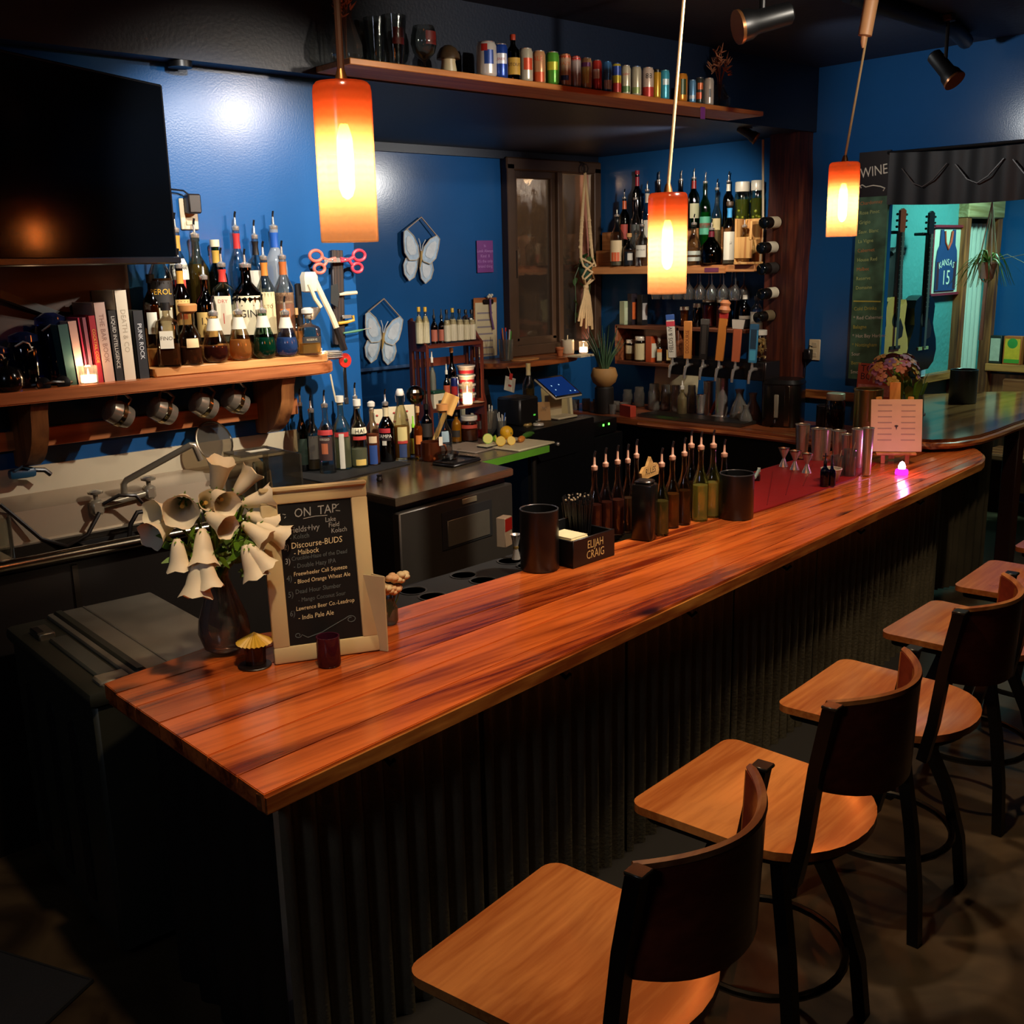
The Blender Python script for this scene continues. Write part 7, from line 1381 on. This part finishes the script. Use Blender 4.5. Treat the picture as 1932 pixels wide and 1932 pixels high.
# red mat with the shaker tins
MT = [(4.394,3.024,0.93), (4.595,3.045,0.93), (4.567,2.629,0.93), (3.876,2.523,0.93), (3.685,2.53,0.93)]
rm = thing('red_bar_mat', 'bright red rubber mat lying on the bar among the tins', 'mat', (0, 0, 0))
pts = [(4.36, 3.05), (4.85, 3.08), (5.05, 2.72), (4.62, 2.60), (3.84, 2.545), (3.68, 2.545)]
obj('mat_sheet', prism(new(), pts, .9305, .9365, bev=.001), paint('#8a0f12', .5, var=.12, bump=.15, bscale=200), rm, 30)
for k in range(3): obj('mat_ridge', tube(new(), [(3.86+.22*k, 2.58+.05*k, .9375), (4.5+.15*k, 2.98-.02*k, .9375)], .002, 4), paint('#6a0a0e', .5), rm)
MTZ = .9368
def tin(label, P, lip=True, m_=None, nm='shaker_tin', z0=MTZ, grp='steel shaker tins on the bar'):
    x, y, z, h, r = P; t = thing(nm, label, 'shaker', (x, y, z0), 0, grp); m_ = m_ or STEEL
    obj('tin_wall', lathe(new(), [(r*.76, 0), (r*.8, .006), (r, h), (r*.94, h), (r*.74, .01), (.0001, .008)], 24), m_, t, 50); obj('rolled_lip', tube(new(), [(r*math.cos(2*PI*k/20), r*math.sin(2*PI*k/20), h) for k in range(20)], .0028, 5, True), m_, t); return t
def rzs(P, h=None): return P
TINS = [((4.919,3.082,0.93,0.18,0.038), 'leftmost tall steel shaker tin at the red mat rear'), ((4.918,2.988,0.93,0.167,0.036), 'second tall steel shaker tin from the left'), ((5.074,3.036,0.93,0.14,0.032), 'steel tin tucked behind the second tall tin'), ((4.962,2.892,0.93,0.16,0.036), 'steel tin in the middle of the crowded tins'),
        ((4.912,2.811,0.93,0.155,0.033), 'steel tin right of the middle tin'), ((4.874,2.729,0.93,0.196,0.035), 'steel tin left of the tall dark one'), ((4.729,2.597,0.93,0.232,0.026), 'tall dark steel tin touching the menu card')]
for P, lab in TINS: tin(lab, P)
JIG = [((4.651,3.018,0.93,0.095,0.027), 'leftmost small steel jigger behind the red mat'), ((4.617,2.93,0.93,0.096,0.028), 'small steel jigger second from the left'), ((4.587,2.841,0.93,0.097,0.028), 'small steel jigger nearest the blue droppers')]
for P, lab in JIG:
    x, y, z, h, r = P; t = thing('bell_jigger', lab, 'jigger', (x, y, MTZ), 0, 'bell jiggers by the red mat'); obj('jigger_body', lathe(new(), [(r*.9, 0), (r*.85, .004), (r*.3, h*.42), (r*.3, h*.5), (r, h*.92), (r, h), (r*.9, h), (r*.25, h*.55), (.0001, h*.55)], 20), STEEL, t, 50); obj('copper_lip', tube(new(), [(r*math.cos(2*PI*k/20), r*math.sin(2*PI*k/20), h) for k in range(20)], .003, 5, True), COP, t)
for P, lab in (((4.616,2.693,0.93,0.1,0.031), 'tall clear glass beaker left of pink lit spoons'), ((4.658,2.648,0.93,0.131,0.032), 'tall clear glass beaker beside the pink lit menu')):
    x, y, z, h, r = P; g_ = drinkglass('mixing_beaker', lab, (x, y, MTZ, h, r), [(.9, 0), (.94, .02), (1, 1), (.93, 1), (.88, .04), (.0001, .04)], glass('#c8c4cc', .75, .1), 'glass', None, 20)
    obj('bar_spoon', tube(new(), [(.0, -r*.3, .008), (.01, r*.2, h*.8), (.02, r*.5, h*1.25)], .003, 6), STEEL, g_)
for P, lab in (((4.357,2.602,0.93,0.158,0.021), 'cobalt blue dropper bottle in front at the mat edge'), ((4.396,2.589,0.93,0.143,0.019), 'cobalt blue dropper bottle behind the front one')):
    x, y, z, h, r = P; bottle(lab, (x, y, BT+.0065, h, r), 'wine', '#142a7a', '#0a1444', .7, 'tip', tcol='#101014', name='dropper_bottle')
x, y, z, h, r = (4.489,2.617,0.93,0.06,0.05); wb_ = thing('white_bowl', 'small white bowl behind the blue dropper bottles', 'bowl', (x, y+.03, MTZ)); obj('bowl_wall', lathe(new(), [(r*.6, 0), (r*.7, .004), (r, h), (r*.94, h), (r*.62, .008), (.0001, .007)], 24), paint('#b8b0a8', .35), wb_); obj('bowl_lip', tube(new(), [(r*.97*math.cos(2*PI*k/24), r*.97*math.sin(2*PI*k/24), h) for k in range(24)], .003, 6, True), paint('#c0b8b0', .3), wb_)
# tall tins behind: on the round counter's left
def ontc(P, z): return (P[0], P[1], z, P[2]+P[3]-z, P[4])
x, y, z, h, r = (6.272,3.465,0.93,0.2,0.065); t = thing('brass_canister', 'tall brass toned canister behind the wooden easel', 'canister', (5.35, 3.02, BT)); zt = z+h; hh = .33; obj('can_wall', lathe(new(), [(.075, 0), (.078, hh), (.072, hh), (.07, .006), (.0001, .006)], 24), paint('#a8905a', .25, .9), t, 50); obj('rim', tube(new(), [(.077*math.cos(2*PI*k/24), .077*math.sin(2*PI*k/24), hh) for k in range(24)], .004, 6, True), paint('#c0a868', .25, .9), t)
t.location = (5.44, 3.0, BT)
bottle('tall jar of dark preserve with metal lid on the tap counter end', (5.98, 3.52, .8805, .26, .06), 'jar', '#8a6a5a', '#3a1410', .6, 'lid', tcol='#a89a80', name='preserve_jar', cat='jar')
cup('dark tumbler beside the tall preserve jar', (6.12, 3.68, .88, .16, .05), BK, .8805)
cup('large black utensil cup on the round counter', (7.039,3.197,1,0.221,0.088), paint('#141512', .4, var=.1), 1.0012)
# easel with menu card
x0 = Vector((5.083,2.748,0.93)); e_ = thing('menu_easel', 'small golden wooden easel holding the pale menu card', 'easel', (5.13, 2.665, BT), R(-52))
EW = wood('easel_wood', '#b0702c', '#d89a4a', 'Z', .45)
for c, s, a in (((0, .012, .24), (.055, .012, .36), 0), ((-.05, .01, .20), (.03, .012, .3), -5), ((.05, .01, .20), (.03, .012, .3), 5)):
    obj('upright', bx(c, s, bev=.003, M=RX(R(-12)) @ RY(R(a))), EW, e_)
obj('ledge', bx((0, -.03, .055), (.2, .05, .014), bev=.003), EW, e_); obj('rear_leg', bx((0, .085, .15), (.03, .01, .31), M=RX(R(8))), EW, e_)
for s in (-1, 1): obj('front_foot', bx((s*.06, -.015, .03), (.02, .016, .06)), EW, e_)
mc = thing('menu_card', 'pale menu card with small deer mark on the easel, pink lit', 'menu card', (5.13, 2.665, BT), R(-52)); Mm = T(0, -.03, .064) @ RX(R(-12))
obj('card_stock', bx((0, 0, .135), (.255, .004, .27), bev=.0015, M=Mm), paint('#d8b890', .6), mc)
obj('deer_mark', prism(new(), [(-.011, .008), (-.004, .002), (0, -.014), (.004, .002), (.011, .008), (.004, .012), (-.004, .012)], -.0006, .0006, Mm @ T(0, -.003, .125) @ RX(PI/2)), paint('#3a2c28', .6), mc, 0)
for s in (-1, 1):
    for k in range(7): obj('printed_line', bx((s*.058, -.0024, .24-.03*k), (.07, .0008, .006), M=Mm), paint('#a88e78', .6), mc)
pkn = thing('pink_tealight', 'glowing pink electric tealight in front of the menu card', 'candle', (4.879,2.491,0.93)); pkn.location.z = BT; PKX, PKY = pkn.location.x, pkn.location.y
obj('base', lathe(new(), [(.03, 0), (.032, .004), (.03, .022), (.022, .028), (.0001, .028)], 24), glow('#ff2ad8', 1.6), pkn); obj('flame_tip', lathe(new(), [(.017, .028), (.018, .04), (.011, .058), (.0001, .066)], 14), glow('#ffd0f0', 9), pkn)
point((PKX, PKY-.02, BT+.085), .6, (1, .2, .72), .015)
# flowers in a round vase past the menu
x, y, z, h, r = (5.808,2.937,1,0.267,0.07); vv = thing('hydrangea_vase', 'clear glass vase of pink and orange blooms on the round counter', 'vase', (x, y, 1.0012)); r = .075; hv = .2
obj('vase_glass', lathe(new(), [(r*.8, 0), (r*.95, .02), (r, hv*.5), (r*.92, hv), (r*.86, hv), (r*.93, hv*.5), (r*.86, .026), (.0001, .02)], 26), glass('#c0c4b0', .7, .06), vv); obj('vase_water', lathe(new(), [(r*.84, .026), (r*.9, hv*.5), (r*.88, hv*.62), (.0001, hv*.62)], 22), liquid('#4a4a30', .7), vv)
rnd = random.Random(21); CC = ['#b87a9a', '#c8866a', '#c89a5a', '#a86a8a', '#cf8f78', '#8a6a9a', '#b8a04a']
for k in range(46):
    a = rnd.uniform(0, 2*PI); ph = rnd.uniform(-.2, 1); q = Vector((.15*math.cos(a)*math.cos(ph*.9)-.10, .12*math.sin(a)*math.cos(ph*.9)+.06, .31+.12*math.sin(ph*1.2)))
    b = new(); nn = Vector((q.x+.10, q.y-.06, q.z-.25)).normalized(); Mq = Matrix.Translation(q) @ nn.to_track_quat('Z', 'Y').to_matrix().to_4x4()
    for j in range(5):
        aj = 2*PI*j/5; c = Vector((.017*math.cos(aj), .017*math.sin(aj), 0))
        sheet(b, lambda u, v: (c.x+.017*(u-.5)*2*math.cos(aj)-.014*(v-.5)*2*math.sin(aj)*math.cos((u-.5)*2), c.y+.017*(u-.5)*2*math.sin(aj)+.014*(v-.5)*2*math.cos(aj)*math.cos((u-.5)*2), .006*math.cos(3*(u-.5))), 3, 3, Mq)
    f_ = obj('blossom', b, paint(CC[k % 7], .6, var=.15), vv, 60); obj('centre', ball(new(), (0, 0, .006), .005, seg=6), paint('#c8b04a', .6), f_, 60, Mq) if k % 2 == 0 else None
    if k % 4 == 0: obj('stem', tube(new(), [(0, 0, .03), (q.x*.2, q.y*.2, hv), q], .003, 5), STM, vv)
for k in range(10):
    a = k*.63; q = Vector((.13*math.cos(a)-.05, .1*math.sin(a), .24+.03*(k % 3))); obj('leaf', sheet(new(), lambda u, v: tuple(q*(.6+.5*u)+Vector((0, 0, .03*math.sin(3*u)))+Vector((-math.sin(a), math.cos(a), 0))*(v-.5)*.05*math.sin(PI*min(.97, max(.05, u)))), 5, 2), LEAFG, vv, 60)
gp2 = obj('green_pod', tube(new(), [(-.12, 0, .33), (-.16, -.02, .38), (-.1, -.02, .39)], [.004, .012, .008], 8), paint('#8ab87a', .5), vv)
tag(obj('red_coaster', lathe(new(), [(.0001, 0), (.10, 0), (.1, .004), (.0001, .005)], 30, T(6.35, 3.22, 1.001)), paint('#4a1410', .4)), 'dark red round coaster on the round counter', 'coaster')

# ---------------------------------------------------------------- chalkboard, valance, side room
cbm, nt, out = newmat('green_chalkboard'); L = nt.links.new; p = N(nt, 'ShaderNodeBsdfPrincipled'); L(p.outputs[0], out.inputs[0]); tcx = N(nt, 'ShaderNodeTexCoord'); no = N(nt, 'ShaderNodeTexNoise'); no.inputs['Scale'].default_value = 9; L(tcx.outputs['Object'], no.inputs['Vector'])
rp = N(nt, 'ShaderNodeValToRGB'); L(no.outputs['Fac'], rp.inputs[0]); e = rp.color_ramp.elements; e[0].position = .3; e[0].color = (*lin('#2c4229'), 1); e[1].position = .75; e[1].color = (*lin('#587e5e'), 1); L(rp.outputs[0], p.inputs['Base Color']); p.inputs['Roughness'].default_value = .6
wb2 = thing('wine_chalkboard', 'tall green chalkboard of wines headed with white lettering', 'chalkboard', (6.37, 3.555, 1.22), R(-90))
obj('board', bx((0, 0, .55), (.21, .02, 1.15)), cbm, wb2); obj('head_board', bx((0, -.001, 1.255), (.21, .022, .27)), paint('#1c1410', .5), wb2)
CW = paint('#d8d0b8', .7); CG = paint('#b0bc70', .8); CO = paint('#b8703a', .8); CY = paint('#b8b04a', .8)
obj('chalk_lettering', text(new(), 'WINE', .085, T(0, -.0125, 1.27) @ RY(R(-6)), squash=.85), CW, wb2, 0)
obj('chalk_flourish', tube(new(), [(-.08, -.0125, 1.175), (-.09, -.0125, 1.19), (-.075, -.0125, 1.195), (-.05, -.0125, 1.18), (0, -.0125, 1.187), (.05, -.0125, 1.178), (.08, -.0125, 1.165), (.07, -.0125, 1.15)], .004, 5), CW, wb2)
for k, (s, m_) in enumerate((('Chardonnay', CO), ('Rose Pinot', CG), ('Grigio', CG), ('Sauv. Blanc', CG), ('La Vigne', CG), ('Cabernet', CO), ('House Red', CG), ('Malbec', CO), ('Reserve', CG), ('Domaine', CG))): obj('chalk_lettering', text(new(), s, .031, T(-.085, -.0108, 1.08-.058*k) @ RY(R(-3)), 'LEFT'), m_, wb2, 0)
obj('chalk_rule', bx((0, -.0112, .475), (.19, .001, .008)), CY, wb2)
for k, s in enumerate(('Cold Drinks', '* Red Cabernet', 'Balagne', '* Hot Bay Harbor', '* Nottingham', 'Sour', 'Berry', 'Smoked')): obj('chalk_lettering', text(new(), s, .032, T(-.09, -.0108, .425-.058*k) @ RY(R(-3)), 'LEFT'), CY if k % 2 == 0 else CW, wb2, 0)
# dark valance across the opening
va = thing('black_valance', 'black gathered valance hanging across the side room opening', 'curtain', (0, 0, 0))
def vf(u, v): yy = 3.44-u*1.1; return (6.33+.006*math.sin(u*46)+.005*math.sin(u*17)*v, yy, 2.285+.02*math.sin(u*PI)*-1+(.305-.005*u)*v)
obj('drape', sheet(new(), vf, 110, 6, th=.006), paint('#0b0a09', .6, var=.3, scale=5), va, 60)
obj('rail', tube(new(), [(6.34, 3.46, 2.592), (6.34, 2.32, 2.586)], .009, 8), BLK, va)
for k in range(3):
    y0 = 3.2-.33*k; obj('swag_cord', tube(new(), [(6.303, y0+.14, 2.49), (6.297, y0+.06, 2.40), (6.297, y0, 2.375), (6.297, y0-.06, 2.41), (6.303, y0-.14, 2.50)], .0045, 5), paint('#3a2f28', .4), va)
# poster leaning under the chalkboard
po = thing('red_poster', 'red poster with dark lettering leaning below the chalkboard', 'poster', (6.36, 3.50, 1.0), R(-90)); po.location = (6.345, 3.47, 1.001)
pb0 = obj('poster_board', bx((0, 0, .17), (.24, .012, .34), M=RX(R(-4))), paint('#b0482c', .6), po); obj('pink_figures', bx((.0, -.0065, .13), (.22, .001, .07), M=RX(R(-4))), paint('#d08a7a', .6, var=.4, scale=40), po)
for s, zz_ in (('TOP', .265), ('BOSS', .215)): obj('lettering', text(new(), s, .062, RX(R(-4)) @ T(-.1, -.0068, zz_), 'LEFT'), paint('#241512', .6), po, 0)
# guitars on the side wall
def guitar(label, x, z, col, neckc, cutaway, headc, dark=False, rot=0, sc=1.0):
    t = thing('acoustic_guitar', label, 'guitar', (x, 3.715, z), 0, 'guitars hung on the side room wall', (0, rot, 0)); M90 = Matrix(((1, 0, 0, 0), (0, 0, -1, 0), (0, 1, 0, 0), (0, 0, 0, 1)))
    prof = [(0, 0), (.1, .005), (.17, .05), (.198, .13), (.185, .2), (.15, .26), (.128, .31), (.135, .37), (.142, .42), (.12, .47), (.07, .495), (.025, .5)]
    prof = [(a*sc, b*sc) for a, b in prof]
    rgt = list(prof)
    if cutaway: rgt = prof[:8]+[(.146*sc, .44*sc), (.13*sc, .475*sc), (.105*sc, .45*sc), (.06*sc, .425*sc), (.025*sc, .42*sc)]
    poly = rgt+[(-a, b) for a, b in prof[::-1][:-1]]
    obj('guitar_body', prism(new(), poly, -.0, .09, M90), paint(col, .22, var=.1), t, 30); 
    obj('sound_hole', lathe(new(), [(.048*sc, 0), (.05*sc, .001), (.0001, .001)], 22, T(0, -.0905, .34*sc) @ RX(PI/2)), paint('#160d08', .6), t)
    obj('pickguard', prism(new(), [(.02*sc, .2*sc), (.1*sc, .22*sc), (.11*sc, .28*sc), (.06*sc, .35*sc), (.04*sc, .3*sc)], .0905, .0925, M90), paint('#241812', .3), t)
    obj('bridge', bx((0, -.094, .15*sc), (.14*sc, .01, .022)), paint('#1c120c' if not dark else '#8a8a60', .5), t)
    zn = .42*sc; nk = obj('neck', bx((0, -.085, zn+.235), (.048, .03, .52), bev=.004), paint(neckc, .35), t); obj('fretboard', bx((0, -.1025, zn+.22), (.046, .006, .56)), paint('#20140e' if not dark else '#100c0a', .4), nk)
    for k in range(16): obj('fret', bx((0, -.1062, zn+.47-.031*k), (.045, .002, .0035)), paint('#c8bfa0', .3, .8), nk)
    hd = obj('headstock', prism(new(), [(-.024, 0), (.024, 0), (.035, .03), (.038, .15), (.0, .165), (-.038, .15), (-.035, .03)], .085, .1, T(0, 0, zn+.49) @ M90), paint(headc, .3), t, 0)
    for s in (-1, 1):
        for k in range(3): obj('tuning_peg', tube(new(), [(s*.03, -.09, zn+.535+.04*k), (s*.065, -.09, zn+.535+.04*k)], [.005, .009], 6), paint('#2a2018', .3, .7), hd)
    obj('strings', bx((0, -.108, (.15*sc+zn+.5)/2), (.03, .0006, zn+.5-.15*sc)), paint('#8a8070', .3, .8), t)
    obj('wall_hanger', bx((0, -.035, zn+.5), (.11, .07, .02), bev=.004), PLASTICB, t); return t
g0 = (7.097,3.74,1.296); g1 = (7.518,3.74,1.18)
guitar('natural blond acoustic guitar with cutaway hanging on side room wall', 6.88, 1.215, '#c08a4a', '#6a2a14', True, '#7a3018', False, R(0), .98)
guitar('black acoustic guitar hanging right of the blond guitar', 7.285, 1.17, '#0c0b0b', '#1a1412', False, '#141110', True, R(0), 1.06)
jk = thing('black_jacket', 'black jacket hanging between the two guitars', 'jacket', (7.08, 3.79, 1.25)); 
obj('cloth', sheet(new(), lambda u, v: ((-.17+.34*u)*(.55+.45*math.sin(PI*min(1, v*1.0)*.5+.7)) if v < .9 else (-.17+.34*u)*.5, -.02-.02*math.sin(u*9+v*3)-.025*math.sin(PI*u), .78*v), 18, 12, th=.012), paint('#0d0d0f', .7), jk, 60); obj('collar', tube(new(), [(-.08, -.04, .74), (0, -.06, .79), (.08, -.04, .74)], .018, 8), paint('#141416', .7), jk)
x0 = Vector((7.633,3.79,2.152)); x1 = Vector((7.926,3.79,1.697))
jf = thing('framed_jersey', 'framed blue basketball jersey numbered 15 on side room wall', 'framed jersey', (7.86, 3.785, 1.70))
obj('mat_board', bx((0, 0, .23), (.46, .02, .48)), paint('#b8c4b0', .5), jf)
for c, s in (((0, -.012, .475), (.48, .03, .018)), ((0, -.012, -.015), (.48, .03, .018)), ((-.237, -.012, .23), (.018, .03, .5)), ((.237, -.012, .23), (.018, .03, .5))): obj('frame_bar', bx(c, s), paint('#7a2430', .4), jf)
MJ = Matrix(((1, 0, 0, 0), (0, 0, -1, 0), (0, 1, 0, 0), (0, 0, 0, 1)))
js = obj('jersey', prism(new(), [(-.16, .01), (.16, .01), (.165, .22), (.15, .30), (.12, .34), (.115, .45), (.075, .45), (.05, .36), (0, .31), (-.05, .36), (-.075, .45), (-.115, .45), (-.12, .34), (-.15, .30), (-.165, .22)], .012, .02, MJ), paint('#1c3a6a', .6), jf, 0)
obj('collar_trim', tube(new(), [(-.06, -.022, .44), (-.045, -.022, .36), (0, -.022, .31), (.045, -.022, .36), (.06, -.022, .44)], .008, 6), paint('#b8482c', .6), js)
for s in (-1, 1): obj('side_panel', bx((s*.135, -.0205, .12), (.04, .001, .2)), paint('#3a1c2c', .6), js)
WT = paint('#d0d4c0', .6)
for k, ch_ in enumerate('KANSAS'):
    u = (k-2.5)/2.5; obj('lettering', text(new(), ch_, .066, T(u*.105, -.0212, .215-.022*u*u) @ RY(R(u*14))), WT, js, 0)
obj('lettering', text(new(), '15', .15, T(0, -.0212, .1), squash=.9), WT, js, 0)
# hanging spider plant
x, y, z = (6.72,2.959,1.87)
hp = thing('hanging_spider_plant', 'spider plant in white pot hung by pale ropes in the opening', 'hanging plant', (6.72, y, z))
pw = obj('pot', lathe(new(), [(.04, -.045), (.058, .045), (.062, .045), (.062, .055), (.055, .055), (.036, -.035), (.0001, -.035)], 22), paint('#c8b8a0', .45), hp)
hookz = 3.12-z
for k in range(4): a = PI/4+k*PI/2; obj('rope', tube(new(), [(0, 0, .42), (.05*math.cos(a), .05*math.sin(a), .08), (.06*math.cos(a), .06*math.sin(a), .05), (.03*math.cos(a), .03*math.sin(a), -.05), (0, 0, -.075)], .0045, 5), paint('#c8c4a8', .8), hp)
obj('hanger_cord', tube(new(), [(0, 0, .42), (0, 0, hookz)], .004, 5), paint('#c8c4a8', .8), hp)
obj('tassel', tube(new(), [(0, 0, -.07), (-.005, .0, -.2), (-.01, 0, -.42)], [.014, .013, .016], 8), paint('#c8bca0', .85), hp)
rnd = random.Random(8)
for k in range(34):
    a = rnd.uniform(0, 2*PI); ln = rnd.uniform(.14, .27); up_ = rnd.uniform(.02, .09); wd = .008; c, s = math.cos(a), math.sin(a)
    def lf(u, v): rr_ = ln*u; zz_ = .05+up_*math.sin(PI*min(1, u*1.1))*1.2-.14*u*u; ww = (v-.5)*2*wd*(1-u*.85); return (c*rr_-s*ww, s*rr_+c*ww, zz_)
    obj('leaf', sheet(new(), lf, 7, 2), paint(['#5f8a2c', '#86a850', '#4a7424'][k % 3], .5), hp, 60)
for k in range(2): obj('runner', tube(new(), [(0, 0, .06), (.1, -.12*(k+.6), .1), (.14, -.26-.05*k, .0-.03*k)], .002, 5), paint('#9a9a70', .6), hp)
# things on the side room rail
for P, lab, cols in (((8.083,3.5,1.259), 'dark box with white print on the side room rail', ('#1f221c', '#b8b4a0', None)), ((8.145,3.4,1.259), 'yellow and orange game box on the side room rail', ('#b85a24', '#d8a82a', '#3a8a3a')), ((8.2,3.3,1.236), 'dark picture box at the right edge on the rail', ('#2a2430', '#8a4a4a', None))):
    yy, bw = {'dark box with': (3.685, .09), 'yellow and or': (3.55, .14), 'dark picture ': (3.38, .13)}[lab[:13]]
    t = thing('game_box', lab, 'box', (8.665, yy, 1.111), R(-90), 'boxes on the side room rail'); obj('box_body', bx((0, 0, .11), (bw, .075, .22), bev=.002), paint(cols[0], .5), t); obj('front_print', bx((0, -.0382, .11), (bw*.85, .001, .18)), paint(cols[1], .5, var=.2, scale=25), t)
    if cols[2]: obj('logo_disc', lathe(new(), [(.04, 0), (.0001, .001)], 18, T(0, -.039, .165) @ RX(PI/2)), paint(cols[2], .5), t); obj('foot_band', bx((0, -.0392, .025), (bw*.85, .001, .03)), paint('#4a8a2a', .5), t)
nb_ = thing('tissue_box', 'small white box on the side room wall rail', 'box', (7.50, 3.755, 1.101)); obj('carton', bx((0, 0, .065), (.1, .07, .13), bev=.002), paint('#b8c0c0', .5), nb_); obj('side_print', bx((0, -.0356, .05), (.08, .001, .07)), paint('#8aa0b0', .5), nb_)
# bench back and chair in the side room, glimpsed past the counter
bn = thing('wooden_bench', 'red brown wooden bench back beyond the round counter', 'bench', (8.3, 2.9, 0)); 
obj('backrest', bx((.22, 0, .8), (.05, 1.3, .42), bev=.01), wood('bench_wood', '#5a2414', '#94502e', 'Y', .35), bn); obj('seat', bx((.02, 0, .45), (.42, 1.3, .05), bev=.01), wood('bench_wood', '#5a2414', '#94502e', 'Y', .35), bn)
for yy in (-.6, .6): obj('leg', bx((.02, yy, .21), (.38, .06, .42)), wood('bench_leg', '#4a2010', '#7a4026', 'Z', .4), bn)
bc = thing('bench_cushion', 'dark blue cushion against the wooden bench back', 'cushion', (8.46, 3.1, .476)); obj('pad', bx((0, 0, .17), (.09, .1, .34), bev=.03, seg=3), paint('#14203a', .8), bc); obj('piping', tube(new(), [(.0, -.05, .02), (0, -.05, .32), (0, .05, .32), (0, .05, .02)], .005, 6, True), paint('#0d1628', .8), bc)
# tall open shelf with jars right of the counter post
tf = thing('open_shelf_unit', 'pale wooden open shelf unit holding glassware past the counter post', 'shelf', (7.35, 2.42, 0)); PW = wood('unit_wood', '#7a4a28', '#b8804a', 'Z', .45)
for c, s in (((-.25, 0, .45), (.03, .3, .9)), ((.25, 0, .45), (.03, .3, .9))): obj('side_board', bx(c, s), PW, tf)
for zz_ in (.12, .42, .72): obj('shelf_board', bx((0, 0, zz_), (.48, .3, .025)), PW, tf)
for k in range(4): drinkglass('stored_jar', ['leftmost', 'second from left', 'second from right', 'rightmost'][k]+' clear glass jar on the open shelf unit', (7.18+.11*k, 2.33, .735, .16, .04), MASON, glass('#c8c8c0', .8, .1), 'jar', 'jars on the open shelf unit', 14)
# floor mats
dm = thing('floor_mat', 'dark navy floor mat lying near the bar end', 'mat', (0, 0, 0)); obj('mat_sheet', prism(new(), [(-.4, 2.9), (.45, 2.38), (.86, 2.80), (.80, 3.6), (.2, 4.0), (-.5, 3.9)] if False else [(.05, 2.35), (.878, 2.805), (.45, 3.75), (-.4, 3.3)], .001, .012, bev=.003), paint('#10131c', .9, bump=.4, bscale=220), dm, 30)
obj('mat_border', tube(new(), [(.05, 2.35, .008), (.878, 2.805, .008), (.45, 3.75, .008), (-.4, 3.3, .008)], .008, 5, True), paint('#0a0c12', .8), dm)
